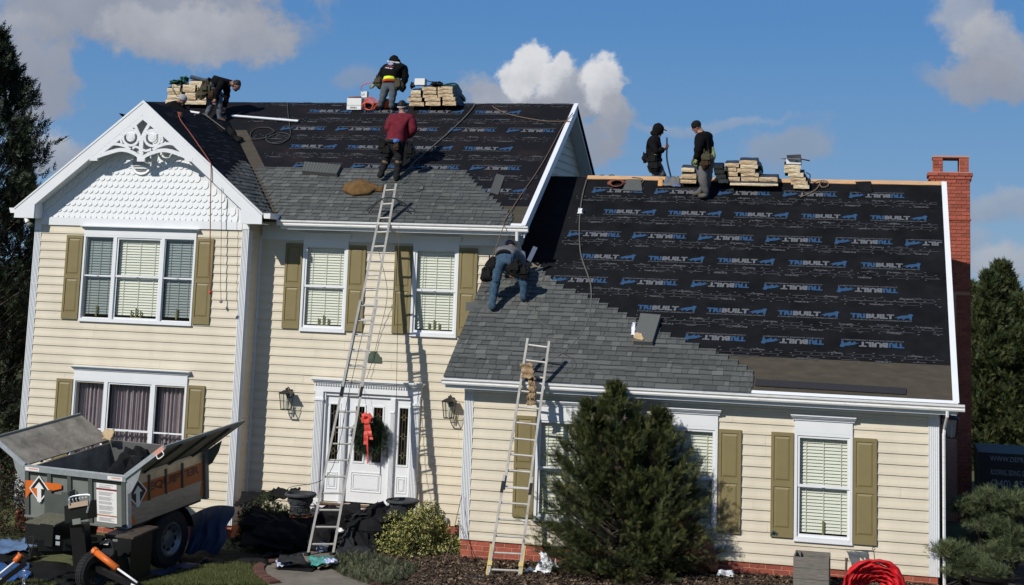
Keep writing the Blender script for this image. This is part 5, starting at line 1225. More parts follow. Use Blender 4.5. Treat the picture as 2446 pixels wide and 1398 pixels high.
# stains on the left door are in its material; running gear below
M_EVT = mat('black_enamel', (.010, .010, .011), .35, .15, 6)
def wheel(c, axis, R, w, rimm, parent, nm='wheel'):
    axis = np.array(axis, float)/np.linalg.norm(axis); pr = [(R*.62, -w/2), (R*.9, -w/2), (R, -w*.32), (R, w*.32), (R*.9, w/2), (R*.62, w/2), (R*.6, w*.3), (R*.6, -w*.3), (R*.62, -w/2)]
    t = MB().lathe(c, pr, 28, axis=axis, ref=(0, 0, 1)).build(nm, M_BLKR, parent, smooth=False)
    k = MB(); k.lathe(c, [(R*.6, w*.42), (R*.52, w*.44), (R*.5, w*.25), (R*.3, w*.12), (R*.18, w*.2), (.0, w*.2)], 28, axis=axis, ref=(0, 0, 1))
    k.build('rim', rimm, t, smooth=True)
    x = np.cross(axis, (0, 0, 1)); x /= np.linalg.norm(x); y = np.cross(axis, x)
    kk = MB()
    for i in range(8):
        a = i*math.pi/4; q = np.array(c)+(x*math.cos(a)+y*math.sin(a))*R*.36+axis*w*.17; kk.obox(q, (x*math.cos(a)+y*math.sin(a))*R*.045, (x*-math.sin(a)+y*math.cos(a))*R*.08, axis*.012)
    kk.build('rim_slot', M_DKD, t, kind='stuff')
    tr_ = MB()
    for i in range(36):
        a = i*math.pi/18; r_ = x*math.cos(a)+y*math.sin(a); t_ = x*-math.sin(a)+y*math.cos(a)
        for s in (-.3, 0, .3): tr_.obox(np.array(c)+r_*(R+.004)+axis*w*s*.8, r_*.008, t_*R*.055, axis*w*.09)
    tr_.build('tread', M_BLKR, t, kind='stuff')
M_RIM = mat('rim_grey', (.20, .21, .22), .4, .1, metal=.6)  # grey lowered so the colour carries the shade of the side door
gw = gz(-5.5, -1.5)
wheel((-5.72, -1.45, gw+.56), tu, .56, .26, M_RIM, TR); wheel(tuple(np.array((-5.72, -1.45, gw+.56))-tu*2.35), -tu, .56, .26, M_RIM, TR)
mb = MB()
for i in range(9):
    a = math.pi*(.08+.84*i/8); a2 = math.pi*(.08+.84*(i+1)/8); c0 = np.array((-5.72, -1.45, gw+.56)); f = lambda a: c0+(np.array((tv[0], tv[1], 0))*math.cos(a)+np.array((0, 0, 1))*math.sin(a))*.66
    if i < 8: mb.slab([f(a)-tu*.17, f(a2)-tu*.17, f(a2)+tu*.15, f(a)+tu*.15], (0, 0, .015))
mb.build('mudguard', M_EVT, TR)
z0 = float(T(WB/2, 0, -HB)[2])
fr = MB()
for a in (.45, 1.95): fr.bar(T(a, -.1, -HB-.28)+np.array((0, 0, -.02)), T(a, LB, -HB-.6), .12, .16)
for b in (.2, 1.1, 2.0): fr.bar(T(.3, b, -HB-.35), T(2.2, b, -HB-.35), .1, .12)
for a in (.5, 1.9): fr.bar(T(a, .4, -HB-.45), T(a, 1.9, -HB-.05), .08, .08); fr.bar(T(a, 1.9, -HB-.7), T(a, .5, -HB-.05), .08, .08)
fr.build('chassis', M_EVT, TR)
tbox(MB(), .1, WB-.15, .5, LB, -HB-.10, -HB-.021).build('subframe', M_EVT, TR)
# toolbox on the right side, motor box and control stand at the front
P0 = at(330, 1290, Y=-3.0)
MB().obox((P0[0]-.22, -2.95, gw+.5), (.30, -.05, 0), (.06, .30, 0), (0, 0, .40)).build('toolbox', M_EVT, TR)
lid = MB().obox((P0[0]-.20, -2.9, gw+.93), (.33, -.05, 0), (.07, .36, .05), (0, 0, .02)).build('toolbox_lid', mat('dusty_brown_lid', (.06, .045, .035), .6, .4, 5), TR)
q = at(88, 1290, Y=-3.6)
cx = at(112, 1260, Y=-3.55); MB().obox((cx[0], -3.45, cx[2]-.1), (.32, -.05, 0), (.03, .3, 0), (0, 0, .2)).build('motor_box', M_EVT, TR)
MB().obox((cx[0]+.0, -3.42, cx[2]+.13), (.34, -.05, .0), (.03, .33, .04), (0, 0, .015)).build('motor_lid', mat('grassy_lid', (.05, .05, .03), .8, 0, 18, c2=(.15, .14, .09)), TR)
for yy in (1284, 1298): c = at(138, yy, Y=-3.78); MB().obox(c, (.05, -.01, 0), (0, .004, 0), (0, 0, .035)).build('data_plate', M_GAL, TR)
c = at(185, 1222, Y=-3.75); cs = MB().obox(c+(0, .12, -.02), (.26, -.04, .07), (.03, .12, 0), (-.02, 0, .16)).build('control_box', M_EVT, TR)
mb = MB(); 
for k in range(6): e = at(168+k*8, 1202-k*1.2, Y=-3.78); mb.tube([e, e+(0, -.05, .07)], .012, 5); 
mb.build('control_lever', M_DEC, TR, kind='stuff')
c2_ = at(187, 1205, Y=-3.80); MB().obox(c2_, (.22, -.03, .05), (0, .006, 0), (-.008, 0, .045)).build('control_plate', mat('tan_plate', (.40, .30, .22), .5, .1), TR)
MB().tube(bez([at(166, 1205, Y=-3.8), at(168, 1188, Y=-3.8), at(208, 1182, Y=-3.8), at(215, 1190, Y=-3.8), at(208, 1225, Y=-3.8)], 5), .016, 6).build('guard_bar', M_GAL, TR)
c = at(183, 1246, Y=-3.8); MB().obox(c, (.09, -.01, .02), (0, .004, 0), (-.01, 0, .05)).build('data_plate', M_TGR, TR)
mb = MB(); mb.bar(at(70, 1318, Y=-3.7), at(300, 1300, Y=-2.6), .14, .16); mb.bar(at(90, 1300, Y=-3.7), at(170, 1300, Y=-3.4), .3, .2); mb.bar(at(150, 1378, Y=-3.5), at(245, 1366, Y=-3.2), .22, .05); mb.bar(at(190, 1250, Y=-3.5), at(200, 1360, Y=-3.4), .3, .22, (0, 1, 0)); mb.build('tongue', M_EVT, TR)
mb = MB(); mb.bar(at(256, 1318, Y=-3.6), at(262, 1345, Y=-3.5), .28, .2, (0, 1, 0)); mb.build('pump_housing', M_EVT, TR)
cw_ = at(215, 1388, Y=-3.9); wheel((cw_[0]+.05, -3.9, gz(-6, -4)+.36), (.95, -.3, 0), .36, .2, M_EVT, TR, 'jockey_wheel')
def ram(p, q, r, rod, lo):
    MB().tube([p, q], .062, 10).build('ram_cylinder', M_ORG, TR, smooth=True); MB().tube([q, rod], .020, 8).build('ram_rod', M_DEC, TR, smooth=True)
    MB().tube([p-(q-p)*.08, p+(q-p)*.04], .075, 8).build('ram_cap', M_ORG, TR); MB().bar(lo[0], lo[1], .10, .09).build('outrigger', M_EVT, TR)
    d = (lo[1]-lo[0]); c = lo[0]+d*.78; c2 = lo[0]+d*.98; MB().bar(c+(0, -.05, .01), c2+(0, -.05, .01), .006, .07).build('warning_sticker', M_DEC, TR)
ram(at(228, 1318, Y=-3.95), at(280, 1358, Y=-4.1), 0, at(328, 1392, Y=-4.3), (at(215, 1350, Y=-3.9), at(345, 1412, Y=-4.3)))
ram(at(50, 1326, Y=-3.9), at(36, 1342, Y=-3.95), 0, at(-12, 1380, Y=-4.1), (at(62, 1345, Y=-3.85), at(-5, 1395, Y=-4.1)))
mb = MB(); 
for k in range(9):
    a = at(57+1.5*math.sin(k), 1366+k*5, Y=-4.0); mb.lathe(a, [(.022, -.006), (.032, 0), (.022, .006), (.018, 0), (.022, -.006)], 8, axis=(1, 0, .3) if k % 2 else (0, 1, 0), ref=(0, 0, 1))
mb.build('safety_chain', M_GAL, TR)
MB().tube(bez([at(70, 1310, Y=-3.85), at(64, 1290, Y=-3.85), at(78, 1282, Y=-3.85), at(80, 1300, Y=-3.9), at(72, 1330, Y=-3.9)], 5), .012, 5).build('hose', M_BLKR, TR)
MB().tube(bez([at(240, 1300, Y=-3.6), at(262, 1290, Y=-3.7), at(272, 1320, Y=-3.7), at(250, 1335, Y=-3.7), at(240, 1318, Y=-3.6)], 6), .022, 6).build('hose', M_BLKR, TR)
MB().obox(at(255, 1295, Y=-3.62), (.05, 0, 0), (0, .004, 0), (.02, 0, .05)).build('reflector', M_DEC, TR); MB().obox(at(275, 1291, Y=-3.62), (.05, 0, 0), (0, .004, 0), (0, 0, .02)).build('data_plate', M_TGR, TR)
# rubbish in the bed
for i, (px, py, b, s, lb) in enumerate(((255, 1090, 1.9, .26, 'black felt scraps heaped at the back of the trailer bed'), (282, 1108, 1.5, .24, 'grey folded felt lump low in the trailer bed'), (236, 1112, 1.2, .3, 'dark crumpled felt filling the middle of the trailer bed'))):
    c = T(1.15+.2*i, b, -.35); g_ = MB(); g_.blob(c, (s*1.6, s*1.6, s*1.2), 90+i, 7, .16); g_.build('felt_scrap', [M_FEL, M_FLG, M_FEL][i], None, label=lb, cat='roofing felt')
clothing('felt_scrap', 'bent felt piece standing against the rear wall of the trailer bed', 'roofing felt', [T(1.55, 2.1, -.4), T(2.1, 1.9, -.4), T(1.95, 2.2, .0), T(1.6, 2.3, .12)], M_FEL, .05, 5, (8, 6), 1.5)
clothing('paper_scrap', 'torn tan paper caught on the left door hinge of the trailer', 'paper', [T(.02, 2.15, .1), T(.3, 2.1, .08), T(.33, 2.2, .30), T(.0, 2.25, .28)], mat('kraft_paper', (.42, .31, .18), .85, .15, 8), .02, 6, (6, 5))
# ------------------------------------------------------------------ tarps and felt on the ground
c = at(505, 1330, Z=-.65); y_ = c[1]
def cp(px, py, Y): return at(px, py, Y=Y)
V = [];  nx, ny = 16, 12
for j in range(ny+1):
    for i in range(nx+1):
        u, v = i/nx, j/ny; px = 452+(560-452)*u+8*math.sin(v*3)*(1-u)-34*v*u+5*math.sin(v*11)*u; top = 1212-8*math.sin(u*3)+22*(1-u)**2; bot = 1320+6*math.sin(u*9); py = top+(bot-top)*v
        Y = -.35-.75*math.sin(v*1.5)**.8+.08*math.sin(u*19+v*2)+.05*math.sin(u*37); V.append(at(px-(12*v*(1-u)), py, Y=Y))
F = [(j*(nx+1)+i, j*(nx+1)+i+1, (j+1)*(nx+1)+i+1, (j+1)*(nx+1)+i) for j in range(ny) for i in range(nx)]
MB().add(V, F).build('tarp', M_NVY, None, smooth=True, label='dark blue tarp draped over the bush right of the trailer wheel', cat='tarp')
def gq(*p, z=.06): return [np.array((*gp(px, py, -.75, z), gz(*gp(px, py, -.75, z))+z)) for px, py in p]
clothing('tarp', 'wide blue tarp spread on the ground at the lower left', 'tarp', gq((-30, 1398), (75, 1375), (70, 1345), (-30, 1348)), M_BLU, .03, 11, (16, 10), 2.5)
clothing('tarp', 'rumpled pale blue tarp strip lying near the downspout foot', 'tarp', gq((-30, 1325), (120, 1310), (110, 1288), (-30, 1292)), mat('pale_blue_tarp', (.10, .17, .30), .5, .3, 4), .03, 12, (16, 8), 3)
clothing('tarp', 'narrow blue tarp fold running from under the trailer wheel to the grass', 'tarp', gq((330, 1378), (440, 1362), (505, 1338), (420, 1350)), mat('deep_blue_tarp', (.012, .03, .10), .5, .2, 4), .03, 13, (12, 6), 2)
FE = [((40, 1398), (330, 1398), (330, 1345), (60, 1340), 'dark felt spread on the ground beneath the trailer tongue', M_FEL), (( -30, 1345), (60, 1340), (110, 1322), (-30, 1328), 'black felt sheet between the two blue tarps at left', M_FEL), ((110, 1312), (60, 1316), (90, 1296), (160, 1280), 'black felt fold tucked behind the trailer tongue', M_FEL),  # first sheet is felt whose black also stands in for trailer shade
      ((430, 1345), (640, 1350), (660, 1315), (430, 1315), 'broad dark felt sheet lying along the edge of the lawn', M_FEL), ((600, 1352), (640, 1330), (690, 1322), (610, 1322), 'dark felt corner pointing at the walkway edging', M_FEL)]
for i, f in enumerate(FE): clothing('felt_sheet', f[4], 'roofing felt', gq(*f[:4], z=.05), f[5], .035, 20+i, (14, 8), 2)
def fq(px0, py0, px1, py1, px2, py2, px3, py3, Y0, Y1): return [at(px0, py0, Y=Y0), at(px1, py1, Y=Y0), at(px2, py2, Y=Y1), at(px3, py3, Y=Y1)]
HEAP = [((570, 1300, 700, 1310, 690, 1225, 600, 1215), -.2, 1.0, M_FEL, 'black felt sloping down behind the dried shrub'), ((640, 1300, 790, 1310, 800, 1232, 660, 1240), .0, 1.1, M_FEL, 'black felt sheet hanging off the stoop left of the ladder'),
        ((770, 1300, 880, 1300, 880, 1232, 790, 1228), .1, 1.1, M_FEL, 'black felt sheet in shadow behind the ladder foot'), ((560, 1205, 640, 1198, 690, 1170, 580, 1180), 1.6, 2.1, M_FEL, 'black felt roll end against the siding left of the urns'),
        ((640, 1190, 720, 1190, 715, 1166, 650, 1168), 1.6, 2.2, M_FEL, 'torn black felt flap on top of the dried shrub'), ((760, 1228, 870, 1238, 860, 1206, 770, 1212), 1.0, 1.9, M_FEL, 'black felt layered across the stoop just under the sill'),
        ((830, 1235, 985, 1240, 975, 1205, 850, 1222), .9, 1.9, M_FLG, 'crumpled grey felt layer at the right of the stoop'), ((870, 1230, 930, 1232, 918, 1202, 884, 1208), 1.0, 1.7, M_FEL, 'upright felt corner rising beside the right urn'),
        ((820, 1245, 990, 1240, 990, 1226, 830, 1228), .6, 1.2, M_FEL, 'long black felt fold above the bush top'), ((808, 1315, 850, 1320, 838, 1258, 815, 1275), -.1, .3, M_FLG, 'grey triangular felt piece leaning right of the ladder foot'),
        ((850, 1320, 905, 1318, 890, 1268, 845, 1262), .0, .5, M_FEL, 'black folded felt between ladder and golden bush'), ((800, 1332, 890, 1330, 880, 1308, 810, 1306), -.6, -.2, M_FLG, 'flat grey felt scrap in front of the golden bush')]
for i, (q, y0, y1, m, lb) in enumerate(HEAP): clothing('felt_sheet', lb, 'roofing felt', fq(*q, y0, y1), m, .03, 40+i, (16, 12), 1.0, .01)
for i, (px, py, Y, r, m, lb) in enumerate(((905, 1222, 1.2, .22, M_FEL, 'balled black felt in the heap before the door'), (950, 1228, 1.1, .2, M_FLG, 'balled grey felt beside the right urn base'), (800, 1236, 1.0, .25, M_FEL, 'rolled black felt lump right behind the ladder'), (620, 1250, .6, .3, M_FEL, 'dark felt mound under the dried shrub'), (680, 1280, .3, .4, M_FEL, 'largest dark felt mound left of the ladder'), (760, 1290, .4, .35, M_FEL, 'dark felt mound seen through the lower ladder rungs'), (880, 1262, .7, .3, M_FEL, 'dark felt mound beneath the stoop layers'))):
    MB().blob(at(px, py, Y=Y)-(0, 0, .05), (r*1.5, r*1.1, r), 60+i, 9, .08).build('felt_bundle', m, None, label=lb, cat='roofing felt')
clothing('plastic_wrapper', 'turquoise printed plastic wrapper on the walk by the ladder foot', 'wrapper', gq((745, 1352), (805, 1346), (800, 1330), (735, 1332), z=.14), mat('teal_plastic', (.05, .30, .27), .35, .3, 8), .02, 81, (10, 6))
clothing('plastic_wrapper', 'blue and white plastic wrapper under the grey shingle sheet', 'wrapper', gq((662, 1352), (700, 1350), (696, 1338), (660, 1338), z=.12), mat('blue_white_plastic', (.12, .20, .55), .4, 0, 12, c2=(.75, .78, .9), thr=(.4, .6)), .02, 82, (10, 6))
clothing('plastic_wrapper', 'blue wrapper end right of the turquoise one', 'wrapper', gq((778, 1346), (808, 1342), (800, 1334), (775, 1336), z=.2), MATS['blue_white_plastic'], .015, 83, (8, 5))
clothing('felt_sheet', 'flat charcoal shingle sheet lying across the start of the walk', 'roofing felt', gq((662, 1342), (735, 1345), (722, 1326), (668, 1326), z=.2), M_FLG, .012, 84, (10, 5), 1)
clothing('felt_sheet', 'thin dark sheet under the plastic wrappers on the walk', 'roofing felt', gq((655, 1358), (745, 1364), (765, 1350), (680, 1350), z=.07), M_FEL, .01, 85, (10, 5), 1)
clothing('paper_scrap', 'tan paper scrap at the right end of the wrappers', 'paper', gq((760, 1358), (795, 1352), (785, 1342), (760, 1346), z=.1), MATS['kraft_paper'], .02, 86, (8, 5))
def wad(px, py, Y, r, m, lb, seed, name='paper_scrap', cat='paper', sq=.7): return MB().blob(at(px, py, Y=Y), (r, r*.8, r*sq), seed, 9, .2).build(name, m, None, label=lb, cat=cat)
M_CLO = mat('white_cloth', (.70, .73, .76), .7, .05, 6, .3, 20)
wad(768, 1308, -.1, .12, mat('pale_blue_cloth', (.16, .20, .28), .8, .2, 8), 'pale blue rag seen between the ladder rails', 91, 'rag', 'rag')
wad(811, 1268, .2, .07, M_DEC, 'small white paper scrap right of the ladder', 92)
wad(1203, 1375, -1.0, .09, mat('blue_printed_paper', (.5, .52, .7), .6, 0, 22, c2=(.85, .85, .9)), 'crumpled blue and white wrapper between the wing ladder feet', 93)
clothing('plastic_bag', 'white plastic bag spread on the mulch left of the yew', 'bag', [at(1255, 1368, Y=-1.2), at(1335, 1362, Y=-1.2), at(1325, 1335, Y=-.7), at(1288, 1345, Y=-.7)], M_CLO, .05, 94, (16, 10), 1.6)
clothing('plastic_bag', 'narrow white plastic twist rising from the bag left of the yew', 'bag', [at(1292, 1350, Y=-1.0), at(1315, 1352, Y=-1.0), at(1302, 1318, Y=-.9), at(1290, 1320, Y=-.9)], M_CLO, .03, 95, (6, 10), 1.6)
wad(1733, 1374, -.4, .16, M_CLO, 'white crumpled cloth on the mulch right of the yew', 96, 'rag', 'rag', .5)
clothing('felt_sheet', 'flat stone-coloured scrap on the mulch at the wing corner', 'roofing felt', [at(1040, 1348, Z=-.42), at(1120, 1344, Z=-.4), at(1090, 1330, Z=-.38), at(1070, 1332, Z=-.36)], mat('tan_scrap', (.14, .11, .07), .9, .2, 5), .01, 97, (8, 5), 1)
# ------------------------------------------------------------------ shingle bundles on the ridges
M_KRF = [mat('kraft_wrap_%s' % n, c, .75, 0, 12, .35, 26, c2=c2, thr=(.3, .65), stretch=(1, 1, 2.5)) for n, c, c2 in (('tan', (.30, .20, .115), (.58, .45, .28)), ('pale', (.40, .30, .18), (.68, .58, .40)))]  # paler patches in the colour stand in for highlights on creased paper
M_BSD = mat('bundle_side', (.028, .034, .042), .5, .35, 6, .3, 14)
def bundle(px, py, wpx, hpx, Yf, ridge, label, group, k=0, L=.98, side=None):
    c = at(px, py, Y=Yf); s = PXM(c); w = wpx/s/2*.98; h = hpx/s/2*1.0; yr = {'m': YR, 'w': YW}[ridge]; sl = {'m': SM, 'w': SW}[ridge]
    g = np.random.default_rng(int(px*7+py)); ny = 8; V = []; prof = [(-1, -.88), (-.975, -1), (-.3, -1.03), (.35, -.98), (.975, -1), (1, -.88), (1, .88), (.975, 1), (.3, 1.0), (-.35, 1.0), (-.975, 1), (-1, .88)]; n = len(prof)
    zr = lambda y: -sl*.55*(math.sqrt((y-yr)**2+.06))
    jx = g.uniform(-.01, .01)
    for j in range(ny+1):
        y = Yf+L*j/ny; dz = zr(y)-zr(Yf); f = 1.0
        for a, b in prof: V.append((c[0]+a*w*f+jx*j+g.normal(0, .003), y+(g.normal(0, .006) if j else abs(g.normal(0, .006))), c[2]+b*h*f+dz+g.normal(0, .0022)+.004*math.sin(a*3+px)))
    F = [(j*n+i, (j+1)*n+i, (j+1)*n+(i+1) % n, j*n+(i+1) % n) for j in range(ny) for i in range(n)]; mi = [1]*len(F)
    V.append((c[0], Yf-.01, c[2])); ce = len(V)-1
    for i in range(n): F.append((ce, i, (i+1) % n)); mi.append(0)
    F.append(tuple(ny*n+i for i in range(n))[::-1]); mi.append(0)
    mb = MB(); mb.v = V; mb.f = F; mb.m = mi
    return mb.build('shingle_bundle', [M_KRF[k], side or M_BSD], None, label=label, cat='shingle bundle', group=group)
def stack(rows, Yf, ridge, where, group, k=0):
    names = ['top layer', 'second layer', 'third layer', 'fourth layer', 'fifth layer', 'sixth layer', 'seventh layer']
    for i, row in enumerate(rows):
        pos = {1: [''], 2: [' left', ' right'], 3: [' left', ' middle', ' right']}[len(row)]
        for (px, py, w, h), ps in zip(row, pos): bundle(px, py, w, h, Yf+random.uniform(-.02, .02), ridge, 'tan bundle,%s %s, %s' % (ps, names[i], where), group, k if random.random() < .8 else 1-k)
stack([[(468, 198.6, 36, 9.5)], [(421, 206, 24, 8), (451, 207, 34, 9), (481, 207, 24, 8)], [(414, 215, 34, 9), (450, 215.5, 35, 9), (482, 216, 26, 8)], [(417, 223.5, 35, 8.5), (455, 225, 30, 9), (484, 225, 24, 9)], [(415, 232, 34, 9), (452, 234, 34, 9), (482, 234, 26, 9)], [(410, 242, 34, 10), (456, 245, 32, 9), (480, 245, 27, 10)]],
      6.98, 'm', 'behind the grey beanie worker', 'shingle bundles on the left end of the upper ridge', 1)
stack([[(1025, 212, 36, 8.5), (1063, 211, 37, 8)], [(993, 220.5, 25, 9), (1026, 221, 34, 8), (1063, 219.5, 38, 8)], [(993, 228, 25, 8), (1027, 229, 36, 9), (1064, 228, 39, 9)], [(990, 238, 36, 9), (1033, 237, 40, 9), (1072, 236.5, 32, 9)], [(995, 249, 38, 9), (1034, 248, 38, 9.5), (1073, 247.5, 34, 10)]],
      6.92, 'm', 'right of the hi-vis worker', 'shingle bundles beside the worker on the upper ridge', 0)
stack([[(1748, 394.5, 34, 9), (1787, 388.5, 43, 10)], [(1745, 405, 28, 9), (1789, 398.5, 42, 9)], [(1750, 416, 24, 10), (1782, 408, 43, 10)], [(1753, 428, 28, 10), (1791, 418, 43, 8)], [(1791, 428.5, 41, 9), (1835, 428.5, 44, 10)]],
      5.45, 'w', 'between the beanie worker and the open box', 'shingle bundles on the lower ridge')
bundle(1801, 441, 116, 6, 5.3, 'w', 'long flat shingle bundle turned sideways under the lower ridge stack', 'shingle bundles on the lower ridge', 1, .36)
stack([[(1643, 406, 31, 10)], [(1645, 421.5, 36, 11)], [(1644, 434, 38, 8)]], 5.45, 'w', 'left of the standing beanie worker', 'shingle bundles left of the beanie worker')
stack([[(1714, 398, 26, 10)], [(1719, 410, 24, 10)], [(1722, 422, 24, 10)], [(1728, 433, 24, 9)]], 5.55, 'w', 'in shadow just behind the beanie worker', 'shaded shingle bundles behind the beanie worker')
stack([[(1893, 399, 40, 9.5)], [(1892, 408.5, 39, 9)], [(1901, 418, 37, 9.5)], [(1905, 428, 39, 9)], [(1909, 437.5, 40, 9)], [(1914, 446.5, 38, 8.5)]], 5.42, 'w', 'under the open white box', 'shingle bundles under the open box')
M_GNT = mat('green_strap', (.01, .075, .045), .6, .2, 8); M_GRY = mat('grey_roll', (.06, .085, .10), .5, .2, 8)
def tcloth(name, label, cat, pts, Y, m, dy=.25, amp=.02, seed=1, n=(8, 6), f=2., th=.006):
    a, b, c, d = pts; return clothing(name, label, cat, [at(*a, Y=Y), at(*b, Y=Y), at(*c, Y=Y+dy), at(*d, Y=Y+dy)], m, amp, seed, n, f, th)
MB().blob(at(428, 197, Y=7.2), (.23, .25, .06), 3, 8, .18).build('netting', M_GNT, None, label='green netting bunched on top of the left ridge stack', cat='netting')
MB().blob(at(441, 190, Y=7.2), (.09, .12, .09), 4, 8, .2).build('netting', M_GNT, None, label='small green netting peak beside the grey roll on the left stack', cat='netting')
MB().tube([at(455, 184, Y=6.95), at(492, 193, Y=7.1)], .055, 12).tube([at(455, 184, Y=6.94), at(456, 184.5, Y=6.96)], .035, 10).build('felt_roll', M_GRY, None, label='rolled grey sheet lying on top of the left ridge stack', cat='felt roll')
rope('strap', 'dark strap loop hanging over the front of the left ridge stack', [at(431, 197, Y=6.93), at(431, 215, Y=6.92), at(427, 226, Y=6.92), at(418, 224, Y=6.92), at(411, 210, Y=6.92), at(410, 200, Y=6.94)], .009, mat('olive_strap', (.05, .05, .03), .7), cat='strap')
MB().blob(at(1045, 201, Y=7.05), (.14, .2, .05), 5, 8, .2).build('rag', M_BLK, None, label='black rag on top of the stack right of the hi-vis worker', cat='rag')
MB().tube(bez([at(1017, 193, Y=6.95), at(1035, 197, Y=7.0), at(1050, 203, Y=7.05)], 4), [.012]*4+[.03]*4+[.02], 6).build('pry_bar', M_BLK, None, label='dark pointed bar sticking out of the black rag on the stack', cat='tool')
rope('strap', 'green strap looped over the right end of the stack beside the hi-vis worker', [at(1050, 206, Y=6.95), at(1070, 201, Y=7.0), at(1086, 200, Y=7.1), at(1094, 206, Y=7.15), at(1075, 207, Y=7.0), at(1058, 207, Y=6.95)], .022, M_GNT, cat='strap')
V = []
for j in range(7):
    for i in range(7):
        u, v = i/6, j/6; V.append(at(1080+(1103-1080)*u*(.35+.75*v)+4*v, 206+(252-206)*v+1.5*math.sin(i*2+j), Y=7.0+.35*u)+np.array((0, .02*math.sin(i*3+j*2), 0)))
MB().add(V, [(j*7+i, j*7+i+1, (j+1)*7+i+1, (j+1)*7+i) for j in range(6) for i in range(6)]).build('plastic_wrap', mat('slate_plastic', (.03, .045, .06), .4, .3, 8), None, smooth=True, label='slate-blue plastic wrap hanging down the right end of the middle ridge stack', cat='plastic wrap')
MB().blob(at(985, 205, Y=7.0), (.06, .1, .08), 6, 7, .2).build('rag', mat('dark_cloth', (.02, .02, .025), .8), None, label='dark cloth behind the small white box on the stack', cat='rag')
def carton(px0, px1, pyt, pyb, Y, d, m, label, name='carton', flaps=None, top=None):
    a = at(px0, pyb, Y=Y); b = at(px1, pyb, Y=Y); t = at((px0+px1)/2, pyt, Y=Y); z0, z1 = a[2], t[2]
    C_ = thing(name, label, 'box', ((a[0]+b[0])/2, Y+d/2, z0)); th = .006; mb = MB()
    mb.box(a[0], b[0], Y, Y+th, z0, z1).box(a[0], b[0], Y+d-th, Y+d, z0, z1).box(a[0], a[0]+th, Y+th, Y+d-th, z0, z1).box(b[0]-th, b[0], Y+th, Y+d-th, z0, z1).box(a[0]+th, b[0]-th, Y+th, Y+d-th, z0, z0+th)
    if top: mb.box(a[0], b[0], Y, Y+d, z1+.0005, z1+th)
    mb.build('carton_body', m, C_)
    for f in (flaps or []): MB().slab(f, (0, .0, .004)).build('flap', mat('grey_flap', (.10, .10, .11), .7) , C_)
    return C_, a, b, z0, z1
M_CTN = mat('white_carton', (.68, .68, .66), .7, .04, 8)
C_, a, b, z0, z1 = carton(1878, 1913, 379, 391.5, 5.5, .33, M_CTN, 'open white carton with spread dark flaps on top of the small stack')
for f in ([(a[0], 5.5, z1), (b[0], 5.5, z1), (b[0]-.02, 5.42, z1-.03), (a[0]+.04, 5.42, z1-.02)], [(a[0], 5.5, z1), (a[0], 5.83, z1), (a[0]-.16, 5.8, z1+.02), (a[0]-.14, 5.52, z1-.01)], [(b[0], 5.5, z1), (b[0], 5.83, z1), (b[0]+.2, 5.8, z1-.04), (b[0]+.19, 5.52, z1-.03)], [(a[0], 5.83, z1), (b[0], 5.83, z1), (b[0]-.02, 5.75, z1+.12), (a[0]-.01, 5.75, z1+.10)]):
    MB().slab(f, (0, 0, .005)).build('flap', mat('grey_flap', (.13, .13, .14), .7), C_)
MB().box(b[0]-.12, b[0]-.07, 5.497, 5.4995, z0+.04, z0+.075).build('label_mark', mat('grey_print', (.2, .2, .2)), C_)
C_, a, b, z0, z1 = carton(828, 862, 235, 262, 6.98, .3, M_CTN, 'white nail carton with brown dented top at the left foot of the hi-vis worker', top=True)
MB().slab([(a[0]+.03, 6.97, z1+.01), (b[0]-.02, 6.97, z1+.03), (b[0]-.02, 7.25, z1+.05), (a[0]+.03, 7.25, z1+.03)], (0, 0, .03)).build('flap', mat('brown_flap', (.20, .10, .07), .8), C_)
mb = MB(); put_text(mb, 'NAILS', (a[0]+.10, 6.976, z0+.03), (1, 0, 0), (0, 0, 1), .18, .05, 0, .03); mb.build('printed_word', M_SMG, C_); MB().box(a[0]+.0, b[0], 6.975, 6.9785, z0+.115, z0+.12).build('seam', M_SMG, C_)
C_, a, b, z0, z1 = carton(862, 876, 219, 233, 7.0, .14, M_CTN, 'small upright white carton standing on the nail carton', top=True)
mb = MB(); put_text(mb, 'LIT', (a[0]+.02, 6.996, z0+.05), (1, 0, 0), (0, 0, 1), .09, .05, 0, .02); mb.build('printed_word', mat('grey_print', (.2, .2, .2)), C_)
C_, a, b, z0, z1 = carton(990, 1014, 188, 203, 6.95, .2, M_CTN, 'small white carton tilted on the stack right of the hi-vis worker', top=True)
# ------------------------------------------------------------------ roof clutter
M_BRP = mat('brown_rope', (.16, .11, .075), .9, .2, 30); M_GRP = mat('grey_cord', (.10, .10, .085), .9, .2, 30); M_ORR = mat('orange_hose', (.62, .10, .04), .5, .1); M_RRP = mat('red_brown_rope', (.25, .07, .045), .85, .2, 20); M_DKC = mat('dark_cable', (.035, .037, .035), .7, .2)
MP = lambda px, py, h=.05: at(px, py, roof='main', h=h)
WP = lambda px, py, h=.05: at(px, py, roof='wing', h=h)
GP = lambda px, py, h=.05: at(px, py, roof='gable', h=h)
rope('rope', 'reddish rope running down the front gable slope and hanging past the upper window', [GP(425, 268), GP(432, 288), GP(452, 315), GP(478, 352), GP(500, 385), at(504, 400, Y=YGF-.03), at(503, 470, Y=YGF-.05), at(502, 560, Y=YGF-.05), at(501, 640, Y=YGF-.04), at(502, 697, Y=YGF-.05)], .012, M_RRP, 6)
MB().blob(GP(430, 275, .05), (.03, .06, .06), 7, 7, .25).build('rope_knot', mat('orange_cloth', (.45, .14, .08), .8), None, label='orange-brown knotted cloth at the top of the reddish rope', cat='cloth')
MB().blob(at(502, 698, Y=YGF-.05), (.035, .03, .05), 8, 6, .2).build('rope_end', mat('red_tip', (.6, .06, .05), .5), None, label='small red hook at the bottom end of the reddish rope', cat='hook')
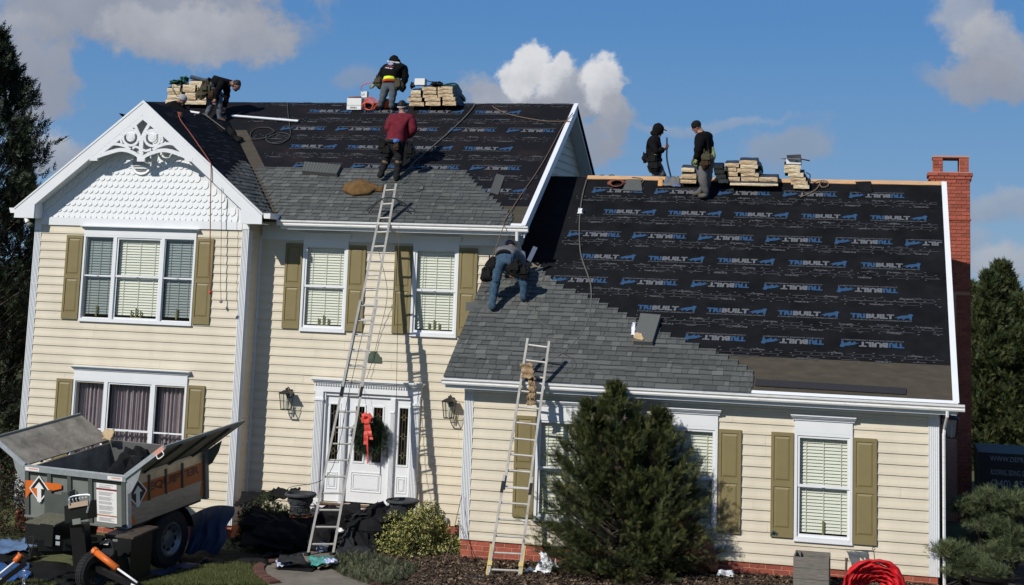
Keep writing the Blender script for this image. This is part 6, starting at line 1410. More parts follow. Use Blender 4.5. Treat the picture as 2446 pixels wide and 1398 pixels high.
CW = rope('cord', 'thin grey cord with a small weight hanging right of the upper left window', [at(530, 448, Y=YGF-.04), at(529, 520, Y=YGF-.04), at(528, 600, Y=YGF-.03), at(527, 660, Y=YGF-.03), at(528, 715, Y=YGF-.04)], .006, M_DKC, 6)
q = at(528, 720, Y=YGF-.04); MB().blob(q-np.array(CW.location), (.045, .02, .045), 2, 6, .05).build('weight', mat('grey_weight', (.18, .19, .15), .6), None, label='', cat='').parent = CW
for k in ('label', 'category'):
    for o in bpy.data.objects:
        if o.name.startswith('weight') and k in o.keys() and not o[k]: del o[k]
for o in bpy.data.objects:
    if o.name.startswith('weight'): o.location = np.array(o.location)
pts = [(478+ (572-478)*t, 398+(492-398)*t) for t in np.linspace(0, 1, 9)]
LW = MB().tube([at(x, y, Y=YL-.10) for x, y in pts], .004, 4).build('light_string', M_DKC, None, label='thin wire of small bulbs along the right slope of the gable', cat='light string')
ORG[LW.name] = np.array(LW.location)
for x, y in pts[1:8:2]: MB().blob(at(x, y+1, Y=YL-.11), (.018, .018, .03), 1, 5, 0).build('bulb', M_BLKR, LW)
rope('cable', 'dark cable coiled in loops on the upper roof below the ridge', [MP(687, 246), MP(688, 270), MP(692, 300), MP(693, 325), MP(672, 342), MP(642, 340), MP(636, 325), MP(655, 315), MP(640, 305), MP(610, 308), MP(598, 322), MP(605, 333), MP(640, 328), MP(668, 318), MP(690, 322), MP(685, 335), MP(650, 342)], .016, M_DKC, 6)
rope('hose', 'grey air hose slanting across the upper roof to the ladder top', [MP(1135, 250), MP(1118, 272), MP(1085, 305), MP(1040, 345), MP(1010, 370), MP(985, 392, .1), MP(962, 420, .05), MP(948, 445), MP(930, 470)], .018, M_GRP, 6)
rope('hose', 'second thin hose looping on the shingles right of the ladder top', [MP(1010, 372, .08), MP(992, 400), MP(975, 425), MP(965, 438), MP(985, 432), MP(1008, 440), MP(1010, 452), MP(990, 460), MP(955, 458)], .013, M_DKC, 6)
rope('rope', 'pale rope draped from the ridge to the upper right rake', [at(1137, 250, Y=7.4), at(1170, 251, Y=7.4), MP(1185, 260), MP(1215, 273), MP(1260, 283), MP(1310, 290), MP(1355, 290), MP(1368, 293, .09)], .012, M_BRP, 6)
rope('rope', 'long thin rope running down beside the upper right rake and over the gutter', [MP(1368, 270, .09), MP(1345, 300), MP(1310, 365), MP(1280, 415), MP(1245, 465), MP(1205, 528, .08), at(1203, 540, Y=2.08), at(1195, 562, Y=2.0), at(1185, 590, Y=1.95), at(1165, 650, Y=1.9), at(1148, 690, Y=1.8)], .011, M_BRP, 6)
rope('hose', 'green-grey hose wandering down the middle of the lower roof', [WP(1402, 428), WP(1393, 460), WP(1386, 505), WP(1384, 560), WP(1388, 610), WP(1405, 660), WP(1412, 690), WP(1410, 740), WP(1392, 790), WP(1360, 830), WP(1330, 852), WP(1315, 862)], .016, M_GRP, 6)
MB().blob(WP(1387, 506, .07), (.06, .05, .06), 9, 6, .3).build('rag', M_CLO, None, label='small white rag tied on the green-grey hose', cat='rag')
rope('hose', 'pale hose from the bending worker curving down to the wing ladder', [WP(1257, 660, .35), WP(1253, 700, .15), WP(1262, 732), WP(1285, 745), WP(1296, 720), WP(1290, 712), WP(1277, 740), WP(1290, 768), WP(1312, 785), WP(1305, 805), WP(1308, 822)], .011, M_GRP, 6)
rope('cable', 'thin cable looping on the shingles right of the wing ladder', [WP(1312, 830), WP(1340, 842), WP(1370, 860), WP(1375, 880), WP(1350, 893), WP(1318, 890)], .010, M_DKC, 6)
mb = MB()
for i in range(7): mb.tube([at(1473, 438, roof='wing', h=.06+.012*i)+np.array((math.cos(a)*(.22-.012*i)*1.0, math.sin(a)*.10, math.sin(a)*.085)) for a in np.linspace(0, 6.28, 17)], .016, 5)
mb.build('rope_coil', mat('rust_rope', (.17, .055, .035), .85, .25, 20), None, smooth=True, label='rust-coloured coil of rope lying at the left end of the lower ridge', cat='rope')
rope('rope', 'dark rope loops arching over the plywood ridge slot behind the coil', [at(1426, 430, Y=5.9), at(1430, 421, Y=5.95), at(1442, 419, Y=5.95), at(1448, 428, Y=5.9), at(1452, 421, Y=5.95), at(1464, 418, Y=5.95), at(1472, 426, Y=5.9)], .013, M_DKC, 5)
rope('rope', 'pale rope loop over the bent shingles on the lower ridge', [WP(1510, 424), WP(1530, 426), WP(1537, 432), WP(1528, 440), WP(1515, 434), WP(1508, 428)], .012, M_BRP, 6)
rope('hose', 'looped brown hose trailing right of the small bundle stack', [WP(1940, 438, .08), WP(1958, 432, .1), WP(1976, 434, .1), WP(1978, 444), WP(1965, 448), WP(1958, 440, .09), WP(1962, 432, .1), WP(1950, 452), WP(1930, 464), WP(1912, 471)], .016, M_BRP, 6)
rope('cable', 'black cable tangled on the right side of the small bundle stack', [at(1925, 412, Y=5.6), at(1935, 418, Y=5.6), at(1932, 428, Y=5.6), at(1925, 422, Y=5.6), at(1932, 436, Y=5.6), at(1945, 440, Y=5.6)], .014, M_DKC, 5)
for i, (p, lb) in enumerate((([(1496, 428), (1530, 428), (1534, 455), (1488, 453)], 'grey shingle piece bent over the ridge beside the rope coil'), ([(2043, 434), (2080, 433), (2083, 458), (2056, 457)], 'dark shingle bent over the lower ridge near the chimney'))):
    q = [at(x, y, roof='wing', h=.07) for x, y in p]; bk = [q[0]+(0, .5, -.15), q[1]+(0, .5, -.15)]
    mb = MB(); mb.slab([q[3], q[2], q[1], q[0]], (0, 0, -.015)); mb.slab([q[0], q[1], bk[1], bk[0]], (0, 0, -.015)); mb.build('bent_shingle', [M_SH[1], M_FEL][i], None, label=lb, cat='shingle')
clothing('plastic_wrapper', 'blue and olive printed wrapper on the lower ridge left of the small pile', 'wrapper', [WP(1582, 442, .06), WP(1626, 446, .06), WP(1622, 422, .1), WP(1590, 422, .1)], mat('olive_wrapper', (.14, .13, .08), .6, 0, 9, c2=(.05, .09, .22), thr=(.45, .6)), .012, 88, (8, 6))
clothing('paper_scrap', 'orange-tan cardboard scrap folded over the lower ridge slot', 'paper', [WP(1571, 444, .06), WP(1583, 444, .06), WP(1584, 427, .08), WP(1573, 426, .08)], mat('orange_card', (.50, .26, .10), .8), .006, 89, (4, 5))
carton(1541, 1572, 421, 429, 5.92, .3, mat('grey_box', (.20, .24, .30), .5), 'low blue-grey tray on the ridge below the hooded worker', name='tray', top=True)
# white drip edge lengths lying on the upper roof, black felt, bundles, sack
for a, b, lb in (((552, 279), (711, 292), 'long white metal drip edge lying across the upper roof'), ((441, 268), (475, 273), 'short white metal edge piece left of the bent worker')):
    P0_, P1_ = MP(*a, .07), MP(*b, .07); up_ = np.array((0, 1, SM))/math.hypot(1, SM)*.085; MB().slab([P0_, P1_, P1_+up_, P0_+up_], (0, -.02, .02)).build('drip_edge_length', M_WHT, None, label=lb, cat='metal strip')
clothing('felt_sheet', 'stiff black felt sheet folded over the end of the gable ridge', 'roofing felt', [at(457, 292, Y=4.9), at(530, 342, Y=4.9), at(536, 308, Y=5.0), at(484, 271, Y=5.0)], M_FEL, .015, 101, (10, 8), 1)
MB().bar(at(462, 284, Y=4.88), at(486, 271, Y=4.9), .02, .02).bar(at(486, 271, Y=4.9), at(537, 309, Y=4.9), .02, .02).build('felt_edge', mat('grey_edge', (.12, .115, .10), .7), None, label='pale folded edge of the stiff felt sheet on the gable ridge', cat='roofing felt')
clothing('felt_sheet', 'limp black felt hanging below the bent worker beside the valley', 'roofing felt', [at(530, 318, Y=5.2), at(541, 346, Y=5.2), at(584, 334, Y=5.4), at(545, 302, Y=5.4)], M_FEL, .03, 102, (10, 8), 1.2)
MB().slab([(q) for q in (at(284, 270, Y=2.2), at(297, 283, Y=2.2), at(303, 275, Y=2.2), at(289, 277, Y=2.2))], (0, .02, 0)).build('felt_flap', M_FEL, None, label='tiny black felt flap sticking up behind the left gable slope', cat='roofing felt')
def slabbundle(pq, roof, th, m, name, label, lines=0, h=.06):
    q = [at(x, y, roof=roof, h=h+th) for x, y in pq]; B = thing(name, label, 'shingle bundle', tuple(q[0]-np.array((0, 0, th))))
    n = nS['wing' if roof == 'wing' else 'main']; MB().slab(q, -n*th).build('bundle_block', m, B)
    for i in range(lines):
        t = (i+.5)/lines; a, b = q[0]+(q[1]-q[0])*t, q[3]+(q[2]-q[3])*t; MB().bar(a+n*.003, b+n*.003, .018, .005, up=n).build('tab_line', M_SH[3], B)
    return B, q
slabbundle([(721, 408), (804, 415), (815, 394), (727, 386)], 'main', .10, M_SH[0], 'shingle_bundle', 'unwrapped dark shingle bundle lying above the finished courses of the upper roof', 12)
B, q = slabbundle([(1512, 815), (1558, 817), (1578, 752), (1530, 748)], 'wing', .11, M_SH[2], 'shingle_bundle', 'opened shingle bundle with torn tan wrapper resting on the lower roof steps', 0)
MB().slab([at(1510, 822, roof='wing', h=.05), at(1556, 824, roof='wing', h=.05), at(1559, 812, roof='wing', h=.19), at(1512, 810, roof='wing', h=.19)], (0, .015, 0)).build('torn_wrapper', mat('kraft_torn', (.34, .20, .11), .8, .2, 8), B)
clothing('paper_scrap', 'torn tan wrapper paper on the opened bundle end', 'paper', [at(1512, 808, roof='wing', h=.2), at(1540, 812, roof='wing', h=.2), at(1532, 796, roof='wing', h=.2), at(1515, 794, roof='wing', h=.2)], MATS['kraft_paper'], .02, 104, (8, 6))
clothing('paper_scrap', 'pale blue paper scrap at the left of the opened bundle', 'paper', [at(1508, 800, roof='wing', h=.1), at(1516, 802, roof='wing', h=.1), at(1518, 770, roof='wing', h=.1), at(1510, 772, roof='wing', h=.1)], MATS['blue_printed_paper'], .015, 105, (4, 6))
sk = MB(); c = MP(860, 450, .09); sk.blob(c, (.42, .30, .15), 12, 12, .09, rot=np.array(Matrix.Rotation(math.atan(SM), 3, 'X'))@np.array(Matrix.Rotation(-.15, 3, 'Z'))); sk.build('burlap_sack', mat('ochre_burlap', (.12, .065, .02), .95, .3, 9, .6, 30), None, smooth=True, label='ochre-brown burlap sack lying on the shingles at the ladder top', cat='sack')
MB().blob(MP(908, 452, .07), (.13, .12, .08), 13, 8, .15).build('burlap_sack', MATS['ochre_burlap'], None, smooth=True, label='loose tail of brown sacking right of the large sack', cat='sack')
c = at(1650, 1290, Y=-.35); MB().blob(c-(0, 0, .1), (.38, .3, .62), 14, 12, .08, rot=np.array(Matrix.Rotation(-.55, 3, 'Y'))).build('brown_sack', mat('rust_brown_sack', (.13, .06, .03), .95, .35, 7, .6, 24), None, smooth=True, label='large rust-brown sack leaning on the wall right of the yew', cat='sack')
MB().blob(WP(1152, 858, .03), (.09, .05, .02), 15, 6, .2).build('felt_scrap', M_FEL, None, label='small black scrap low on the left part of the lower roof', cat='roofing felt')
# orange hose coil and bag at the ridge worker
mb = MB()
for i in range(6):
    a0 = at(886-1.5*i, 248+1.2*i, Y=7.0-.03*i); r1, r2 = .19-.02*(i % 3), .17-.015*i; mb.tube([a0+np.array((math.cos(a)*r1, .04*math.sin(a*2+i), math.sin(a)*r2)) for a in np.linspace(0, 6.28, 19)], .012, 5)
mb.tube(bez([at(862, 215, Y=6.95), at(864, 206, Y=6.9), at(874, 200, Y=6.85), at(890, 197, Y=6.8)], 5), .012, 5)
mb.build('hose_coil', M_ORR, None, smooth=True, label='orange air hose coiled on the ridge beside the nail carton', cat='hose')
MB().blob(at(925, 247, Y=7.15), (.12, .12, .13), 16, 8, .08).build('hose_coil', M_ORR, None, label='orange hose bundle seen between the legs of the hi-vis worker', cat='hose')
# ------------------------------------------------------------------ ladders
def ladder(label, L0, R0, L1, R1, nr, split, hooks, wid_in=.03, flyoff=.06, tape=False):
    """L0,R0 feet; L1,R1 tops (3-D); base section to split, fly section above"""
    T_ = thing('extension_ladder', label, 'ladder', tuple((np.array(L0)+R0)/2)); d = np.array(L1)-L0; side = (np.array(R0)-L0); side /= np.linalg.norm(side); n = np.cross(side, d); n /= np.linalg.norm(n)
    if n[1] > 0: n = -n
    P = lambda S, E, t: np.array(S)+(np.array(E)-S)*t
    def rail(a, b, nm='rail', m=M_ALU): MB().bar(a, b, .046, .085, up=n).build(nm, m, T_)
    s0, s1 = split
    rail(P(L0, L1, 0), P(L0, L1, s1)); rail(P(R0, R1, 0), P(R0, R1, s1))
    o = -n*flyoff; i_ = side*wid_in
    rail(P(L0, L1, s0)+o+i_, P(L0, L1, 1)+o+i_); rail(P(R0, R1, s0)+o-i_, P(R0, R1, 1)+o-i_)
    for k in range(nr):
        t = (k+.6)/nr
        a, b = P(L0, L1, t), P(R0, R1, t)
        if t > s0: a, b = a+o+i_, b+o-i_
        r = .021
        MB().tube([a, b], r, 7).build('rung', M_ALU, T_)
        if s0 < t < s1: MB().tube([P(L0, L1, t-.005), P(R0, R1, t-.005)], .015, 6).build('rung', M_ALU, T_)
    for S in (L0, R0): MB().obox(np.array(S)+(0, -.02, .02), (.04, 0, 0), (0, .08, 0), (0, 0, .03)).build('foot', M_BLKR, T_)
    for S, E, sg in ((L0, L1, 1), (R0, R1, -1)):
        q = P(S, E, s0+.01); MB().obox(q+n*.03, side*.03, n*.02, d/np.linalg.norm(d)*.11).build('rung_lock', M_BLK, T_)
    return T_, n, side, P
gl1 = -.47
L0, R0 = at(735, 1325, Z=gl1), at(795, 1325, Z=gl1); dY = 2.09
Lg, Rg_ = at(898, 538, Y=dY), at(932, 538, Y=dY)
kL = (at(890, 438, Y=2.9)); 
def extend(S, G, px_top):
    best = None
    for t in np.linspace(1.0, 1.5, 251):
        q = S+(G-S)*t; d = q-CAMP; y = 699+SHY-FPX*(d@UV)/(d@FV)
        if best is None or abs(y-px_top) < best[0]: best = (abs(y-px_top), t)
    return S+(G-S)*best[1]
L1, R1 = extend(L0, Lg, 440), extend(R0, Rg_, 438)
LD, nl_, sd_, PP = ladder('tall aluminium extension ladder reaching from the walk to the upper roof', L0, R0, L1, R1, 24, (.40, .66), None)
MB().tube(bez([PP(L0, L1, .935)+sd_*.0+(-.42, .3, -.1), PP(L0, L1, .955), PP(R0, R1, .955), PP(R0, R1, .935)+(.42, .3, -.1)], 3), .014, 6).build('stabiliser', M_DKC, LD)
for s_, S, E in ((-1, L0, L1), (1, R0, R1)): MB().tube(bez([PP(S, E, .955), PP(S, E, .92)+(s_*.32, .25, -.02), PP(S, E, .89)+(s_*.36, .42, -.05), PP(S, E, .885)+(s_*.1, .3, -.1)], 4), .014, 6).build('stabiliser', M_DKC, LD)
MB().tube(bez([PP(L0, L1, .60)+sd_*.2+nl_*.05, PP(L0, L1, .40)+sd_*.16+nl_*.06, PP(L0, L1, .2)+sd_*.1+nl_*.1, at(690, 1165, Y=2.6)], 8), .007, 4).build('pull_rope', M_DKC, LD)
rope('rope', 'thin cord hanging straight from the upper gutter to the door head', [at(953, 540, Y=2.1), at(951, 640, Y=2.12), at(950, 760, Y=2.15), at(948, 880, Y=2.15), at(947, 955, Y=2.2)], .006, M_BRP, 5)
rope('rope', 'dark cord wandering from the ladder across the wall plaque', [at(905, 600, Y=2.3), at(925, 700, Y=2.6), at(905, 800, Y=2.75), at(890, 860, Y=2.72), at(876, 905, Y=2.7)], .006, M_DKC, 6)
rope('rope', 'thin rope from the golden bush up to the wing corner post', [at(1048, 1378, Y=-1.0), at(1062, 1340, Y=-.8), at(1080, 1280, Y=-.5), at(1096, 1215, Y=-.2), at(1104, 1180, Y=-.1)], .008, M_BRP, 6)
rope('rope', 'thin rope slanting from the wing corner post to the brick base', [at(1097, 1250, Y=-.08), at(1112, 1290, Y=-.12), at(1130, 1335, Y=-.12)], .007, M_BRP, 5)
gl2 = -.43
L0, R0 = at(1165, 1385, Z=gl2), at(1238, 1388, Z=gl2)
Lg, Rg_ = at(1242, 900, Y=-.55), at(1303, 905, Y=-.55)
L1, R1 = extend(L0, Lg, 808), extend(R0, Rg_, 814)
L2, n2, s2, PP2 = ladder('shorter aluminium extension ladder with yellow feet leaning on the wing gutter', L0, R0, L1, R1, 15, (.36, .42), None)
M_YEL = mat('faded_yellow', (.60, .46, .16), .6, .15, 8)
for S, E, s_ in ((L0, L1, -1), (R0, R1, 1)):
    MB().bar(PP2(S, E, 0)+n2*.02+s2*s_*.04, PP2(S, E, .14)+n2*.02+s2*s_*.04, .03, .05, up=n2).build('leg_leveller', M_YEL, L2)
    for t in (.01, .065): MB().obox(PP2(S, E, t)+n2*.03+s2*s_*.01, s2*.045, n2*.03, (np.array(E)-S)/np.linalg.norm(np.array(E)-S)*.04).build('clamp', M_YEL, L2)
for i, (p, lb) in enumerate((([(1246, 905), (1275, 902), (1272, 868), (1244, 872)], 'tan torn rag tied round the upper rungs of the wing ladder'), ([(1262, 955), (1277, 950), (1280, 905), (1264, 900)], 'long tan cloth strip hanging from the wing ladder rung'))):
    clothing('rag', lb, 'rag', [at(x, y, Y=-.62+.04*(k > 1)) for k, (x, y) in enumerate(p)], mat('tan_rag', (.30, .21, .12), .85, .25, 9), .03, 111+i, (10, 10), 2)
clothing('rag', 'lower end of torn tan strip below the wing gutter', 'rag', [at(1258, 968, Y=-.6), at(1280, 965, Y=-.6), at(1276, 940, Y=-.6), at(1260, 940, Y=-.6)], MATS['tan_rag'], .02, 113, (6, 6), 2)
# ------------------------------------------------------------------ wall lanterns, plaque, outlet, flood light
def lantern(label, x, y, z, parent=None, face=(0, -1, 0)):
    t = thing('wall_lantern', label, 'lantern', (x, y, z-.3)); f = np.array(face, float); s = np.cross(f, (0, 0, 1)); c = np.array((x, y, z))+f*.20; M_IR = mat('lantern_iron', (.018, .017, .015), .45)
    MB().obox(np.array((x, y, z+.12))+f*.015, s*.06, f*.015, (0, 0, .10)).build('back_plate', M_IR, t)
    MB().tube(bez([np.array((x, y, z+.14))+f*.02, np.array((x, y, z+.24))+f*.06, np.array((x, y, z+.27))+f*.14, np.array((x, y, z+.2))+f*.2], 5), .013, 6).build('arm', M_IR, t)
    a, b, h0, h1 = .125, .085, -.22, .14
    mb = MB(); cor = lambda r, z_: [c+s*r*i+f*r*j+np.array((0, 0, z_)) for i, j in ((-1, -1), (1, -1), (1, 1), (-1, 1))]
    T1, B1 = cor(a, h1), cor(b, h0)
    for p, q in zip(T1, B1): mb.bar(p, q, .014, .014)
    for R__ in (T1, B1):
        for i in range(4): mb.bar(R__[i], R__[(i+1) % 4], .016, .018)
    mb.build('cage', M_IR, t)
    mb = MB(); C0 = cor(a+.03, h1+.01); ap = cor(.05, h1+.075); mb.add(C0+ap, [(0, 1, 5, 4), (1, 2, 6, 5), (2, 3, 7, 6), (3, 0, 4, 7), (4, 5, 6, 7), (3, 2, 1, 0)]); mb.box(c[0]-.025, c[0]+.025, c[1]-.025, c[1]+.025, c[2]+h1+.076, c[2]+h1+.12); mb.build('roof_cap', M_IR, t)
    g = MB(); g.add(T1+B1, [(0, 1, 5, 4), (1, 2, 6, 5), (2, 3, 7, 6), (3, 0, 4, 7)]); g.build('glass_panel', M_GLS, t)
    MB().tube([c+(0, 0, h0+.0), c+(0, 0, h0+.1)], .02, 6).tube([c+(0, 0, h0+.1), c+(0, 0, h0+.2), c+(0, 0, h0+.24)], [.022, .026, .008], 8).build('bulb', mat('bulb_glass', (.5, .5, .46), .2), t)
    return t
q = at(683, 955, Y=YE-.24); lantern('black glass lantern on the wall left of the front door', q[0], YE-.02, q[2])
q = at(1072, 975, Y=YE-.24); lantern('black glass lantern between the front door and the wing corner', q[0], YE-.02, q[2])
q = at(2268, 1018, Y=1.0); lantern('dim lantern on the shaded side wall behind the right downspout', W+.06, 1.0, q[2], face=(1, 0, 0))
q = at(893, 853, Y=YE-.03); Pl = [(-.17, -.11), (.18, -.11), (.18, .01), (.135, .015), (.115, .06), (.07, .11), (0, .135), (-.07, .115), (-.12, .06), (-.135, .015), (-.17, .01)]
t = thing('house_plaque', 'small green arched house plaque on the siding above the front door', 'plaque', (q[0], YE-.03, q[2]-.12)); M_PLQ = mat('green_plaque', (.055, .085, .055), .6)
MB().slab([(q[0]+a, YE-.03, q[2]+b) for a, b in Pl][::-1], (0, -.02, 0)).build('plaque_board', M_PLQ, t)
mb = MB(); put_text(mb, '21', (q[0]-.09, YE-.052, q[2]-.02), (1, 0, 0), (0, 0, 1), .07, .08, 0, .01); mb.build('numerals', mat('green_numerals', (.10, .14, .10), .6), t)
q = at(1047, 1242, Y=YE-.07); MB().box(q[0]-.1, q[0]+.09, YE-.13, YE-.02, q[2]-.09, q[2]+.09).box(q[0]-.12, q[0]+.11, YE-.15, YE-.02, q[2]+.0905, q[2]+.11).build('outlet_box', mat('grey_green_plastic', (.07, .085, .075), .5), None, label='grey weatherproof outlet box low on the wall beside the golden bush', cat='outlet box')
q = at(1064, 1243, Y=YE-.06); MB().box(q[0]-.05, q[0]+.05, YE-.09, YE-.02, q[2]-.05, q[2]+.05).build('outlet_cover', mat('grey_cover', (.22, .22, .2), .5), None, label='small grey cover right of the outlet box', cat='outlet box')
t = thing('flood_light', 'small twin security light under the left gable corner', 'light', tuple(at(66, 530, Y=2.6)))
MB().tube([at(61, 521, Y=2.6), at(66, 531, Y=2.6)], [.035, .06], 10).build('lamp_head', M_DEC, t); MB().blob(at(71, 537, Y=2.6), (.09, .08, .06), 3, 8, 0).build('lamp_head', mat('grey_lamp', (.14, .14, .14), .5), t, smooth=True)
# candles standing inside the windows
for i, (x, y, z) in enumerate(CAND):
    lone = y > YL-.5 and y < YL+.2 and abs(x+8.72) > .3 or (y < 1)
    names = {0: 'second-floor window left of the ladder', 1: 'second-floor window right of the ladder'}
    if y > 2.5: wh = names[0] if x < -4 else names[1]
    elif y > 1: wh = 'left pane of the upper triple window' if x < -9 else 'right pane of the upper triple window' if x > -8 else 'centre pane of the upper triple window'
    else: wh = 'wing window behind the ladder' if x < 3 else 'wing window beside the yew' if x < 5.5 else 'right wing window'
    t = thing('candle_lamp', 'olive electric candle standing in the %s' % wh, 'candle', (x, y, z)); mc = mat('olive_candle', (.22, .21, .08), .5)
    if lone: MB().tube([(x, y, z), (x, y, z+.25)], .022, 6).build('candle', mc, t)
    else:
        MB().box(x-.14, x+.14, y-.015, y+.015, z, z+.015).build('candle_bar', mc, t)
        for dx, h in ((-.12, .16), (0, .23), (.12, .16)): MB().tube([(x+dx, y, z+.016), (x+dx, y, z+h)], .018, 6).build('candle', mc, t)
# ------------------------------------------------------------------ wreath and urns at the door
c = at(887, 1040, Y=YE-.08); g = np.random.default_rng(5); n = 3800; a = g.uniform(0, 6.28, n); b = g.uniform(0, 6.28, n); r1 = .275; r2 = .13*np.sqrt(g.random(n))*(1+.18*np.sin(a*7)+.1*np.sin(a*17))
P = np.stack([c[0]+(r1+r2*np.cos(b))*np.cos(a), c[1]-.08+r2*np.sin(b)*.8, c[2]+(r1+r2*np.cos(b))*np.sin(a)], 1); D = np.stack([np.cos(a)*np.cos(b)*1.2-np.sin(a)*.6, -.5-np.abs(np.sin(b)), np.sin(a)*np.cos(b)*1.2+np.cos(a)*.6], 1)
WRT = thing('wreath', 'round evergreen wreath with a large red bow on the front door', 'wreath', tuple(c-(0, 0, .4))); scatter('foliage', P, D, g.uniform(.06, .11, n), 'yew', [mats_leaf('wreath_green', (.016, .034, .016), (.042, .072, .034))], WRT, 6)
M_RED = mat('coral_red_ribbon', (.62, .07, .05), .55, .12, 6)
bw = MB(); k0 = at(877, 1000, Y=YE-.30)
for i in range(9):
    an = i*2*math.pi/9; d = np.array((math.cos(an), 0, math.sin(an))); s_ = np.array((-math.sin(an), 0, math.cos(an))); R1 = .11+.03*(i % 2)
    loop = [k0, k0+d*R1*.55+(0, -.07, 0), k0+d*R1+(0, -.03, 0), k0+d*R1*.6+(0, .02, 0), k0+(0, .02, 0)]; L = bez(loop, 3)
    V = [p+s_*(.05*math.sin(math.pi*min(1, .15+j/(len(L)-1)))+.012)*w_ for j, p in enumerate(L) for w_ in (-1, 1)]; bw.add(V, [(2*j, 2*j+1, 2*j+3, 2*j+2) for j in range(len(L)-1)])
for (dx, w0, w1, pyb) in ((-.03, .035, .045, 1062), (.05, .035, .04, 1050), (.0, .03, .015, 1108)):
    L = bez([k0+(dx*.4, -.02, 0), at(877+dx*120, 1030, Y=YE-.33), at(878+dx*180, pyb, Y=YE-.30)], 4); V = [p+np.array((w_*(w0+(w1-w0)*j/(len(L)-1)), .015*math.sin(j*2), 0)) for j, p in enumerate(L) for w_ in (-1, 1)]; bw.add(V, [(2*j, 2*j+1, 2*j+3, 2*j+2) for j in range(len(L)-1)])
bw.build('bow', M_RED, WRT); rope('cord', 'thin black cord holding the wreath from above', [at(870, 930, Y=YE-.1), at(874, 965, Y=YE-.15), tuple(k0)], .004, M_DKC, 3)
def urn(label, px0, px1, pyt, pyb, Y):
    a, b = at(px0, pyt+6, Y=Y), at(px1, pyt+6, Y=Y); R = (b[0]-a[0])/2*.98; cx = (a[0]+b[0])/2; z1 = a[2]+.03; z0 = at((px0+px1)/2, pyb, Y=Y)[2]; H = z1-z0
    t = thing('urn', label, 'planter', (cx, Y, z0)); M_URN = mat('charcoal_stone', (.04, .043, .048), .8, .3, 8, .4, 30)
    pr = [(.0, 0), (.62, 0), (.66, .05), (.58, .09), (.60, .35), (.66, .4), (.64, .46), (.72, .5), (.80, .76), (.82, .8), (.94, .84), (1, .89), (1, .95), (.95, 1), (.86, 1), (.84, .92), (.80, .85), (.0, .80)]
    MB().lathe((cx, Y, z0), [(r*R, z*H) for r, z in pr], 32).build('bowl', M_URN, t, smooth=False)
    src = None
    for i in range(26):
        an = i*2*math.pi/26; q = np.array((cx+math.cos(an)*R*.60, Y+math.sin(an)*R*.60, z0+H*.23)); o = MB().tube([q-(0, 0, H*.1), q+(0, 0, H*.1)], .012, 4).build('flute', M_URN, t)
    for i in range(9):
        an = i*2*math.pi/9; q = np.array((cx+math.cos(an)*R*.77, Y+math.sin(an)*R*.77, z0+H*.63)); tx = np.array((-math.sin(an), math.cos(an), 0))
        MB().tube([q+tx*.05*math.cos(k)*(1-k/9)+np.array((0, 0, .05*math.sin(k)*(1-k/9))) for k in np.linspace(0, 7, 12)], .012, 4).build('scroll', M_URN, t)
urn('charcoal stone urn with scroll frieze on the brick ledge left of the door', 682, 755, 1172, 1229, 1.5)
urn('charcoal stone urn partly sunk behind felt right of the door', 923, 1001, 1188, 1236, 1.5)
LG_ = MB().box(at(672, 1230, Y=1.2)[0], at(752, 1230, Y=1.2)[0], 1.2, 1.85, -.75, float(at(700, 1230, Y=1.5)[2])-.005).build('brick_ledge', M_BRK, None, label='low brick ledge carrying the left urn', cat='ledge')
# ------------------------------------------------------------------ lower right things
t = thing('planter_box', 'tall weathered grey wooden planter box in front of the wing', 'planter', tuple(at(1925, 1398, Y=-1.2)))
q0, q1 = at(1895, 1330, Y=-1.35), at(1980, 1332, Y=-1.35); bx0, bx1, zt = q0[0], q1[0], q0[2]; d = .72; src = None
for k in range(5):
    z1 = zt-k*.19; z0 = z1-.183
    for nm, bxs in (('plank', (bx0, bx1, -1.35, -1.325)), ('plank', (bx0-.0, bx0+.025, -1.3249, -1.35+d)), ('plank', (bx1-.025, bx1, -1.3249, -1.35+d)), ('plank', (bx0+.025, bx1-.025, -1.35+d-.025, -1.35+d))): MB().box(*bxs, z0, z1).build(nm, M_WOOD, t)
for x in (bx0+.03, bx1-.1):
    for y in (-1.32, -1.35+d-.1): MB().box(x, x+.07, y, y+.07, zt-.95, zt-.01).build('corner_batten', M_WOOD, t)
MB().box(bx0+.03, bx1-.03, -1.32, -1.35+d-.03, zt-.9, zt-.35).build('soil', M_MUL, t)
t = thing('garden_flag', 'small grey garden flag drooping from a wire stand near the red cloth', 'flag', tuple(at(2040, 1395, Y=-.6)))
MB().tube(bez([at(2093, 1395, Y=-.6), at(2090, 1345, Y=-.6), at(2087, 1316, Y=-.6)], 3), .008, 5).tube([at(2018, 1313, Y=-.6), at(2086, 1316, Y=-.6)], .008, 5).tube([at(2087, 1311, Y=-.6)+np.array((math.cos(a)*.025, 0, math.sin(a)*.025)) for a in np.linspace(0, 6.28, 10)], .006, 4).build('wire_stand', M_BLK, t)
q = crumple(at(2040, 1366, Y=-.62), at(2084, 1366, Y=-.62), at(2074, 1318, Y=-.6), at(2022, 1316, Y=-.6), 10, 10, .012, 121, 1.5); q.build('flag_cloth', mat('slate_flag', (.10, .11, .115), .8, .2, 8), t, smooth=True)
fl = MB(); 
for (s_, cx_, cy_, w_, h_, an) in (('X', 2046, 1358, .11, .15, -.5), ('N', 2056, 1349, .10, .12, .15)):
    o_ = at(cx_, cy_, Y=-.67); put_text(fl, s_, o_, (math.cos(an), 0, math.sin(an)), (-math.sin(an), 0, math.cos(an)), w_, h_, 0, .03)
fl.build('flag_letters', mat('cream_letters', (.6, .55, .42), .8), t)
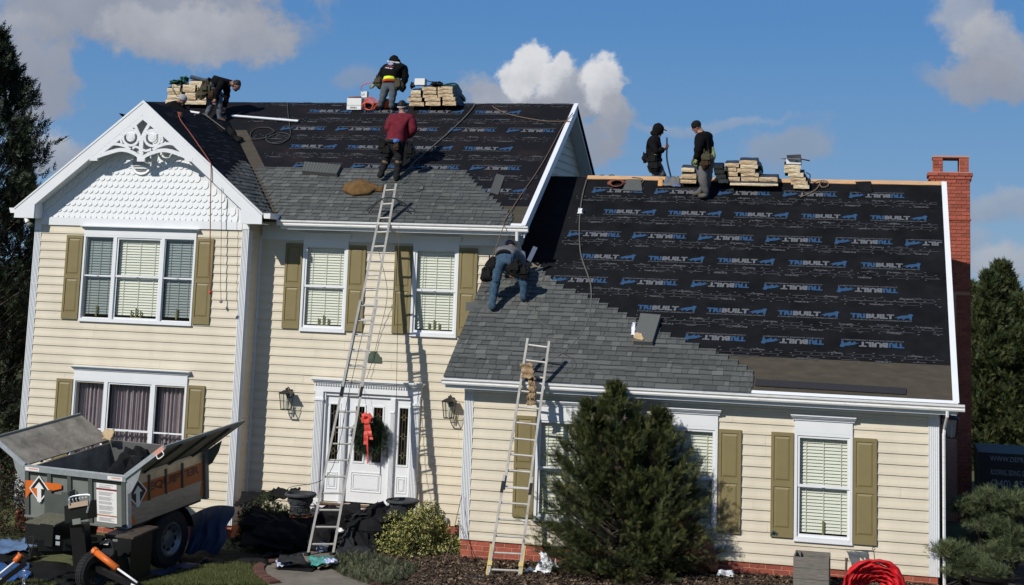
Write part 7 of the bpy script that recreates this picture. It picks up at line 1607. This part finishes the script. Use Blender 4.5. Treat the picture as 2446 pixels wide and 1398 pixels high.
MB().tube([at(2022, 1333, Y=-.5), at(2020, 1384, Y=-.5)], .022, 8).tube([at(2022, 1333, Y=-.5), at(2022, 1339, Y=-.5)], .028, 8).build('garden_stake', mat('brown_stake', (.12, .08, .06), .7), None, label='short brown stake standing left of the garden flag', cat='stake')
rc = thing('red_cloth', 'bright red cloth heaped in an arch in front of the wing at lower right', 'cloth', tuple(at(2088, 1398, Y=-1.4))); M_RC = mat('bright_red_cloth', (.50, .008, .014), .65, .25, 5, .4, 18)
g = np.random.default_rng(17)
for k in range(7):
    r0, yy = 68-5.0*k+g.uniform(-3, 3), 1410+2.2*k; V = []; nu, nv = 40, 5; dyy = -1.62+.045*k
    for i in range(nu+1):
        a = math.pi*(i/nu)*1.04-.06
        for j in range(nv+1):
            w_ = (j/nv-.5); rr = r0+w_*12+2.0*math.sin(a*5+k*2.1+j*.6)+.8*math.sin(a*19+k); yo = dyy-.09*math.cos(w_*math.pi)+.04*math.sin(a*7+k*1.7+j)+.015*math.sin(a*25+j*2)
            V.append(at(2088+rr*math.cos(a)*1.04, yy-rr*math.sin(a), Y=yo))
    MB().add(V, [(i*(nv+1)+j, (i+1)*(nv+1)+j, (i+1)*(nv+1)+j+1, i*(nv+1)+j+1) for i in range(nu) for j in range(nv)]).build('fold', M_RC, rc, smooth=True)
q = at(2362, 1372, Y=-.6); MB().lathe((q[0], -.6, q[2]-.5), [(.25, 0), (.36, .42), (.42, .44), (.44, .50), (.40, .50), (.38, .44), (0, .42)], 28).build('plant_pot', mat('glossy_black_pot', (.012, .012, .013), .25), None, label='black glazed pot at the lower right corner below the pine', cat='pot')
# company trailer with lettering in the dark behind the pine
t = thing('box_trailer', 'dark company trailer with large white phone number behind the right pine', 'trailer', tuple(at(2440, 1300, Y=6)))
a, b = at(2338, 1080, Y=5.2), at(2338, 1240, Y=5.2); MB().box(a[0], a[0]+4.5, 5.2, 7.2, b[2]-.3, a[2]).build('trailer_body', mat('near_black_paint', (.006, .006, .007), .5), t)
M_SGN = mat('dim_white_lettering', (.20, .20, .22), .6)
for s_, px_, pyb_, pyt_, wpx in (('WWW.DEPROHOMES', 2365, 1101, 1089, 132), ('ROOFING, SIDING, GUTTERS, WINDOWS', 2367, 1136, 1121, 150), ('(240) 858', 2367, 1170, 1145, 86)):
    o_ = at(px_, pyb_, Y=5.195); s = PXM(o_); mb = MB(); put_text(mb, s_, o_, (1, 0, 0), (0, 0, 1), wpx/s, (pyb_-pyt_)/s, 0, .01); mb.build('sign_lettering', M_SGN, t)
for x in (1.2, 2.6): wheel((a[0]+x, 5.15, b[2]-.3), (0, -1, 0), .35, .2, M_RIM, t)
# compressor at the bottom edge
t = thing('air_compressor', 'red air compressor with cream fuel tank at the bottom picture edge', 'compressor', tuple(at(1080, 1420, Y=-2.0))); Yc = -2.0
def cb(x0, x1, y0, y1, m, nm, dd=.25): 
    a, b = at(x0, y1, Y=Yc), at(x1, y0, Y=Yc); return MB().box(a[0], b[0], Yc, Yc+dd, a[2], b[2]).build(nm, m, t)
cb(996, 1022, 1384, 1412, M_BLK, 'engine_cover'); cb(1000, 1015, 1389, 1397, M_GAL, 'engine_label', -.005)
MB().blob(at(1044, 1393, Y=Yc+.1), (.18, .14, .10), 3, 10, .02).build('fuel_tank', mat('cream_plastic', (.62, .56, .38), .4), t, smooth=True); MB().tube([at(1041, 1380, Y=Yc), at(1041, 1376, Y=Yc)], .03, 8).build('fuel_cap', M_BLK, t)
M_MRN = mat('maroon_castings', (.13, .012, .015), .4, .2)
for i in range(9): a_ = at(1068+i*9.5, 1386-(i % 3), Y=Yc+.1); MB().box(a_[0]-.03, a_[0]+.03, Yc, Yc+.2, a_[2]-.3, a_[2]+.02*(i % 2)).build('cooling_fin', M_MRN, t)
MB().lathe(at(1144, 1386, Y=Yc), [(0, -.09), (.07, -.09), (.085, -.03), (.07, 0), (.085, .03), (.07, .09), (0, .09)], 16, axis=(1, 0, 0), ref=(0, 0, 1)).build('air_filter', M_BLK, t)
# path light by the yew
q = at(1472, 1390, Y=-1.5); t = thing('path_light', 'black mushroom path light at the foot of the yew', 'lamp', tuple(q)); MB().tube([q, q+(0, 0, .28)], .012, 6).build('stake', M_BLK, t)
for k in range(3): MB().lathe(q+(0, 0, .26+.055*k), [(.0, .03), (.09-.015*k, .0), (.085-.015*k, -.008), (0, .0)], 16).build('louvre_ring', M_BLK, t)
# ------------------------------------------------------------------ people
M_SKN = mat('skin', (.30, .16, .11), .6, .08, 10); M_BOOT = mat('brown_boot', (.07, .035, .02), .8, .2, 10)
EDG = [('pelvis', 'spine'), ('spine', 'chest'), ('chest', 'neck'), ('neck', 'head'),
       ('pelvis', 'hipL'), ('hipL', 'kneeL'), ('kneeL', 'ankL'), ('ankL', 'toeL'), ('pelvis', 'hipR'), ('hipR', 'kneeR'), ('kneeR', 'ankR'), ('ankR', 'toeR'),
       ('chest', 'shL'), ('shL', 'elL'), ('elL', 'wrL'), ('chest', 'shR'), ('shR', 'elR'), ('elR', 'wrR')]
RAD = dict(pelvis=.165, spine=.165, chest=.20, neck=.07, head=.06, hip=.115, knee=.082, ank=.062, toe=.048, sh=.106, el=.078, wr=.052)
def person(label, J, Y0, top, pants, face=(1, 0, 0), boot=None, bulk=1., seat=None, glove=None, hair=None, headgear=None, hgm=None, pouches=(), belt=None, band=None, slope=.68, legs=1.):
    P = {k: at(v[0], v[1], Y=Y0+v[2]) for k, v in J.items()}
    for s in 'LR':      # toes from the facing direction when not given
        if 'toe'+s not in P: f = np.array(face, float); f[2] = 0; f = f/(np.linalg.norm(f)+1e-9); P['ank'+s] = P['ank'+s]+np.array((0, 0, .05)); P['toe'+s] = P['ank'+s]+f*.20+np.array((0, 0, -.055+max(0, f[1])*.2*slope))
    me = bpy.data.meshes.new('person'); names = list(P); me.from_pydata([tuple(P[n]) for n in names], [(names.index(a), names.index(b)) for a, b in EDG], [])
    ob = bpy.data.objects.new('tmp', me); COL.objects.link(ob); sk = ob.modifiers.new('s', 'SKIN'); sk.use_smooth_shade = True
    rd = {}
    for i, n in enumerate(names):
        b = n[:-1] if n[-1] in 'LR' else n; r = RAD[b]
        if b in ('spine', 'chest', 'sh', 'el'): r *= bulk
        if b in ('hip', 'knee', 'ank'): r *= legs
        rd[n] = r; me.skin_vertices[0].data[i].radius = (r*1.2, r*1.2); me.skin_vertices[0].data[i].use_root = (n == 'pelvis')
    sb_ = ob.modifiers.new('d', 'SUBSURF'); sb_.levels = 2; sb_.render_levels = 2
    dg = bpy.context.evaluated_depsgraph_get(); dg.update(); ev = ob.evaluated_get(dg); m2 = ev.to_mesh()
    V = np.array([v.co[:] for v in m2.vertices]); F = [tuple(p.vertices) for p in m2.polygons]; ev.to_mesh_clear(); bpy.data.objects.remove(ob)
    g = np.random.default_rng(int(J['head'][0])); ph = g.uniform(0, 6, 6)      # cloth folds
    V = V+np.stack([.007*np.sin(V[:, 2]*38+V[:, 0]*21+ph[0])+.005*np.sin(V[:, 1]*47+ph[1]), .007*np.sin(V[:, 2]*43+V[:, 0]*17+ph[2]), .004*np.sin(V[:, 0]*51+ph[3])], 1)
    seg = []
    for a, b in EDG:
        t = 1 if (a[:3] in ('hip', 'kne') or b[:3] == 'hip') else 2 if b[:3] == 'toe' else 0 if b != 'head' else 3
        seg.append((P[a], P[b], t))
    C = np.array([V[list(f)].mean(0) for f in F]); best = np.full(len(F), 1e9); mi = np.zeros(len(F), int)
    for a, b, t in seg:
        d = b-a; u = np.clip(((C-a)@d)/(d@d+1e-9), 0, 1); ds = np.linalg.norm(C-(a+u[:, None]*d), axis=1); w = ds < best; best[w] = ds[w]; mi[w] = t
    pel = P['pelvis']; up = P['spine']-pel; up /= np.linalg.norm(up)
    mi[(mi == 0) & (((C-pel)@up) < .03) & (np.linalg.norm(C-pel, axis=1) < .24)] = 1
    mb = MB(); mb.v = [tuple(v) for v in V]; mb.f = F; mb.m = mi.tolist()
    f = np.array(face, float); f /= np.linalg.norm(f); H = P['head']; nk = P['head']-P['neck']; nk /= np.linalg.norm(nk)+1e-9
    s_ = np.cross(f, nk); s_ /= np.linalg.norm(s_)+1e-9; u_ = np.cross(s_, f)
    if u_@nk < 0: u_ = -u_; s_ = -s_
    R = np.stack([s_, f, u_], 1); k = 1.08
    mb.blob(H, (.083*k, .10*k, .125*k), 0, 9, 0, 3, R)
    E_ = lambda a, b, c: H+s_*a*k+f*b*k+u_*c*k
    mb.blob(E_(0, .103, -.012), (.014, .022, .026), 0, 4, 0, 3, R); mb.blob(E_(0, .088, -.06), (.028, .012, .008), 0, 4, 0, 5, R)
    for e in (-1, 1): mb.blob(E_(e*.086, -.0, -.005), (.012, .022, .034), 0, 4, 0, 3, R); mb.blob(E_(e*.034, .093, .018), (.013, .01, .008), 0, 4, 0, 5, R)
    mb.blob(E_(0, .055, -.09), (.045, .04, .035), 0, 5, 0, 3, R)
    for s in 'LR':      # hands: palm, four bent fingers and a thumb
        w, e = P['wr'+s], P['el'+s]; d = w-e; d /= np.linalg.norm(d); q = np.cross(d, (.3, -.5, .8)); q /= np.linalg.norm(q); n_ = np.cross(q, d); gm = 4
        mb.tube([w-d*.02, w+d*.03, w+d*.085], [.034, .042, .036], 7, gm)
        for i in range(4):
            b_ = w+d*.08+q*(-.03+.02*i); L = (.065, .078, .074, .058)[i]; mb.tube([b_-d*.02, b_+d*L*.5+n_*.006, b_+d*L*.8+n_*.03, b_+d*L*.72+n_*.055], [.012, .0115, .010, .008], 5, gm)
        b_ = w+d*.03+q*.038; mb.tube([b_-q*.015, b_+q*.02+d*.03+n_*.012, b_+q*.015+d*.06+n_*.03], [.014, .012, .009], 5, gm)
    body = mb.build('person', [top, pants, boot or M_BOOT, M_SKN, glove or M_SKN, M_BLKR], None, smooth=True, label=label, cat='person')
    o0 = np.array(body.location); ORG[body.name] = o0
    if hair: MB().blob(E_(0, -.025, .03), (.10*k, .108*k, .122*k), 3, 9, .05, 0, R).blob(E_(0, .035, -.075), (.062, .06, .05), 4, 6, .05, 0, R).build('hair', hair, body, smooth=True)
    hg = headgear
    if hg in ('beanie', 'cap', 'hood'):
        b2 = MB()
        if hg == 'beanie': b2.blob(E_(0, -.012, .052), (.098*k, .112*k, .098*k), 2, 9, .02, 0, R); b2.lathe(E_(0, -.005, .02), [(.098, -.016), (.116, -.014), (.118, .014), (.10, .018)], 18, axis=u_, ref=f)
        if hg == 'cap': b2.blob(E_(0, -.008, .050), (.094*k, .106*k, .085*k), 2, 9, .01, 0, R); b2.blob(E_(0, .125, .035), (.075, .065, .010), 2, 6, 0, 0, R)
        if hg == 'hood': b2.blob(E_(0, -.035, .025), (.125*k, .135*k, .155*k), 4, 10, .03, 0, R); b2.blob(E_(0, -.05, -.09), (.14, .13, .09), 5, 9, .05, 0, R); b2.blob(E_(0, .12, .07), (.075, .06, .014), 2, 6, 0, 0, R)
        b2.build(hg, hgm or top, body, smooth=True)
    else: pass
    if belt:
        ax_ = P['spine']-P['pelvis']; ax_ /= np.linalg.norm(ax_); MB().lathe(P['pelvis']+ax_*.06, [(.17, -.045), (.205*max(1, bulk*.95), -.04), (.205*max(1, bulk*.95), .035), (.17, .04)], 20, axis=ax_, ref=(1, 0, 0)).build('belt', belt, body)
    if band:
        ax_ = P['spine']-P['pelvis']; ax_ /= np.linalg.norm(ax_)
        for m_, z_, h_ in band: MB().lathe(P['pelvis']+ax_*z_, [(.15, -h_), (.20, -h_), (.202, h_), (.16, h_)], 20, axis=ax_, ref=(1, 0, 0)).build('shirt_hem', m_, body, smooth=True)
    for i, (px, py, dy, r, h, m_) in enumerate(pouches):
        c = at(px, py, Y=Y0+dy); b3 = MB(); b3.blob(c, (r, r*.65, h), 20+i+int(px), 8, .10); b3.tube([c+(-r*.4, -r*.5, h*.5), c+(-r*.35, -r*.6, h*1.25)], .014, 5); b3.tube([c+(r*.35, -r*.4, h*.4), c+(r*.4, -r*.5, h*1.15)], .012, 5); b3.obox(c+(0, -r*.62, h*.15), (r*.6, 0, 0), (0, .012, 0), (0, 0, h*.4))
        b3.build('tool_pouch', m_, body)
    return body, P, E_
def cl(name, c, v=.2, s=9): return mat(name, c, .9, v, s, .3, 26, spec=.08)
J_BLK = cl('black_jacket', (.0065, .0065, .0075)); J_BK2 = cl('black_hoodie', (.008, .0075, .0085)); P_GRY = cl('grey_work_trousers', (.085, .10, .11)); P_CHR = cl('charcoal_trousers', (.016, .016, .017)); P_TAN = cl('grey_brown_trousers', (.12, .115, .115)); P_JEA = cl('blue_jeans', (.045, .082, .125), .35, 14); J_MAR = cl('maroon_sweatshirt', (.13, .018, .028)); J_GRT = cl('grey_shirt', (.13, .135, .14))
M_LEA = cl('brown_leather', (.05, .032, .02)); M_CAM = cl('olive_canvas', (.07, .062, .04)); M_BLC = cl('black_canvas', (.013, .013, .013)); M_HAR = mat('black_hair', (.008, .007, .006), .7); M_NEO = mat('neon_yellow', (.62, .78, .02), .7, .05); M_ORC = cl('orange_red_cloth', (.36, .04, .02)); M_GLV = cl('pale_glove', (.22, .28, .14)); M_GRB = cl('light_grey_knit', (.33, .34, .34)); M_NVB = cl('navy_knit', (.014, .014, .03))
# 1 bending over at the left end of the upper ridge
Y1 = float(MP(505, 290)[1])
person('bearded dark-haired worker in black bending far over at the left end of the upper ridge', dict(pelvis=(500, 205, .0), spine=(516, 196, 0), chest=(539, 196, 0), neck=(553, 198, 0), head=(565, 206, 0), hipL=(497, 213, .1), kneeL=(505, 248, .1), ankL=(492, 285, .05), hipR=(503, 213, -.1), kneeR=(524, 248, -.1), ankR=(524, 290, -.1),
       shL=(541, 200, .16), elL=(542, 228, .2), wrL=(536, 258, .2), shR=(532, 198, -.2), elR=(519, 218, -.25), wrR=(514, 238, -.25)), Y1, J_BLK, P_GRY, face=(.75, .0, -.65), hair=M_HAR, belt=M_LEA, pouches=((490, 212, -.2, .14, .17, M_CAM), (480, 226, -.15, .13, .15, M_CAM), (506, 226, -.2, .10, .14, M_LEA)), bulk=1.0, seat=None)
# 2 grey beanie, half hidden behind the gable ridge
person('worker in grey knit beanie and black jacket crouching behind the left gable ridge', dict(pelvis=(398, 285, .1), spine=(406, 266, .05), chest=(417, 254, 0), neck=(427, 247, 0), head=(435, 240, 0), hipL=(400, 292, .15), kneeL=(425, 305, .1), ankL=(400, 325, .15), hipR=(396, 294, -.1), kneeR=(420, 310, -.1), ankR=(395, 328, -.1),
       shL=(420, 252, .17), elL=(438, 264, .15), wrL=(454, 272, .1), shR=(416, 256, -.17), elR=(434, 268, -.15), wrR=(454, 275, -.15)), 4.35, J_BLK, P_CHR, face=(.85, -.1, -.35), headgear='beanie', hgm=M_GRB, bulk=1.25)
# 3 hunched on the ridge, back to the viewer
Y3 = float(MP(920, 263)[1])
b3_, P3, E3 = person('hunched worker in printed black hoodie with neon shirt hem standing on the upper ridge', dict(pelvis=(931, 201, .0), spine=(934, 181, .08), chest=(941, 161, .22), neck=(946, 151, .42), head=(944, 149, .56), hipL=(921, 208, 0), kneeL=(914, 235, -.05), ankL=(908, 259, -.02), hipR=(940, 208, 0), kneeR=(937, 235, -.05), ankR=(935, 262, -.05),
       shL=(920, 167, .2), elL=(907, 190, .18), wrL=(893, 204, .1), shR=(963, 165, .22), elR=(968, 188, .2), wrR=(962, 206, .25)), Y3, J_BLK, P_GRY, face=(.05, .8, -.6), headgear='hood', hgm=J_BLK, band=((M_ORC, .03, .03), (M_NEO, .10, .045)), bulk=1.22, glove=M_GLV,
       pouches=((904, 195, -.05, .11, .14, M_CAM), (911, 203, .05, .11, .14, M_LEA), (951, 203, -.05, .12, .15, M_CAM), (962, 209, .0, .09, .12, M_BLC)))
o_ = at(920, 168, Y=Y3-.06); mb = MB()
def backtext(px, py, w, h, txt, m, nm, tilt=.12):
    q = at(px, py, Y=Y3-.075+.0); s = PXM(q); t = MB(); put_text(t, txt, q, (1, .06, -tilt), (0, .45, .9), w/s, h/s, 0, .02); t.build(nm, m, b3_)
backtext(925, 148, 30, 4, 'ROOFING CREW', M_DEC, 'back_print'); backtext(920, 163, 26, 3.4, 'HOME SERVICES', M_DEC, 'back_print')
q = at(933, 153, Y=Y3-.085); MB().slab([q+(-.09, .0, 0), q+(0, -.0, -.04), q+(.09, 0, 0), q+(.0, .02, .05)], (0, -.003, 0)).build('back_emblem', mat('grey_blue_print', (.25, .28, .42), .7), b3_)
q = at(932, 159, Y=Y3-.08); MB().slab([q+(-.10, 0, 0), q+(.10, 0, -.02), q+(.10, 0, .01), q+(-.10, 0, .03)], (0, -.003, 0)).build('back_emblem', mat('maroon_print2', (.16, .01, .02), .7), b3_)
# 4 maroon sweatshirt above the ladder
Y4 = float(MP(925, 435)[1])-.02
b4, P4, E4 = person('worker in maroon sweatshirt and dark knee pads standing above the tall ladder', dict(pelvis=(943, 350, .22), spine=(950, 325, .30), chest=(957, 297, .36), neck=(961, 273, .40), head=(961, 256, .44), hipL=(932, 358, .2), kneeL=(917, 398, .16), ankL=(906, 428, -.05), hipR=(955, 360, .2), kneeR=(951, 398, .14), ankR=(945, 436, .05),
       shL=(936, 285, .34), elL=(926, 310, .24), wrL=(940, 326, .50), shR=(983, 286, .36), elR=(988, 314, .3), wrR=(974, 328, .55)), Y4, J_MAR, P_CHR, face=(.15, .9, -.4), headgear='cap', hgm=M_BLC, boot=M_BLC, bulk=1.12, band=((J_GRT, .09, .025),), belt=M_BLC, legs=.98,
       pouches=((914, 350, .1, .13, .16, M_BLC), (925, 362, .1, .13, .16, M_BLC), (978, 362, .1, .14, .20, M_BLC), (948, 350, .0, .08, .10, M_LEA)), hair=M_HAR)
q = at(946, 337, Y=Y4-.02); MB().blob(q, (.075, .05, .05), 2, 7, .08).build('blue_pad', mat('bright_blue_pad', (.04, .16, .5), .6), b4)
for k in 'LR': MB().lathe((P4['knee'+k]*.75+P4['hip'+k]*.25), [(.07, -.03), (.098, -.028), (.098, .028), (.07, .03)], 14, axis=P4['knee'+k]-P4['hip'+k], ref=(0, 1, 0)).build('knee_strap', cl('tan_strap', (.16, .11, .07)), b4)
MB().lathe(E4(0, -.03, .0), [(.09, -.02), (.108, -.018), (.108, .0), (.09, .0)], 16, axis=(0, -.2, 1), ref=(1, 0, 0)).build('cap_band', M_DEC, b4)
# 5 hooded worker behind the lower ridge
person('hooded worker in black looking down at a strip in his hands on the lower ridge', dict(pelvis=(1562, 388, 0), spine=(1562, 370, 0), chest=(1563, 345, 0), neck=(1569, 325, 0), head=(1574, 313, 0), hipL=(1558, 394, .1), kneeL=(1566, 416, .1), ankL=(1562, 447, .2), hipR=(1568, 394, -.08), kneeR=(1582, 416, -.1), ankR=(1588, 440, .0),
       shL=(1560, 338, .17), elL=(1572, 364, .2), wrL=(1588, 356, .1), shR=(1558, 340, -.18), elR=(1568, 366, -.22), wrR=(1586, 354, -.1)), 6.35, J_BK2, P_GRY, face=(.9, -.1, -.35), headgear='hood', hgm=J_BK2, bulk=1.08, belt=M_BLC, legs=.95,
       pouches=((1558, 382, -.22, .15, .17, M_BLC), (1563, 398, -.22, .15, .18, M_BLC), (1541, 378, -.1, .09, .12, M_BLC)))
rope('strip', 'long thin black strip held upright by the hooded worker', [at(1593, 329, Y=6.15), at(1593, 356, Y=6.12), at(1593, 378, Y=6.12), at(1597, 400, Y=6.1), at(1603, 424, Y=6.1)], .022, mat('blue_black_strip', (.012, .02, .035), .4), 6, cat='strip')
q = at(1562, 361, Y=6.12); MB().slab([q+(-.04, 0, -.09), q+(.09, 0, -.10), q+(-.02, 0, .09)], (0, -.01, 0)).build('paper_scrap', M_DEC, None, label='white triangle of shirt or paper at the waist of the hooded worker', cat='paper')
# 6 standing with beanie on the lower roof
Y6 = float(WP(1688, 476)[1])
person('standing worker in black beanie and puffy black jacket on the lower roof', dict(pelvis=(1683, 392, .05), spine=(1682, 366, .05), chest=(1680, 336, .05), neck=(1674, 317, .02), head=(1664, 304, .0), hipL=(1677, 400, -.03), kneeL=(1680, 438, -.1), ankL=(1688, 471, -.02), hipR=(1690, 400, .1), kneeR=(1690, 434, .05), ankR=(1672, 466, .18),
       shL=(1674, 330, -.18), elL=(1667, 360, -.24), wrL=(1663, 383, -.2), shR=(1690, 328, .17), elR=(1696, 358, .2), wrR=(1685, 380, .25)), Y6, J_BLK, P_TAN, face=(-.85, -.1, -.4), headgear='beanie', hgm=M_BLC, boot=cl('grey_boot', (.10, .09, .075)), bulk=1.18, belt=M_BLC, legs=1.15, glove=M_GLV,
       pouches=((1688, 378, -.2, .14, .17, M_CAM), (1684, 392, -.2, .13, .13, M_LEA), (1704, 372, -.1, .05, .16, M_GLV), (1660, 388, -.15, .08, .11, M_CAM)))
# 7 bending worker in jeans
Y7 = float(WP(1212, 742)[1])
b7, P7, E7 = person('worker in blue jeans bending over beside the upper gable wall on the lower roof', dict(pelvis=(1204, 620, .15), spine=(1208, 605, .35), chest=(1214, 600, .55), neck=(1218, 595, .72), head=(1219, 590, .86), hipL=(1192, 628, .1), kneeL=(1181, 688, .0), ankL=(1174, 744, -.12), hipR=(1218, 630, .12), kneeR=(1252, 676, .2), ankR=(1250, 722, .22),
       shL=(1194, 606, .55), elL=(1192, 636, .75), wrL=(1215, 655, .9), shR=(1237, 608, .6), elR=(1250, 632, .7), wrR=(1240, 645, .85)), Y7, J_GRT, P_JEA, face=(.15, .85, -.5), headgear='beanie', hgm=M_NVB, bulk=1.02, belt=M_BLC, legs=1.05,
       pouches=((1176, 634, .05, .14, .17, M_BLC), (1164, 658, .0, .15, .15, M_BLC), (1230, 640, .05, .16, .18, M_BLC), (1250, 650, .1, .13, .16, M_BLC)))
MB().lathe(P7['kneeL']*.85+P7['hipL']*.15, [(.07, -.05), (.10, -.045), (.10, .04), (.07, .05)], 14, axis=P7['kneeL']-P7['hipL'], ref=(0, 1, 0)).build('knee_strap', M_BLC, b7)
for i, (p, lb) in enumerate((([(1258, 622), (1268, 626), (1284, 592), (1274, 588)], 'grey-blue metal flashing piece held against the gable wall'), ([(1240, 612), (1256, 622), (1254, 602), (1246, 598)], 'small grey flashing piece beside the larger one at the gable wall'))):
    MB().slab([at(x, y, Y=2.35) for x, y in p], (0, .012, 0)).build('flashing_piece', mat('blue_grey_metal', (.10, .13, .19), .4, .1), None, label=lb, cat='flashing')
